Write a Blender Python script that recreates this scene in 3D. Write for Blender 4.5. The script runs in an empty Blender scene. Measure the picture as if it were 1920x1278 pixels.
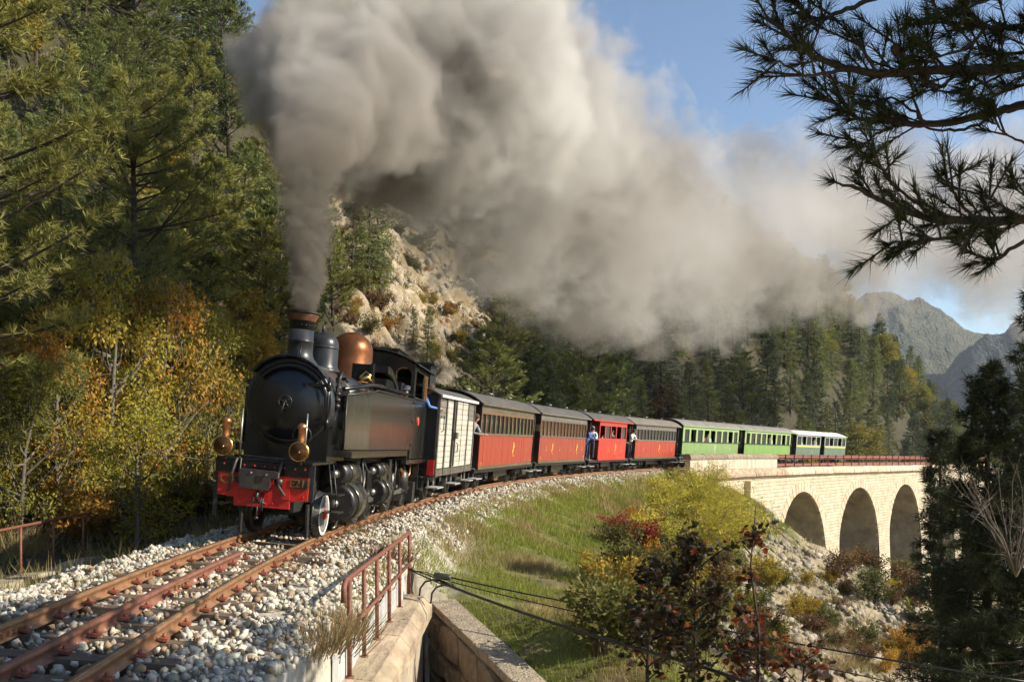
import bpy, bmesh, math, random
import numpy as np
from mathutils import Vector, Matrix
random.seed(7); rng = np.random.default_rng(11)
PI = math.pi; R_ = math.radians
SC = bpy.context.scene
COL = SC.collection

# ------------------------------------------------------------------ camera, sky, sun, exposure
FPX, CX, YH, EYE = 1750.0, 960.0, 845.0, 1.40          # focal length, principal column, horizon row (of 1920x1278), eye height
cam = bpy.data.cameras.new('camera'); camo = bpy.data.objects.new('camera', cam); COL.objects.link(camo)
camo.location = (0, 0, EYE); camo.rotation_euler = (R_(90), 0, 0)
cam.sensor_width = 36; cam.lens = 36 * FPX / 1920; cam.shift_y = (YH - 639) / 1920
cam.clip_start = 0.1; cam.clip_end = 6000
SC.camera = camo
SC.render.resolution_x, SC.render.resolution_y = 1024, 681
SUN_AZ = math.atan2(0.975, -0.22)                         # compass angle of the sun seen from above (x right, y forward)
SUN_EL = R_(31)
w = bpy.data.worlds.new('World'); SC.world = w; w.use_nodes = True
wn = w.node_tree.nodes; wl = w.node_tree.links
sky = wn.new('ShaderNodeTexSky'); sky.sky_type = 'NISHITA'; sky.sun_disc = False
sky.sun_elevation = SUN_EL; sky.sun_rotation = SUN_AZ; sky.air_density = 1.0; sky.dust_density = 0.6; sky.ozone_density = 1.6; sky.altitude = 600
bg = wn['Background']; bg.inputs['Strength'].default_value = 0.11
wl.new(sky.outputs[0], bg.inputs[0])
sl = bpy.data.lights.new('sun', 'SUN'); sl.energy = 5.0; sl.angle = R_(0.5); sl.color = (1.0, 0.90, 0.74)
so = bpy.data.objects.new('sun', sl); COL.objects.link(so)
SUND = Vector((math.sin(SUN_AZ) * math.cos(SUN_EL), math.cos(SUN_AZ) * math.cos(SUN_EL), math.sin(SUN_EL)))
so.rotation_euler = (-SUND).to_track_quat('-Z', 'Y').to_euler(); so.location = (20, -10, 30)
SC.view_settings.view_transform = 'Standard'; SC.view_settings.look = 'None'
SC.view_settings.exposure = 0.70; SC.view_settings.gamma = 1.0; SC.view_settings.use_curve_mapping = False
cy = SC.cycles
cy.use_adaptive_sampling = True; cy.adaptive_threshold = 0.04; cy.use_denoising = True
try: cy.denoiser = 'OPENIMAGEDENOISE'
except Exception: pass
cy.max_bounces = 6; cy.diffuse_bounces = 2; cy.glossy_bounces = 3; cy.transmission_bounces = 3; cy.transparent_max_bounces = 8; cy.volume_bounces = 2
cy.caustics_reflective = False; cy.caustics_refractive = False
cy.volume_max_steps = 256; cy.sample_clamp_indirect = 4.0

def P(px, py, D):
    "world point seen at pixel (px,py) of the 1920 wide photograph at depth D"
    return Vector(((px - CX) / FPX * D, D, EYE - (py - YH) / FPX * D))
def pix(p): return (CX + FPX * p[0] / p[1], YH - FPX * (p[2] - EYE) / p[1])

# ------------------------------------------------------------------ the line of the track
KS = np.array([-80, 0, 8, 18, 30, 42, 54, 66, 80, 100, 140, 400.])
KH = np.radians([-4.778, -4.778, 0.533, 7.597, 14.597, 20.617, 26.409, 30.845, 34.702, 38.319, 38.374, 38.374])
TS = np.arange(-80, 400.01, 0.25); TH = np.interp(TS, KS, KH)
_dx = np.sin((TH[1:] + TH[:-1]) / 2) * .25; _dy = np.cos((TH[1:] + TH[:-1]) / 2) * .25
TX = np.concatenate([[0], np.cumsum(_dx)]); TY = np.concatenate([[0], np.cumsum(_dy)])
_i0 = int(80 / .25); TX += -3.408 - TX[_i0]; TY += 7.81 - TY[_i0]
ZS = np.array([-80, 0, 8, 16, 22, 28, 36, 54, 70, 92, 107, 140, 400.]); ZV = np.array([0, 0, .02, .04, .12, .19, .22, .25, .25, .10, -.02, -.28, -2.2])
def tx(s): return np.interp(s, TS, TX)
def ty(s): return np.interp(s, TS, TY)
def th(s): return np.interp(s, TS, TH)
def tz(s): return np.interp(s, ZS, ZV)
CANT = R_(4.6)
def sv_pt(s, v, z=0.0):
    "world point at arc length s, v metres to the right of the track centre, z above the rail"
    h = th(s); return Vector((tx(s) + v * math.cos(h), ty(s) - v * math.sin(h), tz(s) + z))
def sv(x, y):
    x = np.atleast_1d(np.asarray(x, float)); y = np.atleast_1d(np.asarray(y, float))
    step = 4; sx, sy = TX[::step], TY[::step]
    s = np.empty(len(x)); v = np.empty(len(x))
    for a in range(0, len(x), 20000):
        b = a + 20000
        i = np.argmin((x[a:b, None] - sx) ** 2 + (y[a:b, None] - sy) ** 2, axis=1) * step
        h = TH[i]; dx = x[a:b] - TX[i]; dy = y[a:b] - TY[i]
        s[a:b] = TS[i] + dx * np.sin(h) + dy * np.cos(h); v[a:b] = dx * np.cos(h) - dy * np.sin(h)
    return s, v
def s_at_px(px, v):
    ss = np.linspace(5, 200, 3901); hh = th(ss)
    q = CX + FPX * (tx(ss) + v * np.cos(hh)) / (ty(ss) - v * np.sin(hh))
    return float(ss[np.argmin(abs(q - px))])
def sstep(a, b, x):
    t = np.clip((x - a) / (b - a), 0, 1); return t * t * (3 - 2 * t)
_ph = rng.uniform(0, 6.28, (40, 3)); _dir = rng.normal(size=(40, 2)); _dir /= np.linalg.norm(_dir, axis=1)[:, None]
def wav(x, y, L, n=7, k0=0):
    o = 0
    for k in range(n):
        d = _dir[(k + k0) % 40]; f = 6.28 / (L * (0.6 + 0.13 * k))
        o = o + np.sin(f * (d[0] * x + d[1] * y) + _ph[(k + k0) % 40, 0] + 1.3 * np.sin(.37 * f * (d[1] * x - d[0] * y) + _ph[(k + k0) % 40, 1]))
    return o / n ** .5
PRV = np.array([-1000, -130, -100, -40, -12, -8.5, -6.5, -4.6, -3.2, -2.4, -1.6, 0, 1.5, 1.95, 2.6, 3.2, 4, 5, 6, 7.5, 10, 13, 20, 40, 80, 1000.])
PRZ = np.array([78, 68, 58, 26, 2.4, .35, -.5, -.75, -.75, -.40, -.13, -.20, -.30, -.44, -.66, -.88, -1.1, -1.4, -1.75, -2.8, -4.7, -6.2, -9.3, -15, -17, -17.])
WA, WB = np.array([-1.42, 16.3]), np.array([1.155, 10.9])         # line of the wing wall
def ground(x, y, detail=True):
    x = np.atleast_1d(np.asarray(x, float)); y = np.atleast_1d(np.asarray(y, float))
    s, v = sv(x, y)
    prof = np.interp(v, PRV, PRZ)
    nk = (1 - sstep(12.5, 16, s)) * (v > 1.4); prof = prof * (1 - nk) + nk * np.interp(v, [1.4, 1.65, 1.92, 2.4, 3.2, 4, 5, 6, 7.5, 10, 13, 20], [-.29, -.42, -.62, -1.08, -1.25, -1.35, -1.55, -1.8, -2.8, -4.7, -6.2, -9.3])
    hill = np.where(v < -8.5, prof, 0); flat = np.where(v < -8.5, .35, prof)
    win = (1 - sstep(190, 320, s) * .93) * (.72 + .28 * sstep(-30, 20, s)) * (1 + .30 * sstep(90, 140, s)) * (1 + .75 * (1 - sstep(35, 80, s)) * sstep(-18, -45, v))
    z = np.where(v < -8.5, .35 + (prof - .35) * win, prof)
    g = np.maximum(0, s - 57.5); g = np.where(g > 6, g - 3, g * g / 12) * .52
    g = np.minimum(g, 20) * (1 - sstep(-10, -30, v) * 1.0) * (1 - .75 * sstep(150, 260, s))
    near = sstep(-9, -14, v)
    z = tz(s) * (1 - sstep(20, 60, abs(v))) + z - g
    if detail:
        amp = sstep(2.6, 6, abs(v))
        z = z + amp * (.10 * wav(x, y, 2.6) + .05 * wav(x, y, .8, 7, 9)) + sstep(-9, -22, v) * (1.1 * wav(x, y, 17, 7, 5) + .5 * wav(x, y, 5.5, 7, 14)) + sstep(7, 12, v) * (.3 * wav(x, y, 5, 7, 21))
    # sunken way between the parapet wall and the wing wall
    d = WB - WA; side = (x - WA[0]) * d[1] - (y - WA[1]) * d[0]
    dl = float(np.hypot(*d)); e = -side / dl; t = ((x - WA[0]) * d[0] + (y - WA[1]) * d[1]) / dl
    inpit = (x > -1.80) & (y < 16.25) & (y > -20) & (e < .30) & (x < 12)
    bank = (e >= .30) & (e < 5) & (t > -.5) & (t < 16); z = np.where(bank, np.minimum(z, -1.27 - .2 * np.maximum(t, 0) + (e - .3) * .32), z)
    z = np.where(inpit, np.minimum(z, -4.5), z)
    return z
def gz(x, y): return float(ground(x, y)[0])
def ray_ground(px, py, dmin=6, dmax=260):
    D = np.geomspace(dmin, dmax, 700); x = (px - CX) / FPX * D; z = EYE - (py - YH) / FPX * D
    g = ground(x, D); k = np.nonzero(g >= z)[0]
    if len(k) == 0: return None
    d = D[k[0]]; return Vector((x[k[0]], d, g[k[0]]))

# ------------------------------------------------------------------ helpers
def tag(o, label=None, cat=None, group=None, kind=None):
    if label: o['label'] = label
    if cat: o['category'] = cat
    if group: o['group'] = group
    if kind: o['kind'] = kind
    return o
def empty(name, loc=(0, 0, 0), label=None, cat=None, group=None, rotz=0, mat=None):
    o = bpy.data.objects.new(name, None); COL.objects.link(o); o.empty_display_size = .3
    if mat is not None: o.matrix_world = mat
    else: o.location = loc; o.rotation_euler = (0, 0, rotz)
    return tag(o, label, cat, group)
def link(name, me, parent=None, loc=None):
    o = bpy.data.objects.new(name, me); COL.objects.link(o)
    if parent is not None: o.parent = parent
    if loc is not None: o.location = loc
    return o
def np_mesh(name, V, F, mats, smooth=False, midx=None, col=None, colname='tint'):
    "V (n,3), F (m,k) arrays -> mesh"
    me = bpy.data.meshes.new(name); V = np.asarray(V, np.float32); F = np.asarray(F, np.int32)
    me.vertices.add(len(V)); me.vertices.foreach_set('co', V.ravel())
    k = F.shape[1]; me.loops.add(F.size); me.loops.foreach_set('vertex_index', F.ravel())
    me.polygons.add(len(F)); me.polygons.foreach_set('loop_start', np.arange(0, F.size, k, dtype=np.int32))
    try: me.polygons.foreach_set('loop_total', np.full(len(F), k, np.int32))
    except Exception: pass
    if midx is not None: me.polygons.foreach_set('material_index', np.asarray(midx, np.int32))
    if smooth: me.polygons.foreach_set('use_smooth', np.ones(len(F), bool))
    me.update(calc_edges=True)
    for m in (mats if isinstance(mats, (list, tuple)) else [mats]): me.materials.append(m)
    if col is not None:
        a = me.color_attributes.new(colname, 'FLOAT_COLOR', 'POINT')
        c = np.ones((len(V), 4), np.float32); c[:, :3] = col; a.data.foreach_set('color', c.ravel())
    return me
class MB:
    def __init__(s): s.v = []; s.f = []; s.m = []; s.sm = []
    def add(s, V, F, m=0, sm=False):
        b = len(s.v); s.v += [tuple(p) for p in V]; s.f += [tuple(i + b for i in f) for f in F]; s.m += [m] * len(F); s.sm += [sm] * len(F); return s
    def box(s, c, d, m=0, rx=0, ry=0, rz=0, taper=None):
        hx, hy, hz = d[0] / 2, d[1] / 2, d[2] / 2
        V = [Vector((sx * hx, sy * hy, sz * hz)) for sz in (-1, 1) for sy in (-1, 1) for sx in (-1, 1)]
        if taper:
            for p in V:
                if p.z > 0: p.x *= taper; p.y *= taper
        if rx or ry or rz:
            M = Matrix.Rotation(rz, 3, 'Z') @ Matrix.Rotation(ry, 3, 'Y') @ Matrix.Rotation(rx, 3, 'X'); V = [M @ p for p in V]
        V = [p + Vector(c) for p in V]
        return s.add(V, [(0, 2, 3, 1), (4, 5, 7, 6), (0, 1, 5, 4), (2, 6, 7, 3), (0, 4, 6, 2), (1, 3, 7, 5)], m)
    def b2(s, a, b, m=0): return s.box([(a[i] + b[i]) / 2 for i in range(3)], [abs(b[i] - a[i]) for i in range(3)], m)
    def tube(s, pts, r, n=8, m=0, sm=True, caps=True):
        pts = [Vector(p) for p in pts]; rr = r if isinstance(r, (list, tuple)) else [r] * len(pts)
        V = []; F = []; up = None
        for i, p in enumerate(pts):
            t = (pts[min(i + 1, len(pts) - 1)] - pts[max(i - 1, 0)]).normalized()
            if up is None: up = Vector((0, 0, 1)) if abs(t.z) < .9 else Vector((0, 1, 0))
            a = t.cross(up)
            if a.length < 1e-6: a = t.orthogonal()
            a.normalize(); b = a.cross(t).normalized(); up = b
            for k in range(n):
                q = 2 * PI * k / n; V.append(p + (a * math.cos(q) + b * math.sin(q)) * rr[i])
        for i in range(len(pts) - 1):
            for k in range(n): F.append((i * n + k, i * n + (k + 1) % n, (i + 1) * n + (k + 1) % n, (i + 1) * n + k))
        s.add(V, F, m, sm)
        if caps:
            b = len(s.v) - len(V); L = (len(pts) - 1) * n
            s.f += [tuple(b + k for k in reversed(range(n))), tuple(b + L + k for k in range(n))]; s.m += [m, m]; s.sm += [False, False]
        return s
    def lathe(s, prof, c, axis=(0, 0, 1), n=24, m=0, sm=True, x0=None):
        "prof: list of (radius, height) along axis from c"
        ax = Vector(axis).normalized(); a = (Vector(x0) if x0 else ax.orthogonal()).normalized(); b = ax.cross(a); V = []; F = []
        for (r, h) in prof:
            for k in range(n):
                q = 2 * PI * k / n; V.append(Vector(c) + ax * h + (a * math.cos(q) + b * math.sin(q)) * r)
        for i in range(len(prof) - 1):
            for k in range(n): F.append((i * n + k, i * n + (k + 1) % n, (i + 1) * n + (k + 1) % n, (i + 1) * n + k))
        s.add(V, F, m, sm); base = len(s.v) - len(V); L = (len(prof) - 1) * n
        if prof[0][0] > 1e-4: s.f.append(tuple(base + k for k in reversed(range(n)))); s.m.append(m); s.sm.append(False)
        if prof[-1][0] > 1e-4: s.f.append(tuple(base + L + k for k in range(n))); s.m.append(m); s.sm.append(False)
        return s
    def cyl(s, p0, p1, r, n=16, m=0):
        d = Vector(p1) - Vector(p0); return s.lathe([(r, 0), (r, d.length)], p0, d, n, m)
    def prism(s, poly, fr, depth, m=0):
        "poly: 2d points; fr: (origin, ex, ey, ez) ; extruded along ez by depth"
        o, ex, ey, ez = [Vector(q) for q in fr]; n = len(poly)
        V = [o + ex * p[0] + ey * p[1] for p in poly] + [o + ex * p[0] + ey * p[1] + ez * depth for p in poly]
        F = [tuple(reversed(range(n))), tuple(range(n, 2 * n))] + [(k, (k + 1) % n, n + (k + 1) % n, n + k) for k in range(n)]
        return s.add(V, F, m)
    def mesh(s, name, mats):
        me = bpy.data.meshes.new(name); me.from_pydata(s.v, [], s.f)
        for m in (mats if isinstance(mats, (list, tuple)) else [mats]): me.materials.append(m)
        me.polygons.foreach_set('material_index', s.m); me.polygons.foreach_set('use_smooth', s.sm)
        bm = bmesh.new(); bm.from_mesh(me); bmesh.ops.recalc_face_normals(bm, faces=bm.faces); bm.to_mesh(me); bm.free()
        return me
    def build(s, name, mats, parent=None, bevel=0, kind=None, label=None):
        o = link(name, s.mesh(name, mats), parent)
        if bevel:
            b = o.modifiers.new('bevel', 'BEVEL'); b.width = bevel; b.segments = 2; b.limit_method = 'ANGLE'; b.angle_limit = R_(50)
        if kind: o['kind'] = kind
        if label: o['label'] = label
        return o
def text_mesh(txt, size, depth, mat, name='lettering'):
    cu = bpy.data.curves.new(name, 'FONT'); cu.body = txt; cu.size = size; cu.extrude = depth; cu.align_x = 'CENTER'; cu.align_y = 'CENTER'; cu.resolution_u = 3
    o = bpy.data.objects.new('lettering_source', cu); COL.objects.link(o); bpy.context.view_layer.update()
    me = bpy.data.meshes.new_from_object(o.evaluated_get(bpy.context.evaluated_depsgraph_get())); me.name = name
    bpy.data.objects.remove(o); bpy.data.curves.remove(cu)
    me.materials.clear(); me.materials.append(mat); return me

# ------------------------------------------------------------------ materials
def mat(name, col, rough=.6, metal=0.0, var=.25, scale=6.0, bump=0.0, bscale=None, col2=None, stretch=None, spec=.5, objrand=0.0, detail=5.0, coords='Object', trans=0.0, streak=0.0, tint=None, coat=0.0, rvar=0.0):
    m = bpy.data.materials.new(name); m.use_nodes = True; nt = m.node_tree; N = nt.nodes; L = nt.links
    b = N['Principled BSDF']; b.inputs['Roughness'].default_value = rough; b.inputs['Metallic'].default_value = metal; b.inputs['Specular IOR Level'].default_value = spec
    if coat: b.inputs['Coat Weight'].default_value = coat; b.inputs['Coat Roughness'].default_value = .04
    tc = N.new('ShaderNodeTexCoord'); mp = N.new('ShaderNodeMapping'); L.new(tc.outputs[coords], mp.inputs[0])
    if stretch: mp.inputs['Scale'].default_value = stretch
    nz = N.new('ShaderNodeTexNoise'); nz.inputs['Scale'].default_value = scale; nz.inputs['Detail'].default_value = detail; nz.inputs['Roughness'].default_value = .62
    L.new(mp.outputs[0], nz.inputs['Vector'])
    rp = N.new('ShaderNodeValToRGB'); L.new(nz.outputs[0], rp.inputs[0])
    c2 = col2 if col2 else tuple(c * (1 - var) for c in col)
    c1 = col if col2 else tuple(min(1, c * (1 + var)) for c in col)
    rp.color_ramp.elements[0].position = .34; rp.color_ramp.elements[1].position = .66
    rp.color_ramp.elements[0].color = (*c2, 1); rp.color_ramp.elements[1].color = (*c1, 1)
    out = rp.outputs[0]
    if tint:
        at = N.new('ShaderNodeAttribute'); at.attribute_name = tint
        mx = N.new('ShaderNodeMix'); mx.data_type = 'RGBA'; mx.blend_type = 'MULTIPLY'; mx.inputs[0].default_value = 1
        L.new(out, mx.inputs[6]); L.new(at.outputs[0], mx.inputs[7]); out = mx.outputs[2]
    if objrand:
        oi = N.new('ShaderNodeObjectInfo'); hs = N.new('ShaderNodeHueSaturation'); ma = N.new('ShaderNodeMapRange')
        ma.inputs[3].default_value = 1 - objrand; ma.inputs[4].default_value = 1 + objrand; L.new(oi.outputs['Random'], ma.inputs[0]); L.new(ma.outputs[0], hs.inputs['Value'])
        mb = N.new('ShaderNodeMapRange'); mb.inputs[3].default_value = .5 - objrand * .07; mb.inputs[4].default_value = .5 + objrand * .05
        wn_ = N.new('ShaderNodeMath'); wn_.operation = 'FRACT'; mu = N.new('ShaderNodeMath'); mu.operation = 'MULTIPLY'; mu.inputs[1].default_value = 17.3
        L.new(oi.outputs['Random'], mu.inputs[0]); L.new(mu.outputs[0], wn_.inputs[0]); L.new(wn_.outputs[0], mb.inputs[0]); L.new(mb.outputs[0], hs.inputs['Hue'])
        L.new(out, hs.inputs['Color']); out = hs.outputs[0]
    L.new(out, b.inputs['Base Color'])
    if rvar:
        mr = N.new('ShaderNodeMapRange'); mr.inputs[3].default_value = max(.02, rough - rvar); mr.inputs[4].default_value = min(1, rough + rvar); L.new(nz.outputs[0], mr.inputs[0]); L.new(mr.outputs[0], b.inputs['Roughness'])
    if bump:
        bp = N.new('ShaderNodeBump'); bp.inputs['Strength'].default_value = bump; bp.inputs['Distance'].default_value = .05
        if bscale:
            n2 = N.new('ShaderNodeTexNoise'); n2.inputs['Scale'].default_value = bscale; n2.inputs['Detail'].default_value = 6; L.new(mp.outputs[0], n2.inputs['Vector']); L.new(n2.outputs[0], bp.inputs['Height'])
        else: L.new(nz.outputs[0], bp.inputs['Height'])
        L.new(bp.outputs[0], b.inputs['Normal'])
    if trans:
        tr = N.new('ShaderNodeBsdfTranslucent'); L.new(out, tr.inputs[0]); ms = N.new('ShaderNodeMixShader'); ms.inputs[0].default_value = trans
        L.new(b.outputs[0], ms.inputs[1]); L.new(tr.outputs[0], ms.inputs[2]); L.new(ms.outputs[0], N['Material Output'].inputs['Surface'])
    return m
M = {}
M['black'] = mat('black_gloss_paint', (.008, .008, .0085), .24, var=.4, scale=3, rvar=.10, spec=.55)
M['tank'] = mat('tank_gloss_paint', (.020, .019, .016), .14, var=.5, scale=2.2, stretch=(1, 5, .12), bump=.16, bscale=2.6, spec=.9, rvar=.06)
M['boiler'] = mat('boiler_satin_paint', (.022, .024, .027), .34, var=.35, scale=4, rvar=.1)
M['soot'] = mat('sooty_black_iron', (.018, .017, .016), .55, var=.5, scale=9, bump=.15)
M['iron'] = mat('greasy_iron', (.05, .047, .043), .42, metal=.6, var=.5, scale=12, bump=.1)
M['steel'] = mat('worn_steel', (.35, .34, .32), .35, metal=.9, var=.3, scale=14)
M['red'] = mat('red_beam_paint', (.50, .022, .014), .38, var=.18, scale=18, bump=.12)
M['brass'] = mat('polished_brass', (.60, .40, .13), .25, metal=1, var=.2, scale=8, rvar=.1)
M['copper'] = mat('tarnished_copper', (.25, .088, .030), .38, metal=.75, col2=(.13, .052, .022), scale=4.5, rvar=.12, bump=.04)
M['copper2'] = mat('bright_copper_pipe', (.62, .26, .11), .3, metal=.9, var=.2, scale=9)
M['white'] = mat('white_paint', (.72, .70, .66), .45, var=.12, scale=10)
M['glass'] = mat('window_glass', (.02, .021, .02), .06, var=.3, scale=2, spec=.8)
M['lamp'] = mat('lamp_reflector_glass', (.10, .045, .015), .10, metal=.55, var=.5, scale=3)
M['rubber'] = mat('ribbed_rubber_hose', (.05, .045, .04), .45, var=.3, scale=30)
M['rust'] = mat('rusty_paint_rail', (.17, .060, .035), .65, var=.35, scale=22, bump=.15)
M['rail'] = mat('rusted_rail_steel', (.30, .165, .08), .5, metal=.15, col2=(.19, .085, .042), scale=5, bump=.08, stretch=(1, 1, 3))
M['guard'] = mat('rusted_guard_rail', (.26, .115, .07), .6, metal=.1, col2=(.16, .065, .042), scale=5, bump=.08)
M['sleeper'] = mat('weathered_sleeper_wood', (.16, .115, .075), .85, col2=(.075, .055, .04), scale=3, stretch=(1, 10, 4), bump=.5, coords='Object')
M['stone_ballast'] = mat('limestone_ballast', (.45, .41, .335), .85, var=.34, scale=8, bump=.2, tint='tint')
M['concrete'] = mat('weathered_concrete', (.40, .355, .27), .85, col2=(.26, .22, .165), scale=3.5, bump=.35, bscale=24)
M['coping'] = mat('buff_coping_stone', (.46, .36, .245), .85, col2=(.22, .165, .11), scale=3, bump=.7, bscale=14, stretch=(1, .35, 1), objrand=.16)
M['rubble'] = mat('brown_rubble_stone', (.27, .205, .135), .85, col2=(.15, .11, .07), scale=4, bump=.5, bscale=12, objrand=.25)
M['mortar'] = mat('dark_mortar', (.10, .085, .065), .95, var=.3, scale=9, bump=.3)
M['sheet'] = mat('pale_metal_sheet', (.62, .63, .62), .42, metal=.2, col2=(.44, .44, .43), scale=3, stretch=(1, 1, .3))
M['cable'] = mat('black_cable', (.012, .012, .012), .5, var=.2)
M['bark'] = mat('pine_bark', (.085, .062, .046), .95, col2=(.04, .03, .024), scale=5, stretch=(1, 1, .25), bump=.6)
M['bark2'] = mat('grey_twig_bark', (.17, .145, .115), .9, col2=(.08, .065, .05), scale=5, stretch=(1, 1, .3), bump=.4)
M['maplebark'] = mat('maple_bark', (.045, .032, .026), .9, var=.3, scale=8, bump=.4)
def leafmat(name, c1, c2, tr=.3, rnd=.22, rough=.55, scale=1.3): return mat(name, c1, rough, col2=c2, scale=scale, objrand=rnd, trans=tr, spec=.25, tint=None, detail=3)
M['pine'] = leafmat('pine_needles', (.235, .265, .080), (.088, .112, .036), .30)
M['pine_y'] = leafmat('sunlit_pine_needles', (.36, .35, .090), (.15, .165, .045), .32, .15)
M['fir'] = leafmat('dark_fir_needles', (.105, .140, .052), (.040, .056, .024), .22)
M['pine_near'] = leafmat('near_pine_needles', (.080, .094, .036), (.030, .040, .018), .2, .1, .42, 3)
M['aut_y'] = leafmat('yellow_autumn_leaves', (.44, .31, .04), (.22, .18, .03), .38, .2, .6, 1.6)
M['aut_o'] = leafmat('orange_autumn_leaves', (.46, .19, .034), (.34, .22, .035), .38, .25, .6, 1.6)
M['aut_g'] = leafmat('yellow_green_leaves', (.30, .27, .038), (.13, .135, .024), .36, .22, .6, 1.5)
M['aut_r'] = leafmat('red_autumn_leaves', (.33, .055, .028), (.17, .06, .022), .35, .2, .6, 1.8)
M['aut_b'] = leafmat('brown_dry_leaves', (.19, .105, .045), (.085, .05, .024), .25, .25, .7, 1.8)
M['olive'] = leafmat('olive_green_leaves', (.16, .155, .034), (.07, .075, .02), .3, .25, .6, 1.4)
M['drygrass'] = leafmat('dry_straw_grass', (.36, .27, .13), (.20, .145, .065), .3, .15, .8, 2)
M['maple_leaf'] = leafmat('dark_maple_leaf', (.060, .038, .016), (.024, .024, .010), .30, .3, .5, 3)
M['maple_red'] = leafmat('russet_maple_leaf', (.30, .085, .022), (.13, .04, .014), .45, .3, .5, 3)
M['grass'] = mat('meadow_grass_blades', (.5, .5, .5), .7, var=.0, trans=.3, tint='tint', spec=.2)
# ------------------------------------------------------------------ ground sheet
def zone_colour(x, y, z):
    s, v = sv(x, y); n1 = wav(x, y, 3.2, 7, 3); n2 = wav(x, y, 9, 7, 12); n3 = wav(x, y, 1.1, 7, 22)
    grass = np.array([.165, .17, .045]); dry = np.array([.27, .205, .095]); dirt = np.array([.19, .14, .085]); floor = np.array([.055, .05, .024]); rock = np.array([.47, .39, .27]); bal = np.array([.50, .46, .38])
    c = np.tile(grass, (len(x), 1)); k = sstep(-.2, .9, n1 + .4 * n2)[:, None]; c = c * (1 - k) + dry * k
    k = (sstep(.5, 1.2, n3 + .6 * n2) * .8)[:, None]; c = c * (1 - k) + dirt * k
    k = (sstep(8.2, 10.5, v + .8 * n1) * (.75 + .25 * sstep(-.6, .8, n3)))[:, None]; c = c * (1 - k) + (rock * .82) * k        # scree slope
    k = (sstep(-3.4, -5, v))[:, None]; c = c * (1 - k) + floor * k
    k = sstep(2.9, 2.2, abs(v) + .25 * n1)[:, None]; c = c * (1 - k) + bal * k
    rk = rocky(x, y)[:, None]; rr = rock * (.75 + .35 * sstep(-.8, 1, n3))[:, None]; dd = dry * .85
    kk = sstep(-.9, .5, n1 + .7 * n3)[:, None]; cl = dd * (1 - kk) + rr * kk; c = c * (1 - rk) + cl * rk
    return c
def rocky(x, y):
    "bare rocky clearing on the hillside behind the engine (0..1)"
    px = CX + FPX * x / np.maximum(y, 1); s, v = sv(x, y)
    d = ((px - 790) / 190) ** 2 + ((v + 33) / 20) ** 2
    return sstep(1.25, .55, d + .22 * wav(x, y, 8, 7, 30)) * (y > 20)
def terrain():
    az = np.radians(np.concatenate([np.linspace(-180, -50, 20)[:-1], np.linspace(-50, -34, 12)[:-1], np.linspace(-34, 34, 330)[:-1], np.linspace(34, 50, 12)[:-1], np.linspace(50, 180, 20)]))
    rad = np.concatenate([np.linspace(.5, 5, 8)[:-1], np.geomspace(5, 330, 330)[:-1], np.geomspace(330, 3200, 26)])
    A, Rr = np.meshgrid(az, rad); x = (Rr * np.sin(A)).ravel(); y = (Rr * np.cos(A)).ravel(); z = ground(x, y)
    rk = rocky(x, y); z = z + rk * (.45 * wav(x, y, 3.1, 7, 31) + .35 * np.abs(wav(x, y, 1.4, 7, 8)))
    r = np.hypot(x, y); z = np.where(r > 500, z * 0 - 6 + 0 * z, z)
    na, nr = len(az), len(rad); i = np.arange(nr - 1)[:, None] * na + np.arange(na - 1)[None]
    F = np.stack([i, i + 1, i + 1 + na, i + na], -1).reshape(-1, 4)
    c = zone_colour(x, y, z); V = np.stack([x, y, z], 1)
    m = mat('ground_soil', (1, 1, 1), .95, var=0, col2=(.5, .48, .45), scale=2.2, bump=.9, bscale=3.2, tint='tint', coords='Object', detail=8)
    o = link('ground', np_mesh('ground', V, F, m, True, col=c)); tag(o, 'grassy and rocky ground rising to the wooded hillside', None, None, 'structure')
terrain()

# ------------------------------------------------------------------ far mountains
def ridge(name, pts, D, thick, label, colr, base=-20):
    "pts: skyline in photo pixels at depth D, built as a ridge with a slope on either side"
    xs = np.array([p[0] for p in pts], float); ysk = np.array([p[1] for p in pts], float); n = 320
    px = np.linspace(xs[0], xs[-1], n); py = np.interp(px, xs, ysk)
    X = (px - CX) / FPX * D; Z = EYE - (py - YH) / FPX * D; rows = 60; V = []; 
    for j in range(rows):
        t = j / (rows - 1) * 2 - 1
        k = 1 - abs(t) ** 1.15
        yy = D + t * thick; zz = base + (Z - base) * k
        jit = (wav(X, X * 0 + yy, D * .05, 7, 2) * D * .003 + wav(X, X * 0 + yy, D * .016, 7, 6) * D * .0016 + np.abs(wav(X, yy * 1.3 + 0 * X, D * .006, 7, 16)) * D * .0014) * (1 - .5 * k)
        V.append(np.stack([X * (1 + t * thick / D * .6), X * 0 + yy, zz + jit], 1))
    V = np.concatenate(V); i = np.arange(rows - 1)[:, None] * n + np.arange(n - 1)[None]
    F = np.stack([i, i + 1, i + 1 + n, i + n], -1).reshape(-1, 4)
    m = mat(name + '_woodland', colr[0], .95, col2=colr[1], scale=.05 * 600 / D * 2, detail=10, bump=1.0, bscale=.6 * 600 / D)
    m.node_tree.nodes['Bump'].inputs['Distance'].default_value = D * .012
    o = link(name, np_mesh(name, V, F, m, True)); tag(o, label, None, None, 'structure')
ridge('mountain', [(1480, 700), (1540, 600), (1600, 565), (1622, 549), (1640, 548), (1668, 545), (1684, 550), (1700, 559), (1722, 562), (1740, 569), (1764, 580), (1786, 597), (1806, 616), (1822, 622), (1840, 628), (1880, 640), (1930, 660), (2000, 720)], 1500, 420, 'grey green wooded mountain beyond the valley', ((.15, .15, .10), (.075, .085, .06)))
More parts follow.
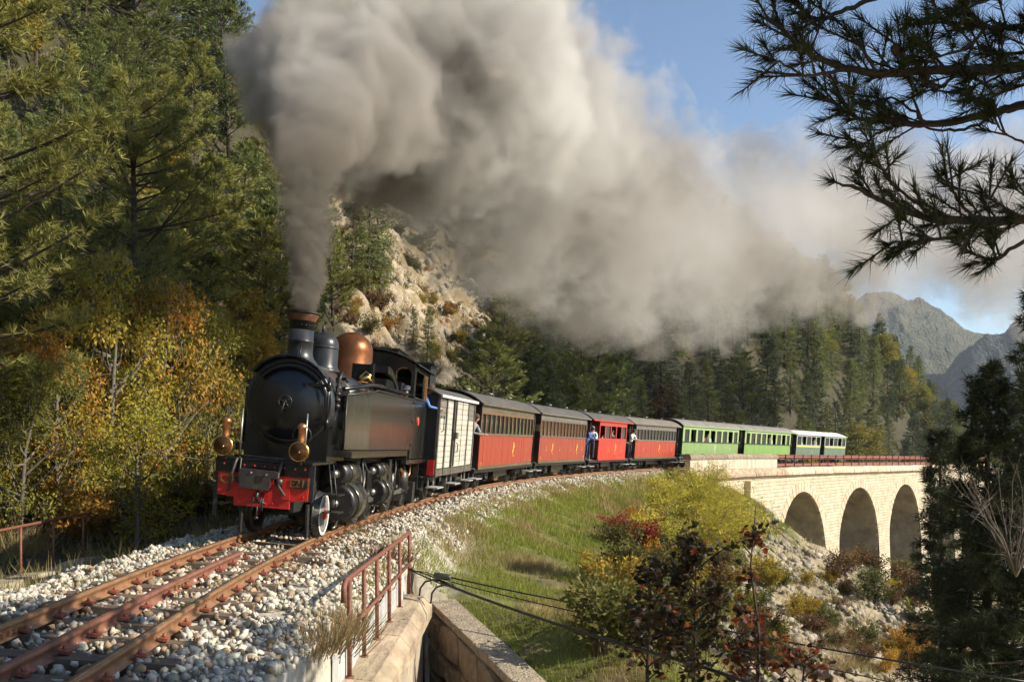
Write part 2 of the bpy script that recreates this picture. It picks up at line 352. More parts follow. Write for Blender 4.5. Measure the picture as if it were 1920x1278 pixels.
ridge('mountain', [(1760, 720), (1800, 660), (1850, 628), (1885, 624), (1905, 600), (1930, 580), (1990, 560), (2080, 560), (2200, 600)], 1200, 330, 'steep dark mountain flank at the right edge of the valley', ((.12, .13, .10), (.055, .07, .06)))

# ------------------------------------------------------------------ railway track
def strip(prof, s0, s1, ds, off, zoff, closed=True):
    "sweep a (v,z) profile along the track"
    ss = np.arange(s0, s1 + 1e-6, ds); n = len(prof); V = []
    for s in ss:
        for (a, b) in prof:
            q = off + a; V.append(sv_pt(s, q, zoff + b - q * math.tan(CANT) + .04))
    V = np.array(V); i = np.arange(len(ss) - 1)[:, None] * n; k = np.arange(n if closed else n - 1)[None]; k2 = (k + 1) % n
    return V, np.stack([i + k, i + k2, i + n + k2, i + n + k], -1).reshape(-1, 4)
RPROF = [(-.03, -.004), (-.022, 0), (.022, 0), (.03, -.004), (.03, -.036), (.009, -.048), (.009, -.10), (.05, -.112), (.05, -.122), (-.05, -.122), (-.05, -.112), (-.009, -.10), (-.009, -.048), (-.03, -.036)]
track = empty('railway_track', sv_pt(6, 0), 'rusty narrow gauge track with a middle guard rail curving to the viaduct', 'railway track')
def wparent(o, p):
    o.parent = p; o.matrix_parent_inverse = p.matrix_world.inverted(); return o
bpy.context.view_layer.update()
def unparent_inv(o, p):        # geometry written in world space, kept in place under a moved parent
    bpy.context.view_layer.update(); o.parent = p; o.matrix_parent_inverse = p.matrix_world.inverted(); return o
for off in (-.53, .53):
    V, F = strip(RPROF, -9, 150, .6, off, 0); unparent_inv(link('rail', np_mesh('rail', V, F, M['rail'])), track)
for off in (-.53, .53):
    V, F = strip([(-.020, .0005), (.020, .0005), (.020, .0025), (-.020, .0025)], -9, 150, .6, off, 0); unparent_inv(link('rail_head', np_mesh('rail_head', V, F, mat('worn_rail_head', (.36, .27, .19), .34, metal=.6, col2=(.24, .15, .09), scale=6))), track)
V, F = strip(RPROF, -9, 5.3, .6, 0, -.01); unparent_inv(link('guard_rail', np_mesh('guard_rail', V, F, M['guard'])), track)['label'] = 'reddish guard rail between the two running rails'
def fb(): return MB()
# joint bars on the running rails
b = MB()
for off, s in ((-.53, 2.9), (.53, 4.6), (.53, 7.4), (-.53, -.6), (0, 2.2)):
    for side in (-.022, .022):
        p = sv_pt(s, off + side, -.07 - (off + side) * math.tan(CANT) + .04); b.box(p, (.02, .46, .06), rz=-th(s))
        for q in (-.16, -.05, .05, .16):
            p2 = sv_pt(s + q, off + side * 1.9, -.07 - off * math.tan(CANT) + .04); b.box(p2, (.03, .03, .03), rz=-th(s))
unparent_inv(b.build('joint_bars', M['rail'], kind='stuff'), track)
sl_b = MB(); sl_b.box((0, 0, 0), (1.78, .20, .12), 0); sl_me = sl_b.mesh('sleeper', M['sleeper'])
cl = MB()
s = -7.0
while s < 58:
    o = link('sleeper', sl_me); h = float(th(s)); o.location = sv_pt(s, random.uniform(-.03, .03), -.132 + random.uniform(-.008, .006)); o.rotation_euler = (random.uniform(-.02, .02), CANT, -h + random.uniform(-.035, .035)); o.scale = (random.uniform(.94, 1.04), random.uniform(.85, 1.1), 1)
    unparent_inv(o, track) if False else None
    o['_tmp'] = 1
    if s < 26:
        for off in (-.53, .53, 0):
            if off == 0 and s > 5: continue
            for sd in (-.075, .075):
                q = off + sd; p = sv_pt(s + random.uniform(-.03, .03), q, -.085 - q * math.tan(CANT) + .04)
                cl.box(p, (.07, .09, .025), rz=-h, ry=.25 if sd > 0 else -.25); cl.cyl(p + Vector((0, 0, .0)), p + Vector((0, 0, .045)), .016, 6)
    s += .66
unparent_inv(cl.build('rail_clips', mat('red_rust_clips', (.23, .065, .035), .7, var=.3, scale=20), kind='stuff'), track)
bpy.context.view_layer.update(); inv = track.matrix_world.inverted()
for o in list(COL.objects):
    if o.name.startswith('sleeper'):
        o.parent = track; o.matrix_parent_inverse = inv; del o['_tmp']

# ------------------------------------------------------------------ ballast stones
def ico():
    bm = bmesh.new(); bmesh.ops.create_icosphere(bm, subdivisions=1, radius=1); bm.verts.ensure_lookup_table()
    v = np.array([q.co[:] for q in bm.verts]); f = np.array([[q.index for q in t.verts] for t in bm.faces]); bm.free(); return v, f
IV_, IF_ = ico()
def rots(n):
    q = rng.normal(size=(n, 4)); q /= np.linalg.norm(q, axis=1)[:, None]; a, b, c, d = q.T
    return np.stack([np.stack([1 - 2 * (c * c + d * d), 2 * (b * c - a * d), 2 * (b * d + a * c)], 1), np.stack([2 * (b * c + a * d), 1 - 2 * (b * b + d * d), 2 * (c * d - a * b)], 1), np.stack([2 * (b * d - a * c), 2 * (c * d + a * b), 1 - 2 * (b * b + c * c)], 1)], 1)
OV = np.array([(1, 0, 0), (-1, 0, 0), (0, 1, 0), (0, -1, 0), (0, 0, 1), (0, 0, -1.)]); OF = np.array([(0, 2, 4), (2, 1, 4), (1, 3, 4), (3, 0, 4), (2, 0, 5), (1, 2, 5), (3, 1, 5), (0, 3, 5)])
def stones(pos, size, flat=.62, lo=False):
    IV, IF = (OV, OF) if lo else (IV_, IF_); n = len(pos); Rm = rots(n); loc = IV[None] * (1 + rng.uniform(-.45, .34, (n, len(IV), 1))) * np.stack([np.ones(n), rng.uniform(.6, 1, n), rng.uniform(flat - .2, flat + .15, n)], 1)[:, None]
    V = np.einsum('nij,nkj->nki', Rm, loc) * size[:, None, None] + pos[:, None]
    F = IF[None] + (np.arange(n) * len(IV))[:, None, None]
    t = np.repeat(rng.normal(1, .16, (n, 1)) * np.array([[1, 1, 1]]) + rng.normal(0, .03, (n, 3)), len(IV), axis=0)
    return V.reshape(-1, 3), F.reshape(-1, 3), np.clip(t, .35, 1.5)
def track_pts(n, s0, s1, v0, v1):
    s = rng.uniform(s0, s1, n); v = rng.uniform(v0, v1, n); h = th(s)
    return s, v, tx(s) + v * np.cos(h), ty(s) - v * np.sin(h)
def ballast():
    X, Y, S, Z = [], [], [], []
    for (n, s0, s1, v0, v1, a, b) in ((20500, -5, 9, -2.9, 2.1, .022, .052), (10500, 9, 22, -2.7, 2.3, .026, .056), (8000, 22, 58, .5, 2.3, .034, .066), (2200, 22, 45, -2.3, -.5, .04, .07)):
        s, v, x, y = track_pts(n, s0, s1, v0, v1)
        keep = ~((abs(v) < .9) & (rng.uniform(size=n) < .22) & (x < -1.86 + 9 * (y > 16.2))) & ((abs(v) < 1.95) | (s > 13) | (v < 0)) & ~((abs(abs(v) - .53) < .06)) & (rng.uniform(size=n) < 1.25 - .3 * sstep(1.6, 2.6, abs(v)))
        # heaped, uneven strewing
        keep &= (wav(x, y, 1.3, 7, 4) > -1.25)
        x, y, v, s = x[keep], y[keep], v[keep], s[keep]; z = ground(x, y) 
        z = np.where(abs(v) < .95, tz(s) - .135 - v * math.tan(CANT) + .02, z + .02 + .06 * np.maximum(0, wav(x, y, .9, 7, 17)))
        X.append(x); Y.append(y); Z.append(z + rng.uniform(-.02, .03, len(x))); S.append(rng.uniform(a, b, len(x)) * rng.choice([.7, 1, 1, 1.25], len(x)))
    p_ = np.stack([np.concatenate(X), np.concatenate(Y), np.concatenate(Z)], 1); s_ = np.concatenate(S); far = p_[:, 1] > 27; V, F, t = stones(p_[~far], s_[~far]); V2, F2, t2 = stones(p_[far], s_[far] * 1.15, .8, True); F = np.concatenate([F, F2 + len(V)]); V = np.concatenate([V, V2]); t = np.concatenate([t, t2])
    n_ = np.concatenate([np.full((~far).sum(), 12), np.full(far.sum(), 6)]); so_, vo_ = sv(p_[:, 0], p_[:, 1]); q_ = np.concatenate([np.nonzero(~far)[0], np.nonzero(far)[0]]); st = np.where((rng.uniform(size=len(p_)) < .55 * np.exp(-((abs(vo_) - .45) / .35) ** 2) + .10)[:, None], np.array([[.62, .47, .34]]) * rng.uniform(.7, 1.25, (len(p_), 1)), 1)[q_]; t = t * np.repeat(st, n_, 0)
    o = link('ballast', np_mesh('ballast', V, F, M['stone_ballast'], False, col=t)); tag(o, 'pale limestone ballast heaped around the rails', None, None, 'stuff')
ballast()

# ------------------------------------------------------------------ viaduct
def viaduct():
    vd = empty('viaduct', sv_pt(90, 0, -3), 'pale stone railway viaduct with tall round arches', 'viaduct')
    VF = 2.3; SA, SB = s_at_px(1294, 2.45), s_at_px(1457, 2.45)
    crowns = [s_at_px(x, VF) for x in (1505, 1613, 1697)]; sp = (crowns[2] - crowns[0]) / 2
    sc = [crowns[0] + sp * k for k in range(6)]; RAD = sp * .385; ZC = -2.5; bottom = -27
    stone = mat('pale_limestone_masonry', (.62, .545, .415), .9, col2=(.44, .375, .275), scale=1.1, bump=.3, bscale=9)
    nt = stone.node_tree; N = nt.nodes; L = nt.links       # coursed blocks from a mapped brick pattern on (arc length, height)
    uv = N.new('ShaderNodeUVMap'); bk = N.new('ShaderNodeTexBrick'); bk.inputs['Scale'].default_value = 1; bk.inputs['Brick Width'].default_value = .62; bk.inputs['Row Height'].default_value = .31; bk.inputs['Mortar Size'].default_value = .022; bk.inputs['Mortar Smooth'].default_value = .4
    bk.inputs['Color1'].default_value = (1.05, 1.04, 1.0, 1); bk.inputs['Color2'].default_value = (.80, .78, .74, 1); bk.inputs['Mortar'].default_value = (.50, .46, .40, 1); bk.offset = .5
    nz = N.new('ShaderNodeTexNoise'); nz.inputs['Scale'].default_value = 1.7; vm = N.new('ShaderNodeMixRGB'); vm.blend_type = 'ADD'; vm.inputs[0].default_value = .10
    L.new(uv.outputs[0], nz.inputs['Vector']); L.new(uv.outputs[0], vm.inputs[1]); L.new(nz.outputs['Color'], vm.inputs[2]); L.new(vm.outputs[0], bk.inputs['Vector'])
    ps = N['Principled BSDF']; src = ps.inputs['Base Color'].links[0].from_socket; mx = N.new('ShaderNodeMixRGB'); mx.blend_type = 'MULTIPLY'; mx.inputs[0].default_value = .8
    L.new(src, mx.inputs[1]); L.new(bk.outputs[0], mx.inputs[2]); L.new(mx.outputs[0], ps.inputs['Base Color'])
    b2 = N.new('ShaderNodeBump'); b2.inputs['Strength'].default_value = .8; b2.inputs['Distance'].default_value = .05; iv = N.new('ShaderNodeMath'); iv.operation = 'SUBTRACT'; iv.inputs[0].default_value = 1
    L.new(bk.outputs['Fac'], iv.inputs[1]); L.new(iv.outputs[0], b2.inputs['Height']); old = ps.inputs['Normal'].links[0].from_node; L.new(old.outputs[0], b2.inputs['Normal']); L.new(b2.outputs[0], ps.inputs['Normal'])
    def top(s): return float(tz(s)) - .95
    ss = set(np.arange(SA, 175, .8).round(3))
    for c in sc:
        for k in range(25): ss.add(round(c - RAD * math.cos(PI * k / 24), 3))
    ss = sorted(ss)
    def intr(s):
        for c in sc:
            if abs(s - c) < RAD - 1e-3: return float(tz(c)) + ZC - RAD + math.sqrt(RAD ** 2 - (s - c) ** 2)
        return None
    V = []; F = []; UV = []; MI = []
    def quad(ps_, uvs, mi=0):
        b = len(V); MI.append(mi); V.extend(ps_); F.append((b, b + 1, b + 2, b + 3)); UV.extend(uvs)
    def pt(s, v, z): q = sv_pt(s, v); q.z = z; return q
    for a, c in zip(ss[:-1], ss[1:]):
        mid = intr((a + c) / 2)
        for sg in (1, -1):
            if mid is None: za = zc_ = bottom
            else:
                za, zc_ = intr(a), intr(c)
                cc = min(sc, key=lambda q: abs(q - a)); spz = float(tz(cc)) + ZC - RAD
                za = spz if za is None else za; zc_ = spz if zc_ is None else zc_
            zs_ = [0, .12, .3, .6, 1.0] if mid is None else [0, .5, 1]
            for k in range(len(zs_) - 1):
                def zz(s, zl, t): return top(s) + (zl - top(s)) * t
                def vv(z_): return sg * (VF + max(0, -6 - z_) * .035)          # battered below
                pts = [(a, zz(a, za, zs_[k + 1])), (c, zz(c, zc_, zs_[k + 1])), (c, zz(c, zc_, zs_[k])), (a, zz(a, za, zs_[k]))]
                if sg < 0: pts = pts[::-1]
                quad([pt(q[0], vv(q[1]), q[1]) for q in pts], [(q[0], q[1]) for q in pts])
        if mid is not None:
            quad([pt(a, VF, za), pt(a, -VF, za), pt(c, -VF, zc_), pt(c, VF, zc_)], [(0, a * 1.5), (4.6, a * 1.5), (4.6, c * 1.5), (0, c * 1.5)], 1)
        quad([pt(a, VF, top(a)), pt(c, VF, top(c)), pt(c, -VF, top(c)), pt(a, -VF, top(a))], [(a, 0), (c, 0), (c, 4.6), (a, 4.6)])
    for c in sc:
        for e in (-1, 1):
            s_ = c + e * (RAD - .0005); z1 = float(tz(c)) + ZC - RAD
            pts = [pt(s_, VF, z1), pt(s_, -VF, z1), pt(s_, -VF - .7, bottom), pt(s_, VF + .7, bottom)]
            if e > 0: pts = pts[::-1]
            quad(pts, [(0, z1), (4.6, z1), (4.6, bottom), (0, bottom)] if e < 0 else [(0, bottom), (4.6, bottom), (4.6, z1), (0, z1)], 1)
    quad([pt(SA, -VF, bottom), pt(SA, VF, bottom), pt(SA, VF, top(SA)), pt(SA, -VF, top(SA))], [(0, bottom), (4.6, bottom), (4.6, 0), (0, 0)])
    me = bpy.data.meshes.new('arch_wall'); me.from_pydata([tuple(q) for q in V], [], F); me.materials.append(stone); me.materials.append(mat('shade_and_stain_masonry', (.40, .335, .24), .9, col2=(.20, .165, .12), scale=.6, bump=.4, bscale=4)); me.polygons.foreach_set('material_index', MI)  # soffits and pier sides: arch shade put into darker stone, with some staining
    ul = me.uv_layers.new(name='UVMap'); ul.data.foreach_set('uv', np.array(UV, np.float32).ravel())
    parts = [link('arch_wall', me)]
    # voussoirs of each arch ring, a little proud of the wall
    for c in sc[:4]:
        nv = 27
        for k in range(nv):
            a0, a1 = PI * (k + .06) / nv, PI * (k + .94) / nv; Ro = RAD + random.uniform(.82, .95); zc_ = float(tz(c)) + ZC - RAD; b = MB(); fv = []
            for v in (VF - .2, VF + .03 + random.uniform(0, .015)):
                for (a, r) in ((a0, RAD - .004), (a1, RAD - .004), (a1, Ro), (a0, Ro)): fv.append(pt(c - r * math.cos(a), v, zc_ + r * math.sin(a)))
            b.add(fv, [(0, 1, 2, 3), (7, 6, 5, 4), (0, 4, 5, 1), (1, 5, 6, 2), (2, 6, 7, 3), (3, 7, 4, 0)]); parts.append(b.build('voussoir', M['coping_pale']))
    # string course + coping
    b = MB(); s = SA
    while s < 170:
        e = s + 3; A = [pt(s, VF + .05, top(s) + .0), pt(e, VF + .05, top(e)), pt(e, VF - .2, top(e)), pt(s, VF - .2, top(s)), pt(s, VF + .05, top(s) - .12), pt(e, VF + .05, top(e) - .12), pt(e, VF - .2, top(e) - .12), pt(s, VF - .2, top(s) - .12)]
        b.add(A, [(0, 1, 2, 3), (4, 7, 6, 5), (0, 4, 5, 1), (1, 5, 6, 2), (2, 6, 7, 3), (3, 7, 4, 0)]); s = e
    parts.append(b.build('string_course', M['coping_pale']))
    def block(s, e, prof):
        b = MB(); n = len(prof); A = [pt(q, v, float(tz(q)) + z) for q in (s, e) for (v, z) in prof]
        b.add(A, [tuple(range(n)), tuple(reversed(range(n, 2 * n)))] + [(k, n + k, n + (k + 1) % n, (k + 1) % n) for k in range(n)]); return b
    s = SA - .2
    while s < 168:
        ln = random.uniform(.95, 1.25) if s < SB else random.uniform(.8, 1.0); e = s + ln - .03; dz = random.uniform(-.02, .02)
        out = .42 + random.uniform(-.02, .03)
        parts.append(block(s, e, [(2.05, -.2 + dz), (2.50, -.22 + dz), (VF + out, -.66 + dz), (VF + out, -.86 + dz), (VF + .1, -.948), (2.05, -.948)]).build('coping_stone', M['coping'] if s < SB + 2 else M['coping_pale']))
        if s < 125:
            parts.append(block(s, e, [(-2.05, -.2 + dz), (-2.50, -.22 + dz), (-VF - out, -.66 + dz), (-VF - out, -.86 + dz), (-VF - .1, -.948), (-2.05, -.948)]).build('coping_stone', M['coping_pale']))
        s += ln
    # solid parapets at the near end, both sides
    for sg in (1, -1):
        if True:
            b = block(SA, SB, [(sg * 2.12, -.2), (sg * 2.46, -.2), (sg * 2.46, .55), (sg * 2.12, .55)]); 
            b = MB(); n = 14
            for k in range(n):
                q = block(SA + (SB - SA) * k / n, SA + (SB - SA) * (k + 1) / n, [(sg * 2.12, -.215), (sg * 2.46, -.215), (sg * 2.46, .56), (sg * 2.12, .56)]); b.add(q.v, q.f)
            parts.append(b.build('parapet', M['parapet']))
            k = SA - .12
            while k < SB:
                e = min(k + random.uniform(.9, 1.5), SB + .12)
                parts.append(block(k, e - .015, [(sg * 2.04, .56), (sg * 2.54, .56), (sg * 2.55, .70), (sg * 2.44, .92 + random.uniform(-.02, .03)), (sg * 2.14, .93 + random.uniform(-.02, .03)), (sg * 2.03, .70)]).build('parapet_cap', M['capstone'])); k = e
    # deck bed
    V2, F2 = strip([(-2.1, -.19), (2.1, -.19), (2.1, -.9), (-2.1, -.9)], SA - 1, 170, 1, 0, -.03)
    parts.append(link('deck', np_mesh('deck', V2, F2, M['concrete'])))
    # pilaster where the abutment meets the first arch
    b = MB(); q = s_at_px(1396, VF); A = []
    for (s_, v) in ((q, VF), (q, VF + .5), (q + 1.0, VF + .5), (q + 1.0, VF)):
        A.append((s_, v))
    b.add([pt(a, v, -1.0) for a, v in A] + [pt(a, v, bottom) for a, v in A], [(0, 1, 2, 3), (0, 4, 5, 1), (1, 5, 6, 2), (2, 6, 7, 3)]); parts.append(b.build('buttress', stone))
    bpy.context.view_layer.update(); inv = vd.matrix_world.inverted()
    for o in parts: o.parent = vd; o.matrix_parent_inverse = inv
    # iron railings
    for sg, name in ((1, 'red painted iron railing on the sunny side of the viaduct'), (-1, 'red painted iron railing on the far side of the viaduct')):
        rl = empty('railing', sv_pt(SB, sg * 2.3), name, 'railing', 'railings along the viaduct'); ps_ = []
        for (z, hh, ww, nm) in ((.88, .05, .07, 'handrail'), (.70, .17, .012, 'guard_plate'), (.54, .04, .03, 'mid_rail'), (.10, .04, .03, 'low_rail'), (-.02, .16, .012, 'kick_plate')):
            V2, F2 = strip([(sg * 2.3 - ww / 2, z - hh / 2), (sg * 2.3 + ww / 2, z - hh / 2), (sg * 2.3 + ww / 2, z + hh / 2), (sg * 2.3 - ww / 2, z + hh / 2)], SB + .1, 168, 2, 0, -.04 + sg * 2.3 * math.tan(CANT))
            ps_.append(link(nm, np_mesh(nm, V2, F2, M['railred'])))
        pm = MB(); pm.box((0, 0, .38), (.07, .06, 1.06)); pm.box((0, 0, .93), (.09, .08, .03)); pme = pm.mesh('post', M['railred2']); s = SB + .2; k = 0
        while s < 160:
            o = link('post', pme); o.location = sv_pt(s, sg * 2.36, 0); o.rotation_euler = (0, 0, -float(th(s))); ps_.append(o); s += sp / 7.1
        bpy.context.view_layer.update(); inv = rl.matrix_world.inverted()
        for o in ps_: o.parent = rl; o.matrix_parent_inverse = inv
M['coping_pale'] = mat('pale_dressed_stone', (.60, .51, .365), .88, col2=(.40, .31, .20), scale=2, bump=.35, bscale=14, objrand=.12)
M['parapet'] = mat('streaked_parapet_render', (.56, .50, .38), .9, col2=(.33, .28, .21), scale=2.2, stretch=(1, 1, .16), bump=.25, bscale=12)
M['capstone'] = mat('mossy_capstone', (.30, .245, .175), .95, col2=(.15, .115, .08), scale=4, bump=.8, bscale=9, objrand=.15)
M['railred'] = mat('faded_red_iron', (.26, .075, .05), .6, var=.25, scale=6)
M['railred2'] = mat('dark_red_iron_post', (.13, .045, .032), .6, var=.25, scale=6)
viaduct()

# ------------------------------------------------------------------ near parapet wall, wing wall and railings
def near_walls():
    x0, y0, y1 = -1.75, 6.5, 16.0
    w = empty('parapet_wall', (x0, 12, -1), 'low stone bridge parapet wall with bevelled coping under the rusty railing', 'wall'); pr = []
    b = MB(); b.b2((x0 - .12, y0, -5), (x0 + .26, y1, -1.42)); pr.append(b.build('wall_core', M['rubble_pale']))
    y = y0
    while y < y1 - .1:
        ln = random.uniform(1.0, 1.35); e = min(y + ln, y1 + .1); dz = random.uniform(-.012, .012)
        b = MB(); b.prism([(-.20, -1.42), (.37, -1.42), (.37, -1.22 + dz), (.24, -1.06 + dz), (-.08, -1.03 + dz), (-.20, -1.10 + dz)], ((x0 + .02, y + .012, 0), (1, 0, 0), (0, 0, 1), (0, 1, 0)), e - y - .024)
        pr.append(b.build('coping_stone', M['coping'], bevel=.02)); y += ln
    bpy.context.view_layer.update(); inv = w.matrix_world.inverted()
    for o in pr: o.parent = w; o.matrix_parent_inverse = inv
    # wing wall running down to the right, faced with polygonal rubble
    a = Vector((-1.38, 16.25, -1.2)); c = Vector((1.50, 10.2, -2.5)); d = (c - a); dh = Vector((d.x, d.y, 0)); L = dh.length; ex = dh / L; nrm = Vector((ex.y, -ex.x, 0)); 
    if nrm.x > 0: nrm = -nrm                            # faces the sunken way
    ww = empty('wing_wall', a, 'sloping rubble wing wall with a rough flat coping beside the grass bank', 'wall'); pr = []
    def zt(t): return a.z + (c.z - a.z) * t / L
    b = MB(); q = [a - nrm * .02, a - nrm * .42]; bt = -6
    A = [Vector((a.x, a.y, zt(0) - .14)) - nrm * .03, Vector((c.x, c.y, zt(L) - .14)) - nrm * .03, Vector((c.x, c.y, zt(L) - .14)) - nrm * .42, Vector((a.x, a.y, zt(0) - .14)) - nrm * .42]
    B = [Vector((p.x, p.y, bt)) for p in A]; b.add(A + B, [(0, 1, 2, 3), (0, 4, 5, 1), (1, 5, 6, 2), (2, 6, 7, 3), (3, 7, 4, 0)]); pr.append(b.build('wall_core', M['mortar']))
    t = 0
    while t < L:
        e = min(t + random.uniform(.8, 1.3), L); b = MB(); pts = []
        for (tt, dz) in ((t + .01, 0), (e - .01, 0)):
            for (off, z) in ((.05, -.14), (.06, 0), (-.40, .02), (-.42, -.14)): p = a + ex * tt + nrm * off; pts.append(Vector((p.x, p.y, zt(tt) + z + random.uniform(-.01, .01))))
        b.add(pts, [(0, 1, 2, 3), (7, 6, 5, 4), (0, 4, 5, 1), (1, 5, 6, 2), (2, 6, 7, 3), (3, 7, 4, 0)]); pr.append(b.build('coping_stone', M['coping_rough'], bevel=.015)); t = e
    # rubble stones: irregular cells
    random.seed(5); cells = []
    t = .05
    rows = []
    z = -.18; r = 0
    while z > -3.2:
        hgt = random.uniform(.38, .6); t = -random.uniform(0, .4)
        while t < L:
            ln = random.uniform(.42, .85); cells.append((t, t + ln, z, z - hgt)); t += ln
        z -= hgt; r += 1
    nn = {}
    def jit(t, z):
        k = (round(t, 2), round(z, 2))
        if k not in nn: nn[k] = (random.uniform(-.11, .11), random.uniform(-.10, .10))
        return t + nn[k][0], z + nn[k][1]
    for (t0, t1, z0, z1) in cells:
        tm = (t0 + t1) / 2; zm = (z0 + z1) / 2; poly = [(t0, z0), (tm, z0 + random.uniform(-.05, .07)), (t1, z0), (t1 + random.uniform(-.05, .09), zm), (t1, z1), (tm, z1 + random.uniform(-.07, .05)), (t0, z1), (t0 + random.uniform(-.09, .05), zm)]
        poly = [jit(*p) for p in poly]; n = len(poly); g = .955 - .02 / (t1 - t0); V = []
        zs = lambda tt, zz: zt(min(max(tt, 0), L)) + zz
        if t1 < .1 or t0 > L - .05: continue
        for lay, (k, off) in enumerate(((1.0, -.02), (g, .05), (g * .82, .085))):
            for (pt_, pz) in poly:
                tt = min(max(tm + (pt_ - tm) * k * g, 0), L); zz = zm + (pz - zm) * k * g; p = a + ex * tt + nrm * (off + random.uniform(-.012, .012)); V.append((p.x, p.y, min(zs(tt, zz), zt(tt) - .15)))
        F = [tuple(2 * n + k for k in range(n))] + [(l * n + k, l * n + (k + 1) % n, (l + 1) * n + (k + 1) % n, (l + 1) * n + k) for l in range(2) for k in range(n)]
        b = MB(); b.add(V, F); pr.append(b.build('stone', M['rubble']))
    bpy.context.view_layer.update(); inv = ww.matrix_world.inverted()
    for o in pr: o.parent = ww; o.matrix_parent_inverse = inv
    # right railing
    rl = empty('railing', (x0, 13, -1), 'rusty tubular railing with bent end above the stone parapet', 'railing')
    ys = [15.9, 14.55, 13.3, 12.1, 11.05, 10.05]; ztop = .0
    b = MB(); b.tube([(x0, 16.0, ztop - .02), (x0, 15.9, ztop + .01), (x0, 10.0, ztop + .04), (x0, 9.82, ztop + .035), (x0, 9.72, ztop - .02), (x0, 9.7, ztop - .18)], .031, 10); prl = [b.build('handrail', M['rust'])]
    b = MB(); b.tube([(x0, 15.9, ztop - .52), (x0, 9.9, ztop - .52)], .024, 8); prl.append(b.build('mid_rail', M['rust']))
    for y in ys:
        b = MB(); b.cyl((x0, y, -1.06), (x0, y, ztop), .026, 10); b.cyl((x0, y, -1.06), (x0, y, -1.02), .05, 10); b.cyl((x0, y, -.60), (x0, y, -.57), .031, 10); prl.append(b.build('post', M['rust']))
    xs = x0 - .05
    yy = 9.3
    while yy < 15.4:
        e = min(yy + 1.12, 15.5); b = MB(); n = 10; V = []
        for k in range(n + 1):
            q = yy + (e - yy) * k / n; topz = -.66 + .03 * math.sin(q * 3) + random.uniform(-.01, .01); V += [(xs + .012 * math.sin(q * 5), q, -1.1), (xs + .012 * math.sin(q * 5), q, topz)]
        b.add(V, [(2 * k, 2 * k + 2, 2 * k + 3, 2 * k + 1) for k in range(n)]); o = b.build('retaining_sheet', M['sheet']); so_ = o.modifiers.new('thickness', 'SOLIDIFY'); so_.thickness = .006; prl.append(o); yy = e + .02
    bpy.context.view_layer.update(); inv = rl.matrix_world.inverted()
    for o in prl: o.parent = rl; o.matrix_parent_inverse = inv
    # left railing on its concrete kerb
    pa = P(160, 962, 17.6); pb = P(0, 994, 14.6); dirn = (pa - pb); pe = pb - dirn * .55; rl = empty('railing', pa, 'low rusty railing along the far side of the track', 'railing'); prl = []
    end = pa + dirn.normalized() * .12
    b = MB(); b.tube([pe, pb, pa, end + Vector((0, 0, -.01)), end + dirn.normalized() * .05 + Vector((0, 0, -.07)), end + dirn.normalized() * .02 + Vector((0, 0, -.15)), end - dirn.normalized() * .04 + Vector((0, 0, -.14))], .026, 9); prl.append(b.build('handrail', M['rust']))
    for t in (.97, .58, .21, -.2, -.5):
        p = pb + dirn * t; g = gz(p.x, p.y); b = MB(); b.cyl((p.x, p.y, g - .1), p, .022, 8); prl.append(b.build('post', M['rust']))
    bpy.context.view_layer.update(); inv = rl.matrix_world.inverted()
    for o in prl: o.parent = rl; o.matrix_parent_inverse = inv
    k = MB(); n = 8; pts = []
    for t in np.linspace(-.8, 1.02, n): 
        p = pb + dirn * t; h = Vector((dirn.y, -dirn.x, 0)).normalized(); q = p + h * .12; g = gz(q.x, q.y); 
        for (o_, z) in ((-.24, -.5), (-.22, .12), (.20, .14), (.26, -.4)): r = q + h * o_; pts.append((r.x, r.y, g + z))
    F = [(4 * i + j, 4 * i + (j + 1) % 4, 4 * i + 4 + (j + 1) % 4, 4 * i + 4 + j) for i in range(n - 1) for j in range(4)] + [(0, 1, 2, 3), (4 * n - 1, 4 * n - 2, 4 * n - 3, 4 * n - 4)]
    k.add(pts, F); tag(k.build('concrete_kerb', M['concrete']), 'weathered concrete kerb wall at the foot of the left railing', 'kerb')
M['rubble_pale'] = mat('pale_wall_stone', (.46, .39, .29), .9, col2=(.27, .22, .16), scale=3, bump=.5, bscale=8)
M['coping_rough'] = mat('rough_grey_coping', (.42, .35, .25), .95, col2=(.23, .19, .135), scale=7, bump=.9, bscale=28, objrand=.1)
near_walls()

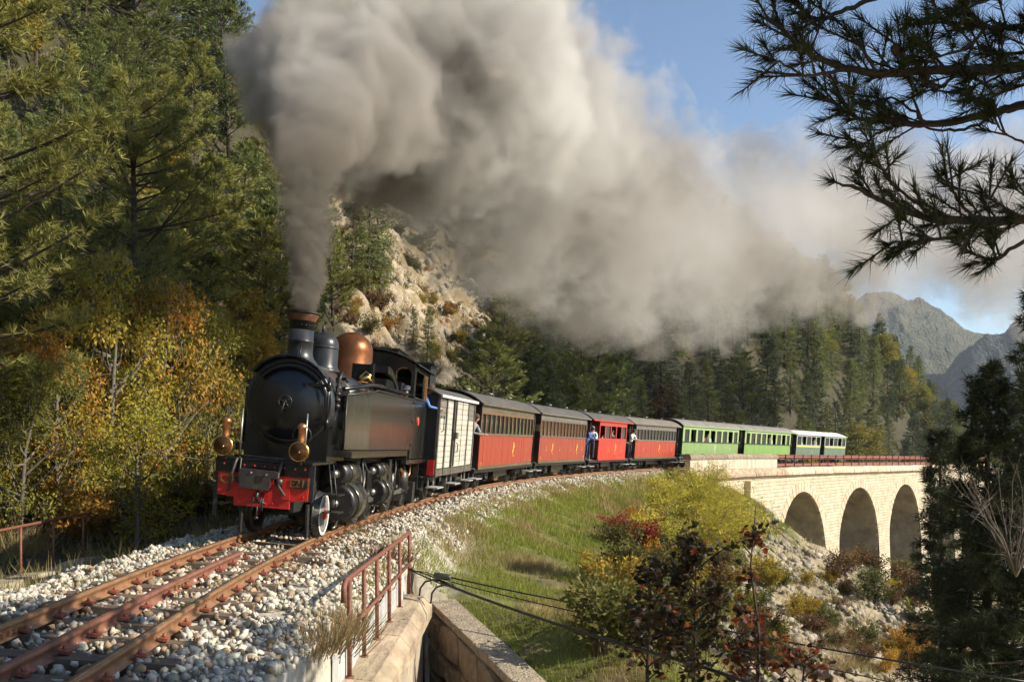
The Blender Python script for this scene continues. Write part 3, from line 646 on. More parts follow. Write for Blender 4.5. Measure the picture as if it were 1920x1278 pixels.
# ------------------------------------------------------------------ cables
def cat(p, q, n=14, sag=.1): return [p.lerp(q, i / n) - Vector((0, 0, sag * 4 * (i / n) * (1 - i / n))) for i in range(n + 1)]
def cables():
    tag(MB().tube(cat(P(828, 1092, 15.2), P(1300, 1243, 11.5), 14, .06) + cat(P(1300, 1243, 11.5), P(1560, 1330, 10), 4, .01), .022, 7).build('cable', M['cable']), 'thick black cable sagging from the railing over the grass', 'cable', 'cables crossing the bank')
    tag(MB().tube(cat(P(846, 1082, 15.2), P(1232, 1156, 14), 12, .03)[:-1] + cat(P(1232, 1156, 14), P(1930, 1278, 12), 14, .03), .013, 6).build('cable', M['cable']), 'upper thin black cable leading from the black box to the right', 'cable', 'cables crossing the bank')
    tag(MB().tube(cat(P(842, 1089, 15.2), P(1232, 1177, 14), 12, .03)[:-1] + cat(P(1232, 1177, 14), P(1600, 1262, 13), 10, .03) + [P(1900, 1330, 12)], .009, 6).build('cable', M['cable']), 'lowest thin black cable beside the thick one', 'cable', 'cables crossing the bank')
    c = empty('cable_bundle', P(796, 1145, 15.9), 'tangle of black cables looping down the wall end beside the railing', 'cable bundle'); pr = []
    a = P(766, 1066, 15.9)
    for k, (e, r) in enumerate(((0, .012), (6, .012), (-4, .008))):
        pr.append(MB().tube([a + Vector((0, 0, -.01 * k)), P(800, 1076 + e, 15.5), P(832, 1090 + e, 15.2)], r, 6).build('cable_lead', M['cable']))
    for (x1, y1, x2, y2) in ((812, 1088, 786, 1108), (832, 1098, 808, 1116)):
        pr.append(MB().tube([P(x1 + 22, y1 + 2, 15.2), P(x1, y1 - 2, 15.3), P((x1 + x2) / 2 - 2, y1 + 2, 15.5), P(x2 + 2, (y1 + y2) / 2 + 4, 15.7), P(x2, y2 + 12, 15.8), P(790, 1146, 15.9), P(793, 1210, 15.7), P(795, 1300, 15.6)], .017, 7).build('cable_loop', M['cable']))
    pr.append(MB().tube([P(769, 1072, 15.8), P(768, 1092, 15.8), P(780, 1128, 15.9), P(788, 1148, 15.85)], .007, 5).build('cable_loop', M['cable']))
    p = P(830, 1080, 15.2); b = MB(); b.lathe([(.0, -.15), (.045, -.14), (.055, -.1), (.055, .1), (.045, .14), (0, .15)], p, (1, -.2, -.12), 12); pr.append(b.build('splice_box', mat('dark_green_box', (.04, .045, .035), .5)))
    pr.append(MB().lathe([(0, -.12), (.03, -.11), (.03, .11), (0, .12)], P(838, 1094, 15.2), (1, -.2, -.3), 10).build('clamp', M['iron']))
    bpy.context.view_layer.update(); inv = c.matrix_world.inverted()
    for o in pr: o.parent = c; o.matrix_parent_inverse = inv
cables()
# ------------------------------------------------------------------ train helpers
def frame(s0, s1, shift=0.0, name='vehicle', label=None, cat=None, group=None):
    a = sv_pt(s0, 0, .043); b = sv_pt(s1, 0, .043); U = (b - a); L = U.length; U.normalize()
    Rv = U.cross(Vector((0, 0, 1))).normalized(); W = Rv.cross(U)
    R2 = Rv * math.cos(CANT) - W * math.sin(CANT); W2 = W * math.cos(CANT) + Rv * math.sin(CANT)
    o = a + R2 * shift; m = Matrix(((R2.x, U.x, W2.x, o.x), (R2.y, U.y, W2.y, o.y), (R2.z, U.z, W2.z, o.z), (0, 0, 0, 1)))
    return empty(name, mat=m, label=label, cat=cat, group=group), L
def copyp(me, name, parent, loc, rot=(0, 0, 0), scale=(1, 1, 1)):
    o = link(name, me, parent, loc); o.rotation_euler = rot; o.scale = scale; return o
def rivets(pts, r, n=5):
    "dome-headed rivets at (point, normal)"
    b = MB()
    for p, nrm in pts: b.lathe([(r, 0), (r * .75, r * .5), (0, r * .75)], p, nrm, n, sm=False)
    return b
def wheel_mesh(r, wdt=.11, spokes=9, rim=None, hub=None, name='wheel'):
    "wheel in the yz plane, outer face towards +x"
    b = MB(); b.lathe([(r - .07, -wdt * .5), (r + .025, -wdt * .5), (r + .022, -wdt * .28), (r, -wdt * .2), (r - .006, wdt * .5), (r - .02, wdt * .53), (r - .07, wdt * .53), (r - .07, -wdt * .5)], (0, 0, 0), (1, 0, 0), 28, 0)
    b.lathe([(r - .021, wdt * .531), (r - .03, wdt * .56), (r - .068, wdt * .56), (r - .069, wdt * .531)], (0, 0, 0), (1, 0, 0), 28, 1)
    for k in range(spokes):
        a = 2 * PI * k / spokes; b.tube([(0, .05 * math.cos(a), .05 * math.sin(a)), (0, (r - .06) * math.cos(a), (r - .06) * math.sin(a))], [.035, .022], 5, 2)
    b.lathe([(.09, -.08), (.09, .07), (.06, .10), (0, .10)], (0, 0, 0), (1, 0, 0), 14, 2); return b.mesh(name, [M['iron'], rim or M['iron'], hub or M['soot']])
# ------------------------------------------------------------------ people
def skin(name, verts, edges, mats, assign, root=0, sub=2):
    me = bpy.data.meshes.new(name); me.from_pydata([v[:3] for v in verts], edges, [])
    o = bpy.data.objects.new('figure_source', me); COL.objects.link(o)
    md = o.modifiers.new('skin', 'SKIN'); md.use_smooth_shade = True
    if not me.skin_vertices: bpy.context.view_layer.objects.active = o; bpy.ops.mesh.customdata_skin_add()
    for i, v in enumerate(verts):
        r = v[3]; me.skin_vertices[0].data[i].radius = (r, v[4] if len(v) > 4 else r); me.skin_vertices[0].data[i].use_root = (i == root)
    ss = o.modifiers.new('sub', 'SUBSURF'); ss.levels = sub; ss.render_levels = sub
    bpy.context.view_layer.update(); out = bpy.data.meshes.new_from_object(o.evaluated_get(bpy.context.evaluated_depsgraph_get())); out.name = name
    bpy.data.objects.remove(o); bpy.data.meshes.remove(me); out.materials.clear()
    for m in mats: out.materials.append(m)
    for p in out.polygons: p.use_smooth = True; p.material_index = assign(p.center)
    return out
def figure(pose):
    "figure about 1.7 m tall, facing -y, hips at z=.95; returns verts/edges for the skin and the head centre"
    lean = {'stand': 0.0, 'lean': .38, 'sit': .05, 'out': .55}[pose]
    def tilt(p):
        x, y, z = p[:3]
        if z > .95: d = z - .95; return (x, y - d * math.sin(lean), .95 + d * math.cos(lean)) + tuple(p[3:])
        return tuple(p)
    B = [(0, 0, .95, .135, .10), (0, 0, 1.15, .125, .095), (0, 0, 1.34, .15, .10), (0, .01, 1.45, .09, .075), (0, 0, 1.53, .052), (0, -.01, 1.60, .078, .09), (0, -.012, 1.67, .078, .092), (0, -.005, 1.73, .055, .065)]
    B = [tilt(p) for p in B]; E = [(i, i + 1) for i in range(7)]
    nz = tilt((0, -.105, 1.625, .016)); B.append(nz); E.append((5, 8))
    hd = Vector(tilt((0, -.008, 1.66))[:3])
    def limb(start, pts):
        k = start
        for p in pts: B.append(p); E.append((k, len(B) - 1)); k = len(B) - 1
        return k
    for sx in (-1, 1):
        sh = tilt((sx * .185, .01, 1.41, .062))
        if pose in ('lean', 'out', 'sit'):
            fw = .20 if pose != 'out' else .26; el = (sh[0] + sx * .07, sh[1] - fw * .6, sh[2] - .25, .045); wr = (sx * .14, sh[1] - fw - .14, sh[2] - .28, .034); hn = (sx * .10, wr[1] - .07, wr[2] - .01, .036)
        else:
            el = (sh[0] + sx * .05, sh[1] + .03, sh[2] - .29, .045); wr = (sh[0] + sx * .04, sh[1] - .12, sh[2] - .50, .034); hn = (sh[0] + sx * .02, sh[1] - .19, sh[2] - .53, .036)
        k = limb(2, [sh, el, wr, hn])
        for q in (-.024, -.008, .008, .024):
            limb(k, [(hn[0] + q, hn[1] - .05, hn[2], .0105), (hn[0] + q, hn[1] - .085 + abs(q) * .6, hn[2] - .018, .009)])
        limb(k, [(hn[0] - sx * .045, hn[1] - .02, hn[2] + .012, .011)])
        if pose == 'sit': limb(0, [(sx * .10, -.02, .90, .085), (sx * .12, -.40, .90, .062), (sx * .12, -.42, .50, .042), (sx * .12, -.52, .45, .036)])
        else: limb(0, [(sx * .10, 0, .86, .088), (sx * .11, -.01, .48, .058), (sx * .11, .01, .09, .04), (sx * .115, -.13, .04, .036)])
    return B, E, hd
PM = {}
SKINM = mat('skin', (.55, .33, .24), .55, var=.12, scale=12)
CL = {}
def cloth(c):
    if c not in CL: CL[c] = mat('cloth', c, .85, var=.2, scale=20, bump=.1)
    return CL[c]
def person(pose, shirt, trousers, hair, parent_mat, loc, rz, label, hat=None, stripes=False):
    key = (pose, shirt, trousers)
    if key not in PM:
        B, E, hd = figure(pose); hz = hd.z
        def assign(c):
            if (Vector(c) - hd).length < .15 or (abs(c[0]) < .07 and c[2] > hz - .2 and abs(c[1] - hd.y) < .1): return 0
            if any((Vector(c) - Vector(B[i][:3])).length < .085 for i in hand_i(B)): return 0
            return 2 if c[2] < .97 else 1
        def hand_i(B): return [i for i in range(len(B)) if len(B[i]) == 4 and abs(B[i][3] - .036) < 1e-6 and B[i][2] > .6]
        PM[key] = (skin('person', B, E, [SKINM, cloth(shirt), cloth(trousers)], assign), hd)
    me, hd = PM[key]
    m = parent_mat @ Matrix.Translation(loc) @ Matrix.Rotation(rz, 4, 'Z')
    o = link('person', me); o.matrix_world = m; tag(o, label, 'person')
    h = MB(); pr = [(.105, -.045), (.112, .0), (.108, .05), (.085, .095), (.045, .12), (0, .127)]
    h.lathe(pr, hd + Vector((0, .018, .005)), (0, .22, 1), 14)
    if hat: h = MB(); h.lathe([(.13, .02), (.112, .03), (.112, .09), (.12, .115), (.06, .13), (0, .13)], hd + Vector((0, .01, .01)), (0, .12, 1), 14); h.box(hd + Vector((0, -.11, .04)), (.14, .09, .012), rx=.2)
    hm = h.build('cap' if hat else 'hair', cloth(hat) if hat else cloth(hair)); hm.parent = o
    return o

# ------------------------------------------------------------------ steam engine
def rot_text(me, name, parent, loc, sc=1.0, side=False):
    o = link(name, me, parent, loc); o.rotation_euler = (PI / 2, 0, PI / 2 if side else 0); o.scale = (sc, sc, sc); return o
def loco():
    E, L = frame(6.3, 15.0, -.12, 'steam_locomotive', 'black narrow gauge steam engine with red buffer beam and copper dome', 'steam locomotive')
    bk = M['black']; st = M['soot']
    # frames and wheels
    b = MB(); b.b2((-.42, .25, .42), (-.36, 10.7, 1.2)); b.b2((.36, .25, .42), (.42, 10.7, 1.2)); b.b2((-.4, .3, 1.0), (.4, 10.8, 1.2)); b.b2((-.36, 2.0, .4), (.36, 2.7, 1.0)); b.b2((-.36, 5.2, .4), (.36, 6.2, 1.0)); b.build('main_frame', st, E)
    pw = wheel_mesh(.36, .12, 9, M['white'], M['red'], 'leading_wheel')
    for sx in (-1, 1): copyp(pw, 'leading_wheel', E, (.12 + sx * .535, 1.0, .36), (0, 0, 0 if sx > 0 else PI))
    MB().cyl((-.42, 1.0, .36), (.66, 1.0, .36), .05, 10).build('axle', st, E)
    dw = wheel_mesh(.50, .12, 12, M['iron'], M['soot'], 'driving_wheel')
    for y in (3.45, 4.55, 6.9, 7.95, 9.0):
        for sx in (-1, 1): copyp(dw, 'driving_wheel', E, (.12 + sx * .535, y, .50), (y, 0, 0 if sx > 0 else PI))
    for sx in (-1, 1):
        b = MB(); b.box((.12 + sx * .68, 4.0, .42), (.03, 1.3, .07)); b.box((.12 + sx * .73, 3.4, .46), (.03, 1.5, .06), rx=.03); b.build('coupling_rod', M['steel'], E)
        b = MB(); b.box((.12 + sx * .68, 7.95, .42), (.03, 2.3, .07)); b.box((.12 + sx * .73, 6.9, .46), (.03, 1.9, .06), rx=.03); b.build('coupling_rod', M['steel'], E)
    # cylinders
    for sx in (-1, 1):
        for (y0, y1, r, z, vr, vz, x) in ((1.75, 2.85, .34, .50, .205, 1.0, .72), (4.95, 5.85, .27, .55, .17, .98, .74)):
            b = MB(); b.lathe([(r - .06, -.05), (r, -.04), (r, 0), (r - .015, .01), (r - .015, y1 - y0 - .01), (r, y1 - y0), (r, y1 - y0 + .04), (r - .06, y1 - y0 + .05)], (sx * x, y0, z), (0, 1, 0), 28, 0)
            b.lathe([(vr - .05, -.06), (vr, -.05), (vr, y1 - y0 + .05), (vr - .05, y1 - y0 + .06)], (sx * (x - .02), y0 - .05, vz), (0, 1, 0), 22, 0)
            b.b2((sx * .4, y0 + .08, z - .1), (sx * (x + .12), y1 - .08, vz + .12), 0)
            cy_ = b.build('cylinder', M['soot2'], E)
            b = MB(); b.lathe([(r + .012, 0), (r + .012, y1 - y0 - .5)], (sx * x, y0 + .3, z), (0, 1, 0), 28); b.lathe([(vr + .012, 0), (vr + .012, y1 - y0 - .55)], (sx * (x - .02), y0 + .3, vz), (0, 1, 0), 22); b.b2((sx * (x + .1), y0 + .31, z + .1), (sx * (x + .125), y1 - .21, vz), 0); b.build('cladding', M['cyl'], cy_)
            pts = [((sx * x + (r - .045) * math.cos(2 * PI * k / 12), y0 - .05, z + (r - .045) * math.sin(2 * PI * k / 12)), (0, -1, 0)) for k in range(12)]
            pts += [((sx * (x - .02) + (vr - .035) * math.cos(2 * PI * k / 8), y0 - .11, vz + (vr - .035) * math.sin(2 * PI * k / 8)), (0, -1, 0)) for k in range(8)]
            rivets(pts, .022, 6).build('cover_bolts', M['iron'], cy_, kind='stuff')
            b = MB(); b.lathe([(.08, 0), (.08, .12), (.05, .16), (0, .16)], (sx * (x - .02), y0 - .1, vz), (0, -1, 0), 12); b.lathe([(.07, 0), (.07, .10), (0, .12)], (sx * x, y0 - .05, z), (0, -1, 0), 12); b.build('cover_cap', M['steel'], cy_)
            b = MB(); b.tube([(sx * (x + .06), y0 - .05, z - .30), (sx * (x + .10), y0 - .35, z - .36), (sx * (x + .08), y0 - .42, z - .38)], .018, 6); b.tube([(sx * (x + .06), y1, z - .30), (sx * (x + .10), y1 + .25, z - .38)], .018, 6); b.build('drain_cock', M['steel'], cy_, kind='stuff')
    # buffer beam
    b = MB(); b.prism([(-.70, .63), (-.44, .61), (-.44, .48), (.42, .48), (.42, .60), (.69, .62), (.69, .98), (-.70, .98)], ((0, 0, 0), (1, 0, 0), (0, 0, 1), (0, 1, 0)), .05); bm = b.build('buffer_beam', M['red'], E, bevel=.006)
    b = MB(); b.b2((-.71, -.012, .98), (.70, .06, 1.17)); b.b2((-.74, -.02, 1.17), (.73, 1.5, 1.215)); b.build('front_deck', bk, E, bevel=.008)
    pts = [((x, 0, z), (0, -1, 0)) for x, z in [(-.36, .54), (-.22, .54), (.05, .54), (.16, .55), (.27, .55), (-.6, .68), (.47, .74), (.46, .86), (.62, .68), (.28, .66)]] + [((-.62 + .155 * k, -.012, 1.10), (0, -1, 0)) for k in range(9)]
    rivets(pts, .018, 6).build('beam_rivets', M['red'], bm, kind='stuff')
    b = MB(); b.b2((.46, -.018, .805), (.675, 0, .955)); b.build('number_plate', mat('rusty_plate', (.09, .035, .02), .7, var=.4, scale=20), bm)
    b = MB(); b.b2((.30, -.03, .63), (.42, .0, .93)); b.build('stiffener_plate', M['red'], bm)
    lm = mat('tarnished_brass_letters', (.30, .20, .075), .45, metal=.8, var=.3, scale=30)
    rot_text(text_mesh('E211', .165, .012, lm), 'lettering', bm, (.568, -.03, .88), 1)
    rot_text(text_mesh('C.P', .19, .012, lm), 'lettering', bm, (-.53, -.012, .865), 1)
    b = MB(); b.prism([(-.30, .77), (.13, .75), (.16, .80), (.16, .93), (.24, .935), (.27, .97), (.27, 1.02), (.23, 1.05), (-.30, 1.06), (-.33, 1.0)], ((0, -.20, 0), (1, 0, 0), (0, 0, 1), (0, 1, 0)), .035); cp = b.build('coupler_plate', M['plate'], E, bevel=.006)
    rivets([((-.14, -.2, 1.0), (0, -1, 0)), ((.09, -.2, .985), (0, -1, 0))], .022, 8).build('plate_bolts', M['steel'], cp, kind='stuff')
    b = MB(); b.cyl((-.03, -.2, .9), (-.03, .0, .9), .07, 12); b.build('coupler_stem', st, cp)
    for x in (-.33, .27): MB().lathe([(.03, 0), (.03, .12), (.065, .13), (.065, .16), (0, .17)], (x, 0, .89), (0, -1, 0), 14).build('side_buffer', M['iron'], E)
    b = MB(); b.tube([(-.03, -.02, .72), (-.03, -.16, .72), (-.03, -.20, .66), (-.03, -.16, .60)], .03, 8)
    for x in (-.10, .02, .05): b.tube([(x, -.10, .70), (x - .01, -.12, .55), (x, -.13, .44)], .012, 6)
    b.tube([(-.12, -.1, .56), (.07, -.1, .56)], .02, 6); b.tube([(-.03, -.12, .52), (-.03, -.13, .33)], .014, 6); b.lathe([(.03, 0), (.035, .03), (0, .05)], (-.03, -.13, .31), (0, 0, 1), 8); b.tube([(-.2, -.1, .5), (-.2, -.1, .40)], .012, 6); b.build('screw_coupling', M['iron'], E)
    for pts in ([(-.42, -.03, 1.19), (-.42, -.08, 1.15), (-.44, -.12, 1.02), (-.48, -.13, .86), (-.50, -.08, .70)], [(.27, -.03, 1.17), (.27, -.09, 1.12), (.25, -.14, .98), (.28, -.15, .82), (.36, -.09, .69)]):
        # ribbed air hose
        fine = []; n = 46
        for k in range(n + 1):
            t = k / n * (len(pts) - 1); i = min(int(t), len(pts) - 2); fine.append(Vector(pts[i]).lerp(Vector(pts[i + 1]), t - i))
        for _ in range(4): fine = [fine[0]] + [(fine[i - 1] + fine[i] * 2 + fine[i + 1]) / 4 for i in range(1, n)] + [fine[-1]]
        MB().tube(fine, [.019 if k % 2 else .025 for k in range(n + 1)], 8).build('air_hose', M['rubber'], E)
    b = MB(); b.tube([(-.42, .02, 1.24), (-.36, -.03, 1.19), (-.37, -.03, 1.03), (-.33, -.03, .985), (-.08, -.03, .985)], .016, 6); b.tube([(-.48, .02, 1.235), (.42, .02, 1.225)], .022, 8); b.build('brake_pipe', M['iron'], E)
    for sx in (-1, 1): MB().tube([(sx * .50 + .05, .15, 1.2), (sx * .50 + .05, .15, 1.95)], .014, 7).build('marker_rod', M['steel'], E)
    # guard irons and front steps
    for sx in (-1, 1):
        b = MB(); b.box((sx * .52 + .1, .35, .30), (.03, .12, .5), rx=.15); b.build('guard_iron', st, E)
        b = MB(); x = sx * .90; 
        for y in (.65, .95): b.tube([(x - sx * .08, y, 1.18), (x, y, .72), (x, y, .44)], .012, 5)
        b.b2((x - .13, .6, .70), (x + .13, 1.0, .72)); b.b2((x - .13, .6, .42), (x + .13, 1.0, .44)); b.build('front_step', M['iron'], E)
        b = MB(); b.b2((sx * .70, .02, .30 if sx < 0 else .62), (sx * .76, .08, 1.17)); b.build('beam_end_post', st, E)
    MB().tube([(-.72, .0, .82), (-.95, .0, .82)], .014, 6).build('lamp_iron', st, E)
    # lamps
    for sx in (-1, 1):
        x = sx * .575 - .03; lp = MB(); lp.lathe([(.06, .16), (.12, .13), (.145, .04), (.147, -.04), (.152, -.05), (.152, -.08), (.135, -.082)], (x, -.10, 1.37), (0, 1, 0), 26); la = lp.build('headlamp', M['brass'], E)
        MB().lathe([(0, 0), (.132, .0), (.136, .01)], (x, -.190, 1.37), (0, 1, 0), 26).build('lens', M['lamp'], la)
        MB().lathe([(.03, 0), (.012, .02), (0, .02)], (x + .01, -.19, 1.36), (0, -1, 0), 10).build('burner', M['brass'], la)
        MB().lathe([(.062, 0), (.056, .04), (.052, .20), (.066, .21), (.074, .24), (.066, .27), (.03, .295), (0, .30)], (x, -.08, 1.50), (0, 0, 1), 18).build('lamp_chimney', M['copper2'], la)
        MB().tube([(x + .14 * math.cos(a), -.06, 1.60 + .16 * math.sin(a)) for a in np.linspace(-.5, PI + .5, 16)], .008, 6).build('carrying_loop', M['iron'], la)
        b = MB(); b.b2((x - .02, -.06, 1.17), (x + .02, -.02, 1.26)); b.build('lamp_bracket', M['iron'], la)
    # smokebox, boiler
    ZC = 2.13
    b = MB(); b.lathe([(.69, 0), (.715, .03), (.715, 1.5)], (0, 1.0, ZC), (0, 1, 0), 48); sb = b.build('smokebox', M['boiler'], E)
    b = MB(); b.lathe([(.69, 0), (.69, 4.9)], (0, 2.45, ZC), (0, 1, 0), 48); bo = b.build('boiler', M['boiler'], E)
    for y in (2.5, 4.1, 4.3, 6.1): MB().lathe([(.69, 0), (.708, .005), (.708, .065), (.69, .07)], (0, y, ZC), (0, 1, 0), 48).build('boiler_band', M['boiler'], bo)
    pts = []
    for y in (1.1, 1.25, 2.38, 3.1, 3.22, 3.9): pts += [((.715 * math.cos(a), y, ZC + .715 * math.sin(a)), (math.cos(a), 0, math.sin(a))) for a in np.linspace(-.3, PI + .3, 46)]
    rivets(pts, .013, 5).build('boiler_rivets', M['boiler'], bo, kind='stuff')
    b = MB(); b.lathe([(0, -.10), (.25, -.085), (.45, -.05), (.58, 0), (.60, .03)], (0, .95, ZC - .02), (0, 1, 0), 44); b.lathe([(.60, -.01), (.64, -.015), (.66, .0), (.66, .06)], (0, .97, ZC - .02), (0, 1, 0), 44); dr = b.build('smokebox_door', bk, sb)
    b = MB()
    for z in (.30, -.30): b.box((.44, .915, ZC + z), (.42, .03, .055)); b.lathe([(.03, 0), (.03, .05)], (.26, .905, ZC + z), (0, -1, 0), 8)
    b.cyl((.66, .91, ZC - .40), (.66, .91, ZC + .44), .018, 8); b.cyl((.66, .91, ZC + .22), (.66, .91, ZC + .38), .035, 8); b.cyl((.66, .91, ZC - .38), (.66, .91, ZC - .22), .035, 8); b.build('door_hinge', M['black'], E)
    hw = MB(); hw.tube([(.105 * math.cos(a), .80, ZC - .01 + .105 * math.sin(a)) for a in np.linspace(0, 2 * PI, 25)], .011, 7, caps=False)
    for a in (.7, .7 + PI / 2 * 1.3, .7 + PI, 5.4): hw.tube([(0, .80, ZC - .01), (.1 * math.cos(a), .80, ZC - .01 + .1 * math.sin(a))], .009, 6)
    hw.cyl((0, .88, ZC - .01), (0, .76, ZC - .01), .022, 10); hw.tube([(0, .77, ZC - .01), (-.05, .76, ZC - .22)], .011, 6); hw.build('handwheel', M['iron'], E)
    b = MB(); V = []; n = 26
    for k in range(n + 1):
        a = R_(37) + (PI - R_(74)) * k / n
        for (r, y) in ((.728, 1.06), (.752, .80), (.738, .78), (.716, 1.06)): V.append((r * math.cos(a), y, ZC + .0 + r * math.sin(a)))
    b.add(V, [(4 * k + j, 4 * k + (j + 1) % 4, 4 * k + 4 + (j + 1) % 4, 4 * k + 4 + j) for k in range(n) for j in range(4)], 0, True); b.add([V[0], V[1], V[2], V[3]], [(0, 1, 2, 3)]); b.add(V[-4:], [(3, 2, 1, 0)]); b.build('smokebox_visor', bk, E)
    b = MB(); b.b2((-.68, 1.02, 1.215), (.68, 2.3, 1.75)); b.build('smokebox_saddle', bk, E)
    # chimney and domes
    b = MB(); b.lathe([(.34, -.14), (.29, -.04), (.235, .02), (.212, .10), (.208, .28), (.214, .285), (.214, .31), (.206, .315), (.202, .60)], (0, 1.42, 2.86), (0, 0, 1), 32, 0); ch = b.build('chimney', M['boiler'], E)
    b = MB(); b.lathe([(.203, 0), (.206, .02), (.262, .135), (.264, .15)], (0, 1.42, 3.45), (0, 0, 1), 32); b.build('chimney_collar', M['rustcol'], ch)
    b = MB(); b.lathe([(.264, 0), (.285, .012), (.288, .035), (.255, .055), (.23, .05), (.20, -.3), (0, -.32)], (0, 1.42, 3.60), (0, 0, 1), 32); b.build('chimney_cap', st, ch)
    rivets([((.208 * math.cos(a), 1.42 + .208 * math.sin(a), 3.42), (math.cos(a), math.sin(a), 0)) for a in np.linspace(0, 2 * PI, 20)[:-1]], .012, 5).build('chimney_rivets', M['boiler'], ch, kind='stuff')
    MB().tube([(.10, 1.17, 2.82), (.07, 1.18, 2.95), (.08, 1.19, 3.05)], .013, 6).build('blower_pipe', M['iron'], ch)
    def dome(y, r, z0, z1, m, nm):
        pr = [(r * 1.28, 0), (r * 1.12, .05), (r, .12)] + [(r, z1 - z0 - r * .9)] + [(r * math.cos(a), z1 - z0 - r * .9 + r * .9 * math.sin(a)) for a in np.linspace(.1, PI / 2, 10)]
        pr[-1] = (0, pr[-1][1]); return MB().lathe(pr, (0, y, z0), (0, 0, 1), 36).build(nm, m, E)
    d1 = dome(3.0, .265, 2.78, 3.50, M['boiler'], 'sand_dome'); d2 = dome(5.3, .44, 2.74, 3.79, M['copper'], 'steam_dome')
    b = MB(); b.lathe([(.268, 0), (.276, .01), (.276, .03), (.268, .04)], (0, 3.0, 3.2), (0, 0, 1), 32); b.lathe([(.04, 0), (.02, .06), (.03, .1), (0, .11)], (0, 2.85, 3.49), (0, 0, 1), 8); b.build('dome_trim', M['boiler'], d1)
    b = MB(); b.tube([(.45, 4.2, 2.76), (.6, 4.25, 2.82), (.65, 4.3, 2.72)], .05, 8); b.tube([(.4, 4.35, 2.8), (.5, 4.5, 2.95), (.62, 4.4, 2.85)], .022, 6); b.build('top_feed_valve', M['brass'], bo)
    b = MB(); b.b2((.20, 4.55, 2.75), (.62, 4.65, 3.10)); b.b2((.58, 4.5, 2.6), (.63, 4.7, 3.12)); b.build('tool_box', bk, E)
    b = MB(); V = []; n = 14                                # curved casing beside the dome, falling to the tank top
    for k in range(n + 1):
        a = PI / 2 * k / n
        for (x, r) in ((.30, 1), (.74, 1), (.74, .82), (.30, .82)): V.append((x, 5.6 + 1.75 * r * math.sin(a), 2.35 + .82 * r * math.cos(a)))
    b.add(V, [(4 * k + j, 4 * k + (j + 1) % 4, 4 * k + 4 + (j + 1) % 4, 4 * k + 4 + j) for k in range(n) for j in range(4)], 0, True); b.add(V[:4], [(0, 1, 2, 3)]); b.b2((.31, 5.6, 2.4), (.72, 7.1, 2.9)); b.build('curved_casing', bk, E)
    # side tanks
    for sx in (-1, 1):
        def X(v): return sx * v
        prof = [(1.45, .885), (3.0, .955), (8.0, .955)]
        tops = {1.45: 2.33, 3.0: 2.47, 3.45: 2.53, 8.0: 2.60}
        ys = [1.45, 3.0, 3.45, 8.0]; b = MB(); V = []
        for y in ys:
            xo = np.interp(y, [1.45, 3.0, 8.0], [.84, .955, .955]); V += [(X(.45), y, 1.415), (X(xo), y, 1.415), (X(xo), y, tops[y]), (X(.45), y, tops[y])]
        F = [(0, 1, 2, 3), (15, 14, 13, 12)] + [(4 * k + j, 4 * k + 4 + j, 4 * k + 4 + (j + 1) % 4, 4 * k + (j + 1) % 4) for k in range(3) for j in range(4)]
        b.add(V, F); tk = b.build('side_tank', M['tank'], E, bevel=.012)
        e = MB(); e.tube([(X(.85), 1.43, 2.335), (X(.965), 3.02, 2.475), (X(.968), 3.45, 2.538), (X(.968), 8.0, 2.605)], .016, 6); e.tube([(X(.845), 1.44, 1.42), (X(.845), 1.44, 2.33)], .018, 6); e.build('tank_beading', M['iron'], tk)
        pts = [((X(.841 + .115 * (y - 1.45) / 1.55), y, z), (sx, 0, 0)) for y in (1.62, 2.25, 2.95) for z in np.linspace(1.5, 2.28, 11)] + [((X(.957), y, z), (sx, 0, 0)) for y in (3.7, 4.6, 5.5, 6.4, 7.3, 7.9) for z in np.linspace(1.5, 2.45, 8)] + [((X(.957), y, 1.46), (sx, 0, 0)) for y in np.linspace(3.1, 7.9, 30)]
        rivets(pts, .011, 5).build('tank_rivets', M['iron'], tk, kind='stuff')
        MB().tube([(X(.80), 1.35, 2.42), (X(.86), 3.3, 2.62), (X(.88), 4.2, 2.66), (X(.88), 7.9, 2.70)], .038, 8).build('tank_pipe', bk, tk)
        b = MB(); b.b2((X(.50), 1.35, 1.29), (X(1.02), 7.25, 1.41)); b.build('running_board', bk if sx < 0 else M['tank'], E, bevel=.006)
        rivets([((X(1.02), y, 1.38), (sx, 0, 0)) for y in np.linspace(1.45, 7.2, 60)], .010, 4).build('board_rivets', M['iron'], E, kind='stuff')
        b = MB(); b.b2((X(.45), 1.40, 1.20), (X(.60), 1.44, 2.3)); b.build('front_sheet', bk, E)
        b = MB(); b.tube([(X(.62), 1.42, 1.5), (X(.62), 1.42, 2.3)], .10, 12); b.build('sand_pipe', bk, E)
    b = MB(); b.tube([(.70, 1.32, 2.62), (.78, 1.2, 2.68), (.76, 1.15, 2.55), (.72, 1.2, 2.3), (.74, 1.22, 2.05)], .028, 7); b.tube([(.62, 1.5, 2.58), (.80, 1.5, 2.60), (.84, 1.35, 2.55)], .03, 7)
    for z in (2.1, 2.2, 2.3, 2.4, 2.5): b.lathe([(.05, 0), (.05, .05), (.03, .06)], (.74, 1.22, z), (0, 0, 1), 8)
    b.build('air_pump', M['iron'], E)
    # cab
    cab = MB(); cb = []
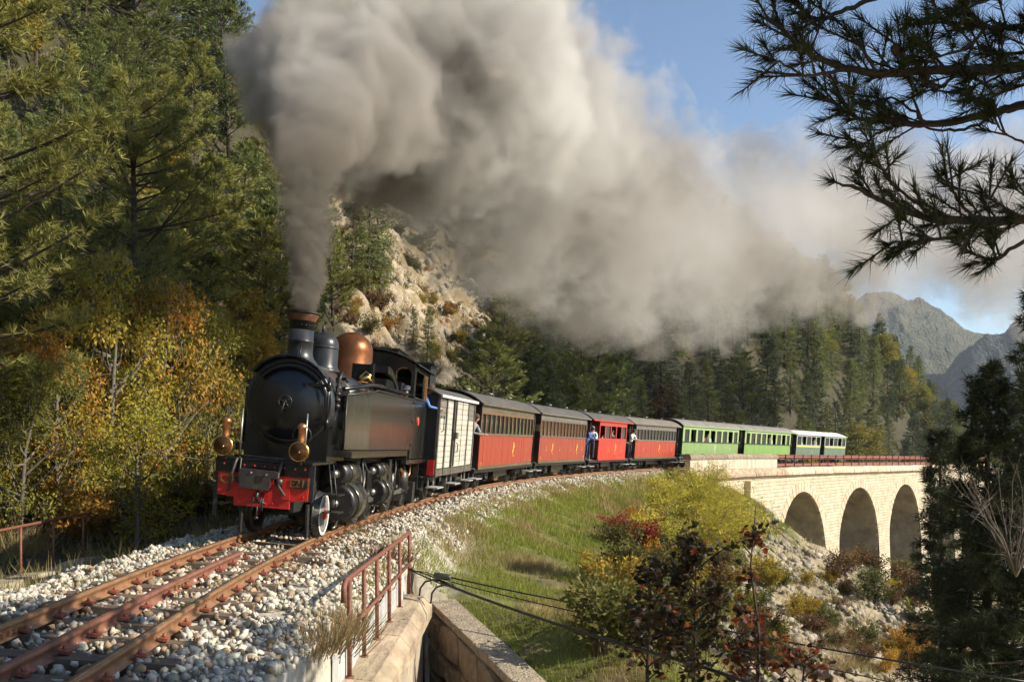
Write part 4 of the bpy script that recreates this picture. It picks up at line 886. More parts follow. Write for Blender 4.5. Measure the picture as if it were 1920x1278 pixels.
    def wall_open(y, op, x0, x1, z0, z1, th=.03, arch=True):
        "cross wall in the xz plane with arched openings"
        V = []; b = MB(); xs = sorted({x0, x1} | {q for o in op for q in (o[0], o[1])})
        for xa, xb in zip(xs[:-1], xs[1:]):
            o = next((o for o in op if o[0] <= xa and o[1] >= xb), None)
            zt_ = lambda x: z1 + .27 * (1 - (x / .97) ** 2)
            if o is None: b.prism([(xa, z0), (xb, z0), (xb, zt_(xb)), ((xa + xb) / 2, zt_((xa + xb) / 2)), (xa, zt_(xa))], ((0, y, 0), (1, 0, 0), (0, 0, 1), (0, 1, 0)), th)
            else:
                b.prism([(xa, z0), (xb, z0), (xb, o[2]), (xa, o[2])], ((0, y, 0), (1, 0, 0), (0, 0, 1), (0, 1, 0)), th); n = 8; r = (xb - xa) / 2; xc = (xa + xb) / 2
                arc = [(xc - r * math.cos(PI * k / n), o[3] - r * .8 + r * .8 * math.sin(PI * k / n)) for k in range(n + 1)]
                for p, q in zip(arc[:-1], arc[1:]): b.prism([p, q, (q[0], zt_(q[0])), (p[0], zt_(p[0]))], ((0, y, 0), (1, 0, 0), (0, 0, 1), (0, 1, 0)), th)
        return b
    ops = [(-.86, -.50, 2.66, 3.34), (-.40, -.16, 2.75, 3.30), (.16, .40, 2.75, 3.30), (.50, .86, 2.66, 3.34)]
    fr = wall_open(8.0, ops, -.95, .95, 1.2, 3.40).build('cab_front', bk, E)
    for (xa, xb, za, zb) in ops:
        r = (xb - xa) / 2; xc = (xa + xb) / 2
        if xa > .45: MB().tube([(xa + .01, 7.99, za + .02), (xa + .01, 7.99, zb - r)] + [(xc - r * math.cos(t), 7.99, zb - r * .8 + r * .8 * math.sin(t)) for t in np.linspace(.2, PI * .62, 8)], .016, 6).build('window_rim', M['woodrim'], fr)
    wall_open(10.95, [(-.7, -.25, 2.5, 3.3), (.25, .7, 2.5, 3.3)], -.95, .95, 1.2, 3.40).build('cab_back', bk, E)
    for sx in (-1, 1):
        X = lambda v: sx * v
        b = MB(); b.b2((X(.925), 8.03, 1.2), (X(.958), 10.95, 2.64)); b.b2((X(.925), 8.03, 2.64), (X(.955), 8.22, 3.42)); b.b2((X(.925), 10.82, 2.64), (X(.955), 10.95, 3.42)); b.b2((X(.925), 9.55, 2.64), (X(.955), 9.66, 3.42)); b.b2((X(.925), 8.22, 3.30), (X(.955), 10.82, 3.42)); cs = b.build('cab_side', M['tank'], E, bevel=.006)
        b = MB(); b.b2((X(.935), 9.66, 2.66), (X(.945), 10.12, 3.30)); b.build('side_window', M['glass'], cs)
        b = MB(); b.b2((X(.93), 10.12, 2.64), (X(.96), 10.17, 3.30)); b.b2((X(.93), 9.86, 2.64), (X(.958), 9.89, 3.30)); b.build('window_bar', M['woodrim'], cs)
        b = MB(); b.tube([(X(.97), 8.02, 2.655), (X(.97), 10.97, 2.655)], .018, 6); b.build('sill_moulding', M['iron'], cs)
        b = MB(); b.b2((X(.45), 7.27, 1.09), (X(1.02), 11.0, 1.19)); b.b2((X(.9), 7.22, 1.1), (X(1.02), 7.28, 1.40)); b.build('cab_footplate', M['tank'], E)
        pts = [((X(.958), y, z), (sx, 0, 0)) for y in (8.15, 8.25) for z in np.linspace(1.25, 2.6, 22)] + [((X(.958), y, z), (sx, 0, 0)) for y in (9.7, 9.95, 10.3) for z in np.linspace(1.25, 2.5, 14)]
        rivets(pts, .011, 5).build('cab_rivets', M['iron'], cs, kind='stuff')
        b = MB(); b.b2((X(.958), 9.62, 1.25), (X(.975), 9.70, 2.6)); b.b2((X(.958), 10.25, 1.25), (X(.985), 10.30, 2.6)); b.b2((X(.958), 10.6, 1.2), (X(.985), 10.66, 2.6)); b.build('door_strip', bk, cs)
        for z in (1.5, 2.05, 2.5):
            b = MB(); b.b2((X(.958), 8.05, z), (X(.98), 8.5, z + .05)); b.build('strap_hinge', bk, cs)
        b = MB(); b.tube([(X(.99), 10.72, 1.3), (X(1.01), 10.72, 1.35), (X(1.01), 10.72, 2.5), (X(.99), 10.72, 2.55)], .014, 6); b.build('grab_rail', M['steel'], cs)
        # works under the cab
        b = MB(); b.lathe([(.17, 0), (.17, .5), (.10, .56), (.06, .62)], (X(.72), 8.6, .34), (0, 0, 1), 14); b.tube([(X(.72), 8.6, .9), (X(.74), 8.6, 1.08)], .04, 8); b.tube([(X(.80), 7.7, .5), (X(.82), 8.3, .42), (X(.8), 9.3, .46)], .035, 7); b.box((X(.74), 7.75, .25), (.3, .5, .12), rx=.3); b.box((X(.78), 9.5, .35), (.25, .35, .5)); b.build('injector', M['iron'], E)
        b = MB(); b.tube([(X(.82), 9.2, 1.1), (X(.84), 9.05, .82), (X(.8), 8.9, .7)], .025, 7); b.tube([(X(.76), 7.9, .98), (X(.80), 8.1, .9), (X(.78), 8.2, .75)], .04, 8); b.build('injector_pipe', M['copper2'], E, kind='stuff')
        b = MB(); b.b2((X(.78), 9.95, .38), (X(.92), 10.02, 1.1)); b.b2((X(.78), 10.6, .3), (X(.95), 10.68, 1.1)); b.b2((X(.70), 9.9, .70), (X(1.02), 10.35, .73)); b.b2((X(.70), 9.9, .38), (X(1.02), 10.35, .41)); b.build('cab_step', M['iron'], E)
        b = MB(); b.tube([(X(.82), 6.9, 1.25), (X(.88), 6.7, 1.0), (X(.88), 6.6, .6), (X(.84), 6.9, .2)], .016, 6); b.tube([(X(.86), 3.0, 1.28), (X(.9), 3.05, .9), (X(.88), 3.1, .3)], .018, 6); b.tube([(X(.8), 3.3, 1.25), (X(.86), 3.6, 1.0), (X(.84), 3.7, .25)], .03, 6); b.b2((X(.78), 6.2, .2), (X(.82), 6.5, 1.2)); b.b2((X(.72), 3.05, .25), (X(.76), 3.3, 1.2)); b.build('under_pipe', M['iron'], E, kind='stuff')
    MB().prism([(.12 * math.cos(t), .105 * math.sin(t)) for t in np.linspace(0, 2 * PI, 25)[:-1]], ((.958, 8.95, 2.12), (0, 1, 0), (0, 0, 1), (1, 0, 0)), .02).build('works_plate', mat('red_enamel', (.62, .09, .05), .35), E)
    b = MB(); V = []; n = 16
    for y in (7.72, 11.15):
        for k in range(n + 1):
            x = -1.06 + 2.12 * k / n; z = 3.41 + .30 * (1 - (x / 1.06) ** 2); V += [(x, y, z), (x, y, z + .03)]
    m_ = 2 * (n + 1); F = []
    for k in range(n):
        F += [(2 * k, 2 * k + 2, m_ + 2 * k + 2, m_ + 2 * k), (2 * k + 1, m_ + 2 * k + 1, m_ + 2 * k + 3, 2 * k + 3), (2 * k, 2 * k + 1, 2 * k + 3, 2 * k + 2), (m_ + 2 * k, m_ + 2 * k + 2, m_ + 2 * k + 3, m_ + 2 * k + 1)]
    F += [(0, m_, m_ + 1, 1), (2 * n, 2 * n + 1, m_ + 2 * n + 1, m_ + 2 * n)]; b.add(V, F); rf = b.build('cab_roof', st, E)
    b = MB(); b.b2((-.5, 8.3, 3.7), (.45, 9.6, 3.78)); b.b2((-.56, 8.25, 3.78), (.5, 9.65, 3.81)); b.build('roof_ventilator', st, rf)
    b = MB(); b.b2((-.9, 10.2, 1.19), (.9, 10.9, 2.3)); b.b2((-.62, 8.1, 1.5), (.62, 8.5, 3.0)); b.tube([(-.3, 8.05, 3.1), (.3, 8.05, 3.1)], .05, 8); b.build('cab_interior', st, E, kind='stuff')
    b = MB(); b.b2((-.85, 11.0, .75), (.85, 11.06, 1.15)); b.build('rear_beam', M['red'], E)
    mw = E.matrix_world
    person('lean', (.10, .22, .55), (.05, .06, .10), (.06, .04, .03), mw, (.76, 10.48, 1.42), PI / 2, 'engine driver in a blue shirt looking out of the cab side window')
    person('lean', (.09, .24, .62), (.05, .06, .10), (.05, .04, .03), mw, (.62, 8.75, 1.20), .2, 'fireman in bright blue stooping behind the cab front window', hat=(.05, .06, .09))
M['soot2'] = mat('oily_black_iron', (.016, .015, .014), .36, var=.5, scale=7, bump=.08)
M['cyl'] = mat('oily_cylinder_cladding', (.045, .043, .030), .22, metal=.3, var=.5, scale=2.5, stretch=(3, 3, .4), spec=.8, bump=.03)
M['rustcol'] = mat('heat_rusted_collar', (.20, .075, .03), .6, metal=.3, col2=(.07, .035, .022), scale=6, bump=.1)
M['plate'] = mat('scuffed_black_plate', (.022, .02, .018), .5, col2=(.06, .05, .042), scale=3.2, bump=.15)
M['woodrim'] = mat('varnished_wood_rim', (.36, .17, .05), .45, var=.3, scale=9)
loco()

# ------------------------------------------------------------------ carriages
def arch_roof(b, half, y0, y1, z, rise, th=.04, n=16, m=0, ends=0.0):
    V = []; ys = [y0, y0 + .02, y1 - .02, y1] if not ends else [y0, y0 + ends * .4, y0 + ends, y1 - ends, y1 - ends * .4, y1]
    dz = [0] * len(ys) if not ends else [-.22, -.06, 0, 0, -.06, -.22]
    for y, d in zip(ys, dz):
        for k in range(n + 1):
            x = -half + 2 * half * k / n; q = abs(x / half); zz = z + (rise + d) * (1 - q ** 2.4) + (d * .2 if ends else 0); V.append((x, y, zz))
        for k in range(n + 1):
            x = -half + 2 * half * k / n; q = abs(x / half); zz = z + (rise + d) * (1 - q ** 2.4) + (d * .2 if ends else 0); V.append((x * .995, y, zz - th))
    w_ = 2 * (n + 1); F = []
    for j in range(len(ys) - 1):
        for k in range(n): F += [(j * w_ + k, j * w_ + k + 1, (j + 1) * w_ + k + 1, (j + 1) * w_ + k), (j * w_ + n + 1 + k, (j + 1) * w_ + n + 1 + k, (j + 1) * w_ + n + 2 + k, j * w_ + n + 2 + k)]
        for k in (0, n): F.append((j * w_ + k, (j + 1) * w_ + k, (j + 1) * w_ + n + 1 + k, j * w_ + n + 1 + k))
    for j in (0, len(ys) - 1):
        for k in range(n): F.append((j * w_ + k, j * w_ + k + 1, j * w_ + n + 2 + k, j * w_ + n + 1 + k))
    b.add(V, F, m, False); return b
CW = wheel_mesh(.34, .11, 8, None, None, 'carriage_wheel')
def bogie(E, y, wb=.75):
    b = MB()
    for sx in (-1, 1):
        b.b2((sx * .70, y - wb - .3, .42), (sx * .76, y + wb + .3, .52)); b.b2((sx * .66, y - .25, .30), (sx * .82, y + .25, .62))
        for q in (-.18, 0, .18):
            b.lathe([(.06, 0), (.06, .30)], (sx * .80, y + q, .28), (0, 0, 1), 8)
        for d in (-wb, wb):
            b.box((sx * .79, y + d, .36), (.14, .18, .24)); b.lathe([(.07, 0), (.07, .05), (0, .06)], (sx * .86, y + d, .36), (sx, 0, 0), 10)
            for q in (-.24, -.14, .14, .24): b.lathe([(.045, 0), (.045, .26)], (sx * .80, y + d + q, .34), (0, 0, 1), 6)
    b.b2((-.7, y - .2, .4), (.7, y + .2, .6)); o = b.build('bogie', M['bogie'], E)
    for d in (-wb, wb):
        for sx in (-1, 1): copyp(CW, 'wheel', o, (sx * .535, y + d, .34), (0, 0, 0 if sx > 0 else PI))
    return o
def steps(E, y, w=.75, label=None):
    for sx in (-1, 1):
        b = MB(); b.b2((sx * .84, y - w / 2, .40), (sx * 1.16, y + w / 2, .43)); b.b2((sx * .80, y - w / 2, .72), (sx * 1.05, y + w / 2, .75))
        for q in (-w * .4, w * .4): b.b2((sx * .86, y + q - .015, .40), (sx * .89, y + q + .015, 1.0))
        b.build('step', M['stepgrey'], E)
M['bogie'] = mat('oily_bogie_iron', (.035, .032, .030), .38, metal=.5, var=.6, scale=9)
M['stepgrey'] = mat('worn_grey_step', (.34, .33, .31), .6, var=.3, scale=8)
M['roofdark'] = mat('dark_canvas_roof', (.10, .095, .088), .75, col2=(.055, .052, .05), scale=2.5, stretch=(1, .4, 1), bump=.15, bscale=16)
M['roofgrey'] = mat('grey_canvas_roof', (.215, .205, .19), .75, col2=(.13, .125, .12), scale=2.5, stretch=(1, .4, 1), bump=.12, bscale=16)
M['roofbrown'] = mat('brownish_canvas_roof', (.19, .165, .125), .75, col2=(.11, .10, .085), scale=2.5, stretch=(1, .4, 1), bump=.12, bscale=16)
M['roofwhite'] = mat('white_painted_roof', (.70, .68, .63), .6, col2=(.55, .53, .49), scale=1.6)
M['gold'] = mat('gold_lettering', (.72, .42, .05), .45, var=.15)
M['cream'] = mat('white_lettering', (.75, .75, .62), .5, var=.1)
M['enddark'] = mat('dark_maroon_end', (.032, .013, .010), .4, var=.4, scale=5)
M['endblack'] = mat('black_end_paint', (.014, .015, .014), .45, var=.4, scale=5)
def redpaint(name, c): return mat(name, c, .38, col2=tuple(q * .72 for q in c), scale=2.4, stretch=(1, 6, .25), bump=.12, bscale=9)
M['red1'] = redpaint('weathered_red_boards', (.38, .058, .034)); M['red2'] = redpaint('faded_brick_red_boards', (.35, .060, .036)); M['red3'] = mat('fresh_bright_red_paint', (.48, .034, .022), .3, var=.08, scale=3); M['red4'] = redpaint('orange_red_boards', (.41, .056, .028))
M['brownpost'] = mat('varnished_brown_teak', (.165, .085, .040), .45, var=.4, scale=6, stretch=(1, 4, .5)); M['greypost'] = mat('weathered_grey_brown_wood', (.115, .085, .06), .6, var=.3, scale=6); M['greypost2'] = mat('grey_wood_band', (.135, .12, .10), .6, var=.25, scale=4)
M['olive_band'] = mat('olive_brown_fascia', (.115, .092, .055), .5, var=.3, scale=4, stretch=(1, .5, 1))
M['green1'] = mat('sage_green_paint', (.185, .29, .10), .42, var=.08, scale=1.5); M['green2'] = mat('grass_green_paint', (.17, .305, .075), .4, var=.08, scale=1.5); M['greenlight'] = mat('pale_green_paint', (.27, .38, .155), .42, var=.08, scale=1.5)
M['railgreen'] = mat('dull_dark_green_paint', (.10, .165, .115), .42, var=.12, scale=2); M['railgrey'] = mat('pale_grey_green_paint', (.36, .42, .36), .45, var=.1, scale=2); M['yellow'] = mat('yellow_stripe', (.70, .56, .06), .45, var=.1)
M['winred'] = mat('streaky_window_glass', (.030, .020, .013), .10, col2=(.16, .075, .035), scale=2.6, stretch=(1, 3.2, .35), spec=.9)  # lighter reflection streaks put into the glass colour
M['reddark'] = mat('shaded_maroon', (.16, .02, .015), .45, var=.2)
def emblem(m, size):
    a = text_mesh('C', size, .006, m, 'emblem'); return a
def put_text(E, me, x, y, z, sx=1, name='numeral', sc=(1, 1, 1)):
    o = link(name, me, E, (x, y, z)); o.rotation_euler = (PI / 2, 0, PI / 2); o.scale = sc; return o
TX2 = {}
def num(E, t, size, m, y, z, x=1.152, name='numeral', sc=(1, 1, 1)):
    k = (t, size, m.name)
    if k not in TX2: TX2[k] = text_mesh(t, size, .004, m, name)
    return put_text(E, TX2[k], x, y, z, 1, name, sc)
def monogram(E, m, y, z, s=1.0):
    "flowing C over P monogram"
    b = MB(); r = .11 * s
    def arc(cy_, cz, r_, a0, a1, n=12): return [(1.158, cy_ + r_ * math.cos(t), cz + r_ * math.sin(t)) for t in np.linspace(a0, a1, n)]
    b.tube(arc(y, z - .10 * s, r * .95, .9, 2 * PI - .9), .017 * s, 6); b.tube(arc(y, z + .13 * s, r * .75, -PI * .5, PI * .75), .017 * s, 6); b.tube([(1.158, y - .02, z + .24 * s), (1.158, y - .03, z), (1.158, y - .01, z - .10 * s)], .015 * s, 6); b.build('monogram', m, E)
def carriage(s0, s1, st):
    E, L = frame(s0, s1, 0, st['name'], st['label'], 'railway carriage' if 'railcar' not in st['name'] else 'railcar', st.get('group'))
    zs, ze = st['sole'], st['eave']; zw = zs + st['waist']; a, c = st['pl']; y0, y1 = a, L - c; HW = 1.15; side = M[st['side']]
    b = MB(); b.b2((-1.08, .05, zs - .16), (1.08, L - .05, zs - .02)); b.b2((-.3, .3, zs - .34), (.3, L - .3, zs - .16)); b.b2((-.85, L * .38, zs - .42), (.85, L * .6, zs - .17)); b.cyl((-.75, L * .33, zs - .35), (.75, L * .33, zs - .35), .14, 12); b.build('underframe', M['bogie'], E)
    if st.get('floor', True): MB().b2((-1.1, y0 - .02, zs - .02), (1.1, y1 + .02, zs + .04)).build('floor', M['enddark'], E)
    bays = st['bays']; gaps = st.get('gaps', [])
    post_mb = MB(); pw_ = st['pw']; post_mb.box((0, 0, 0), (.05, pw_, st['wt'] - zw)); pme = post_mb.mesh('window_post', M[st['post']])
    bw = (y1 - y0) / bays; gl = MB(); gl.box((0, 0, 0), (.012, bw - pw_ + .01, st['wt'] - zw)); gme = gl.mesh('window_pane', M[st['glass']])
    for sx in (-1, 1):
        segs = [(y0, y1)]
        for g in gaps:
            ga, gb = y0 + g[0] * bw, y0 + g[1] * bw; segs = [(p, q) for (p, q) in [(segs[0][0], ga), (gb, segs[-1][1])]]
        for (p, q) in segs:
            b = MB()
            if st.get('panels'):
                n = max(1, round((q - p) / ((y1 - y0) / st['panels'])));
                for k in range(n): b.b2((sx * (HW - .04), p + (q - p) * k / n + (.008 if k else 0), zs), (sx * HW, p + (q - p) * (k + 1) / n - .008 * (k < n - 1), zw - .03)); 
                b.b2((sx * (HW - .05), p, zs), (sx * (HW - .02), q, zw - .03))
            else:
                n = max(4, int((q - p) / .165)); 
                for k in range(n): b.b2((sx * (HW - .04), p + (q - p) * k / n + .004, zs + .06), (sx * (HW + random.uniform(-.003, .003)), p + (q - p) * (k + 1) / n - .004, zw - .03))
                b.b2((sx * (HW - .05), p, zs), (sx * (HW - .012), q, zw - .03))
            b.build('side_panel', side, E)
            if not st.get('panels'): MB().b2((sx * (HW - .05), p, zs - .04), (sx * (HW + .012), q, zs + .055)).build('bottom_rail', M[st.get('botrail', 'olive_band')], E)
            MB().b2((sx * (HW - .05), p, zw - .03), (sx * (HW + .022), q, zw + .045)).build('waist_rail', M[st['rail']], E)
            MB().b2((sx * (HW - .05), p, st['wt']), (sx * (HW + .004), q, ze + .04)).build('fascia', M[st['fascia']], E)
            if st.get('stripe'): MB().b2((sx * (HW - .02), p, zw - .15), (sx * (HW + .006), q, zw - .05)).build('yellow_stripe', M['yellow'], E)
        zm = (zw + st['wt']) / 2
        for k in range(bays + 1):
            yy = y0 + k * bw
            if any(g[0] < k < g[1] for g in gaps): continue
            copyp(pme, 'window_post', E, (sx * (HW - .022), min(max(yy, y0 + pw_ / 2), y1 - pw_ / 2), zm))
            if k < bays and not any(g[0] <= k < g[1] for g in gaps) and k not in st.get('open', ()):
                copyp(gme, 'window_pane', E, (sx * (HW - .045), yy + bw / 2, zm))
        if st.get('toprail'): MB().b2((sx * (HW - .05), y0, st['wt'] - .05), (sx * (HW + .012), y1, st['wt'] + .02)).build('top_rail', M[st['post']], E)
    em = M[st['end']]
    for (yy, sg) in ((y0, -1), (y1, 1)):
        b = MB(); th_ = .04
        for (xa, xb) in ((-1.13, -.38), (.38, 1.13)): b.prism([(xa, zs), (xb, zs), (xb, ze + .30 * (1 - abs(xb / 1.2) ** 2.4)), (xa, ze + .30 * (1 - abs(xa / 1.2) ** 2.4))], ((0, yy - (th_ if sg > 0 else 0), 0), (1, 0, 0), (0, 0, 1), (0, 1, 0)), th_)
        b.prism([(-.38, zs + 2.0), (.38, zs + 2.0), (.38, ze + .25), (0, ze + .33), (-.38, ze + .25)], ((0, yy - (th_ if sg > 0 else 0), 0), (1, 0, 0), (0, 0, 1), (0, 1, 0)), th_); ew = b.build('end_wall', em, E)
        b = MB(); b.b2((-.37, yy + (-.002 if sg < 0 else -.03), zs + .02), (.37, yy + (.03 if sg < 0 else .002), zs + 1.98)); d = b.build('end_door', em, ew)
        MB().b2((-.25, yy - .012 if sg < 0 else yy + .004, zs + 1.1), (.25, yy - .004 if sg < 0 else yy + .012, zs + 1.8)).build('door_window', M['glass'], d)
    for (yy, e, sg) in ((y0, 0.05, -1), (y1, L - .05, 1)):
        if abs(yy - e) > .25:
            for sx in (-1, 1):
                b = MB(); b.tube([(sx * .95, e, zs), (sx * 1.0, e, zs + .5), (sx * .98, e + sg * .10, zs + .95), (sx * .8, e + sg * .02, zs + 1.05)], .02, 6); b.tube([(sx * .45, e, zs + 1.0), (sx * .98, e, zs + 1.0)], .018, 6)
                for q in (.5, .62, .74, .86): b.tube([(sx * q, e, zs), (sx * q, e, zs + 1.0)], .012, 5)
                b.build('platform_railing', M[st.get('prail', 'iron')], E); b = MB(); b.tube([(sx * 1.05, e, zs), (sx * 1.05, e, ze - .02)], .02, 6); b.build('platform_post', M['soot'], E)
    rf = arch_roof(MB(), 1.24, -.02, L + .02, ze, st.get('rise', .40), ends=st.get('rend', 0)).build('roof', M[st['roof']], E)
    b = MB(); b.b2((1.20, 0, ze - .05), (1.25, L, ze + .015)); b.b2((-1.25, 0, ze - .05), (-1.20, L, ze + .015)); b.build('gutter', M[st['fascia']], rf)
    for k in range(st.get('vents', 3)):
        y = L * (k + .5) / st.get('vents', 3); MB().lathe([(.05, 0), (.05, .07), (.09, .08), (.09, .11), (0, .13)], (.25, y, ze + st.get('rise', .4) - .03), (0, 0, 1), 10).build('roof_vent', M['stepgrey'], rf)
    bogie(E, 1.7, .62); bogie(E, L - 1.7, .62); steps(E, .45); steps(E, L - .5)
    b = MB(); b.cyl((0, -.25, zs - .2), (0, .1, zs - .2), .09, 10); b.cyl((0, L - .1, zs - .2), (0, L + .25, zs - .2), .09, 10); b.b2((-.2, -.3, zs - .32), (.2, -.25, zs - .1)); b.b2((-.2, L + .25, zs - .32), (.2, L + .3, zs - .1)); b.build('coupler', M['bogie'], E, kind='stuff')
    for q in (-.5, L - .0):
        b = MB(); b.tube([(.55, max(q, -.05), zs + .55), (.72, max(q, -.05) + (-.25 if q < 0 else .25), zs + .3), (.72, max(q, -.05) + (-.3 if q < 0 else .3), zs - .05), (.55, max(q, -.05) + (-.1 if q < 0 else .1), zs - .25)], .03, 7); b.build('brake_hose', M['stepgrey'] if q < 0 else M['rubber'], E)
    return E, L, y0, bw, zw
G = 'carriages of the steam train'
RED = dict(sole=.76, eave=2.86, waist=1.10, wt=2.58, pw=.09, post='brownpost', glass='glass', rail='olive_band', fascia='olive_band', end='enddark', roof='roofdark', toprail=True, group=G)
cars = {}
spans = [('r1', s_at_px(892.8, 1.2), s_at_px(1001, 1.2)), ('r2', s_at_px(1006.5, 1.2), s_at_px(1099.5, 1.2)), ('r3', s_at_px(1106, 1.2), s_at_px(1180, 1.2)), ('r4', s_at_px(1184, 1.2), s_at_px(1271, 1.2)), ('g1', s_at_px(1275.5, 1.2), s_at_px(1388, 1.2)), ('g2', s_at_px(1389.5, 1.2), s_at_px(1484, 1.2)), ('rc', s_at_px(1490.5, 1.2), s_at_px(1584, 1.2))]
SP = {k: (a, b) for k, a, b in spans}
r1 = carriage(*SP['r1'], dict(RED, name='red_carriage', label='red carriage with dark windows and brown posts behind the grey wagon', side='red1', bays=13, pl=(.22, .75)))
r2 = carriage(*SP['r2'], dict(RED, name='red_carriage', label='brick red carriage with streaky brown windows, numbered 20 on its end', side='red2', bays=14, pl=(.22, .60), post='greypost', glass='winred', rail='greypost', fascia='greypost2'))
r3 = carriage(*SP['r3'], dict(RED, name='red_carriage', label='short bright red carriage with red window frames and open platforms', side='red3', bays=5, pl=(1.35, 1.1), post='red3', pw=.12, rail='red3', fascia='red3', end='reddark', botrail='red3', toprail=False, open=(0, 2, 3)))
r4 = carriage(*SP['r4'], dict(RED, name='red_carriage', label='orange red carriage with grey wooden windows, last of the red carriages', side='red4', bays=13, pl=(.55, .9), post='greypost2', pw=.08, rail='greypost2', fascia='greypost2', roof='roofbrown'))
GR = dict(sole=.97, eave=3.00, waist=.86, wt=2.74, pw=.34, post='greenlight', glass='glass', rail='endblack', fascia='greenlight', end='endblack', roof='roofgrey', group=G, rise=.42)
g1 = carriage(*SP['g1'], dict(GR, name='green_carriage', label='pale sage green carriage with white numerals beside the stone parapet', side='green1', bays=9, panels=5, pl=(.25, .9), open=(1, 3, 4, 7)))
g2 = carriage(*SP['g2'], dict(GR, name='green_carriage', label='grass green carriage without numerals ahead of the white roofed railcar', side='green2', bays=9, panels=5, pl=(.55, .7), open=(0, 4, 5, 7)))
rc = carriage(*SP['rc'], dict(sole=.93, eave=2.92, waist=.95, wt=2.74, pw=.15, post='railgrey', glass='glass', rail='railgrey', fascia='railgrey', end='endblack', roof='roofwhite', group=G, name='railcar', label='dark green railcar with yellow stripe and white roof at the train rear', side='railgreen', bays=11, panels=9, pl=(.12, .12), gaps=[(5, 6)], open=(1, 3, 4, 7, 9), stripe=True, rend=.9, rise=.36))
# marks on the carriage sides
def lit(E, L, y0, items, m, z, gap=1.158):
    for t, fy, sz in items:
        if t == 'M': monogram(E, m, L * fy, z, sz)
        else: num(E, t, sz, m, L * fy, z, gap)
lit(r1[0], r1[1], 0, [('M', .55, 1.15), ('2', .30, .17), ('2', .80, .17)], M['gold'], 1.32)
num(r1[0], '505', .1, M['gold'], .55, .90, 1.158); num(r1[0], '505', .1, M['gold'], r1[1] - 1.1, .90, 1.158)
lit(r2[0], r2[1], 0, [('2', .14, .28), ('M', .25, 1.05), ('2', .39, .28), ('2', .61, .28), ('M', .74, 1.05), ('2', .86, .28)], M['gold'], 1.32)
num(r2[0], '82', .16, M['gold'], .5, .93, 1.158); num(r2[0], '82', .16, M['gold'], r2[1] - .9, .93, 1.158)
lit(r3[0], r3[1], 0, [('2', .40, .34), ('M', .58, 1.25), ('2', .74, .34)], M['gold'], 1.30)
lit(r4[0], r4[1], 0, [('2', .22, .28), ('M', .54, 1.25), ('2', .82, .28)], M['gold'], 1.32)
lit(g1[0], g1[1], 0, [('2', .21, .26), ('M', .52, 1.25), ('2', .78, .26)], M['cream'], 1.36)
monogram(rc[0], M['yellow'], rc[1] * .30, 1.25, .9)
for (E_, L_, t) in ((r2[0], r2[1], '20'), ):
    b = MB(); b.b2((.62, .185, 2.08), (1.12, .215, 2.36)); p = b.build('number_board', mat('ochre_board', (.30, .20, .05), .6), E_); o = link('lettering', text_mesh('20', .22, .004, mat('dark_lettering', (.03, .02, .015), .6)), p, (.87, .18, 2.21)); o.rotation_euler = (PI / 2, 0, 0)
b = MB(); b.b2((.45, .185, 2.18), (.95, .21, 2.42)); p = b.build('number_board', mat('faded_board', (.035, .017, .014), .6), r1[0]); o = link('lettering', text_mesh('505', .2, .004, mat('faded_lettering', (.08, .06, .05), .6)), p, (.70, .18, 2.30)); o.rotation_euler = (PI / 2, 0, 0)
b = MB(); b.b2((.55, .515, 2.30), (1.0, .54, 2.52)); b.build('number_board', mat('ochre_board_small', (.22, .15, .05), .6), r4[0])

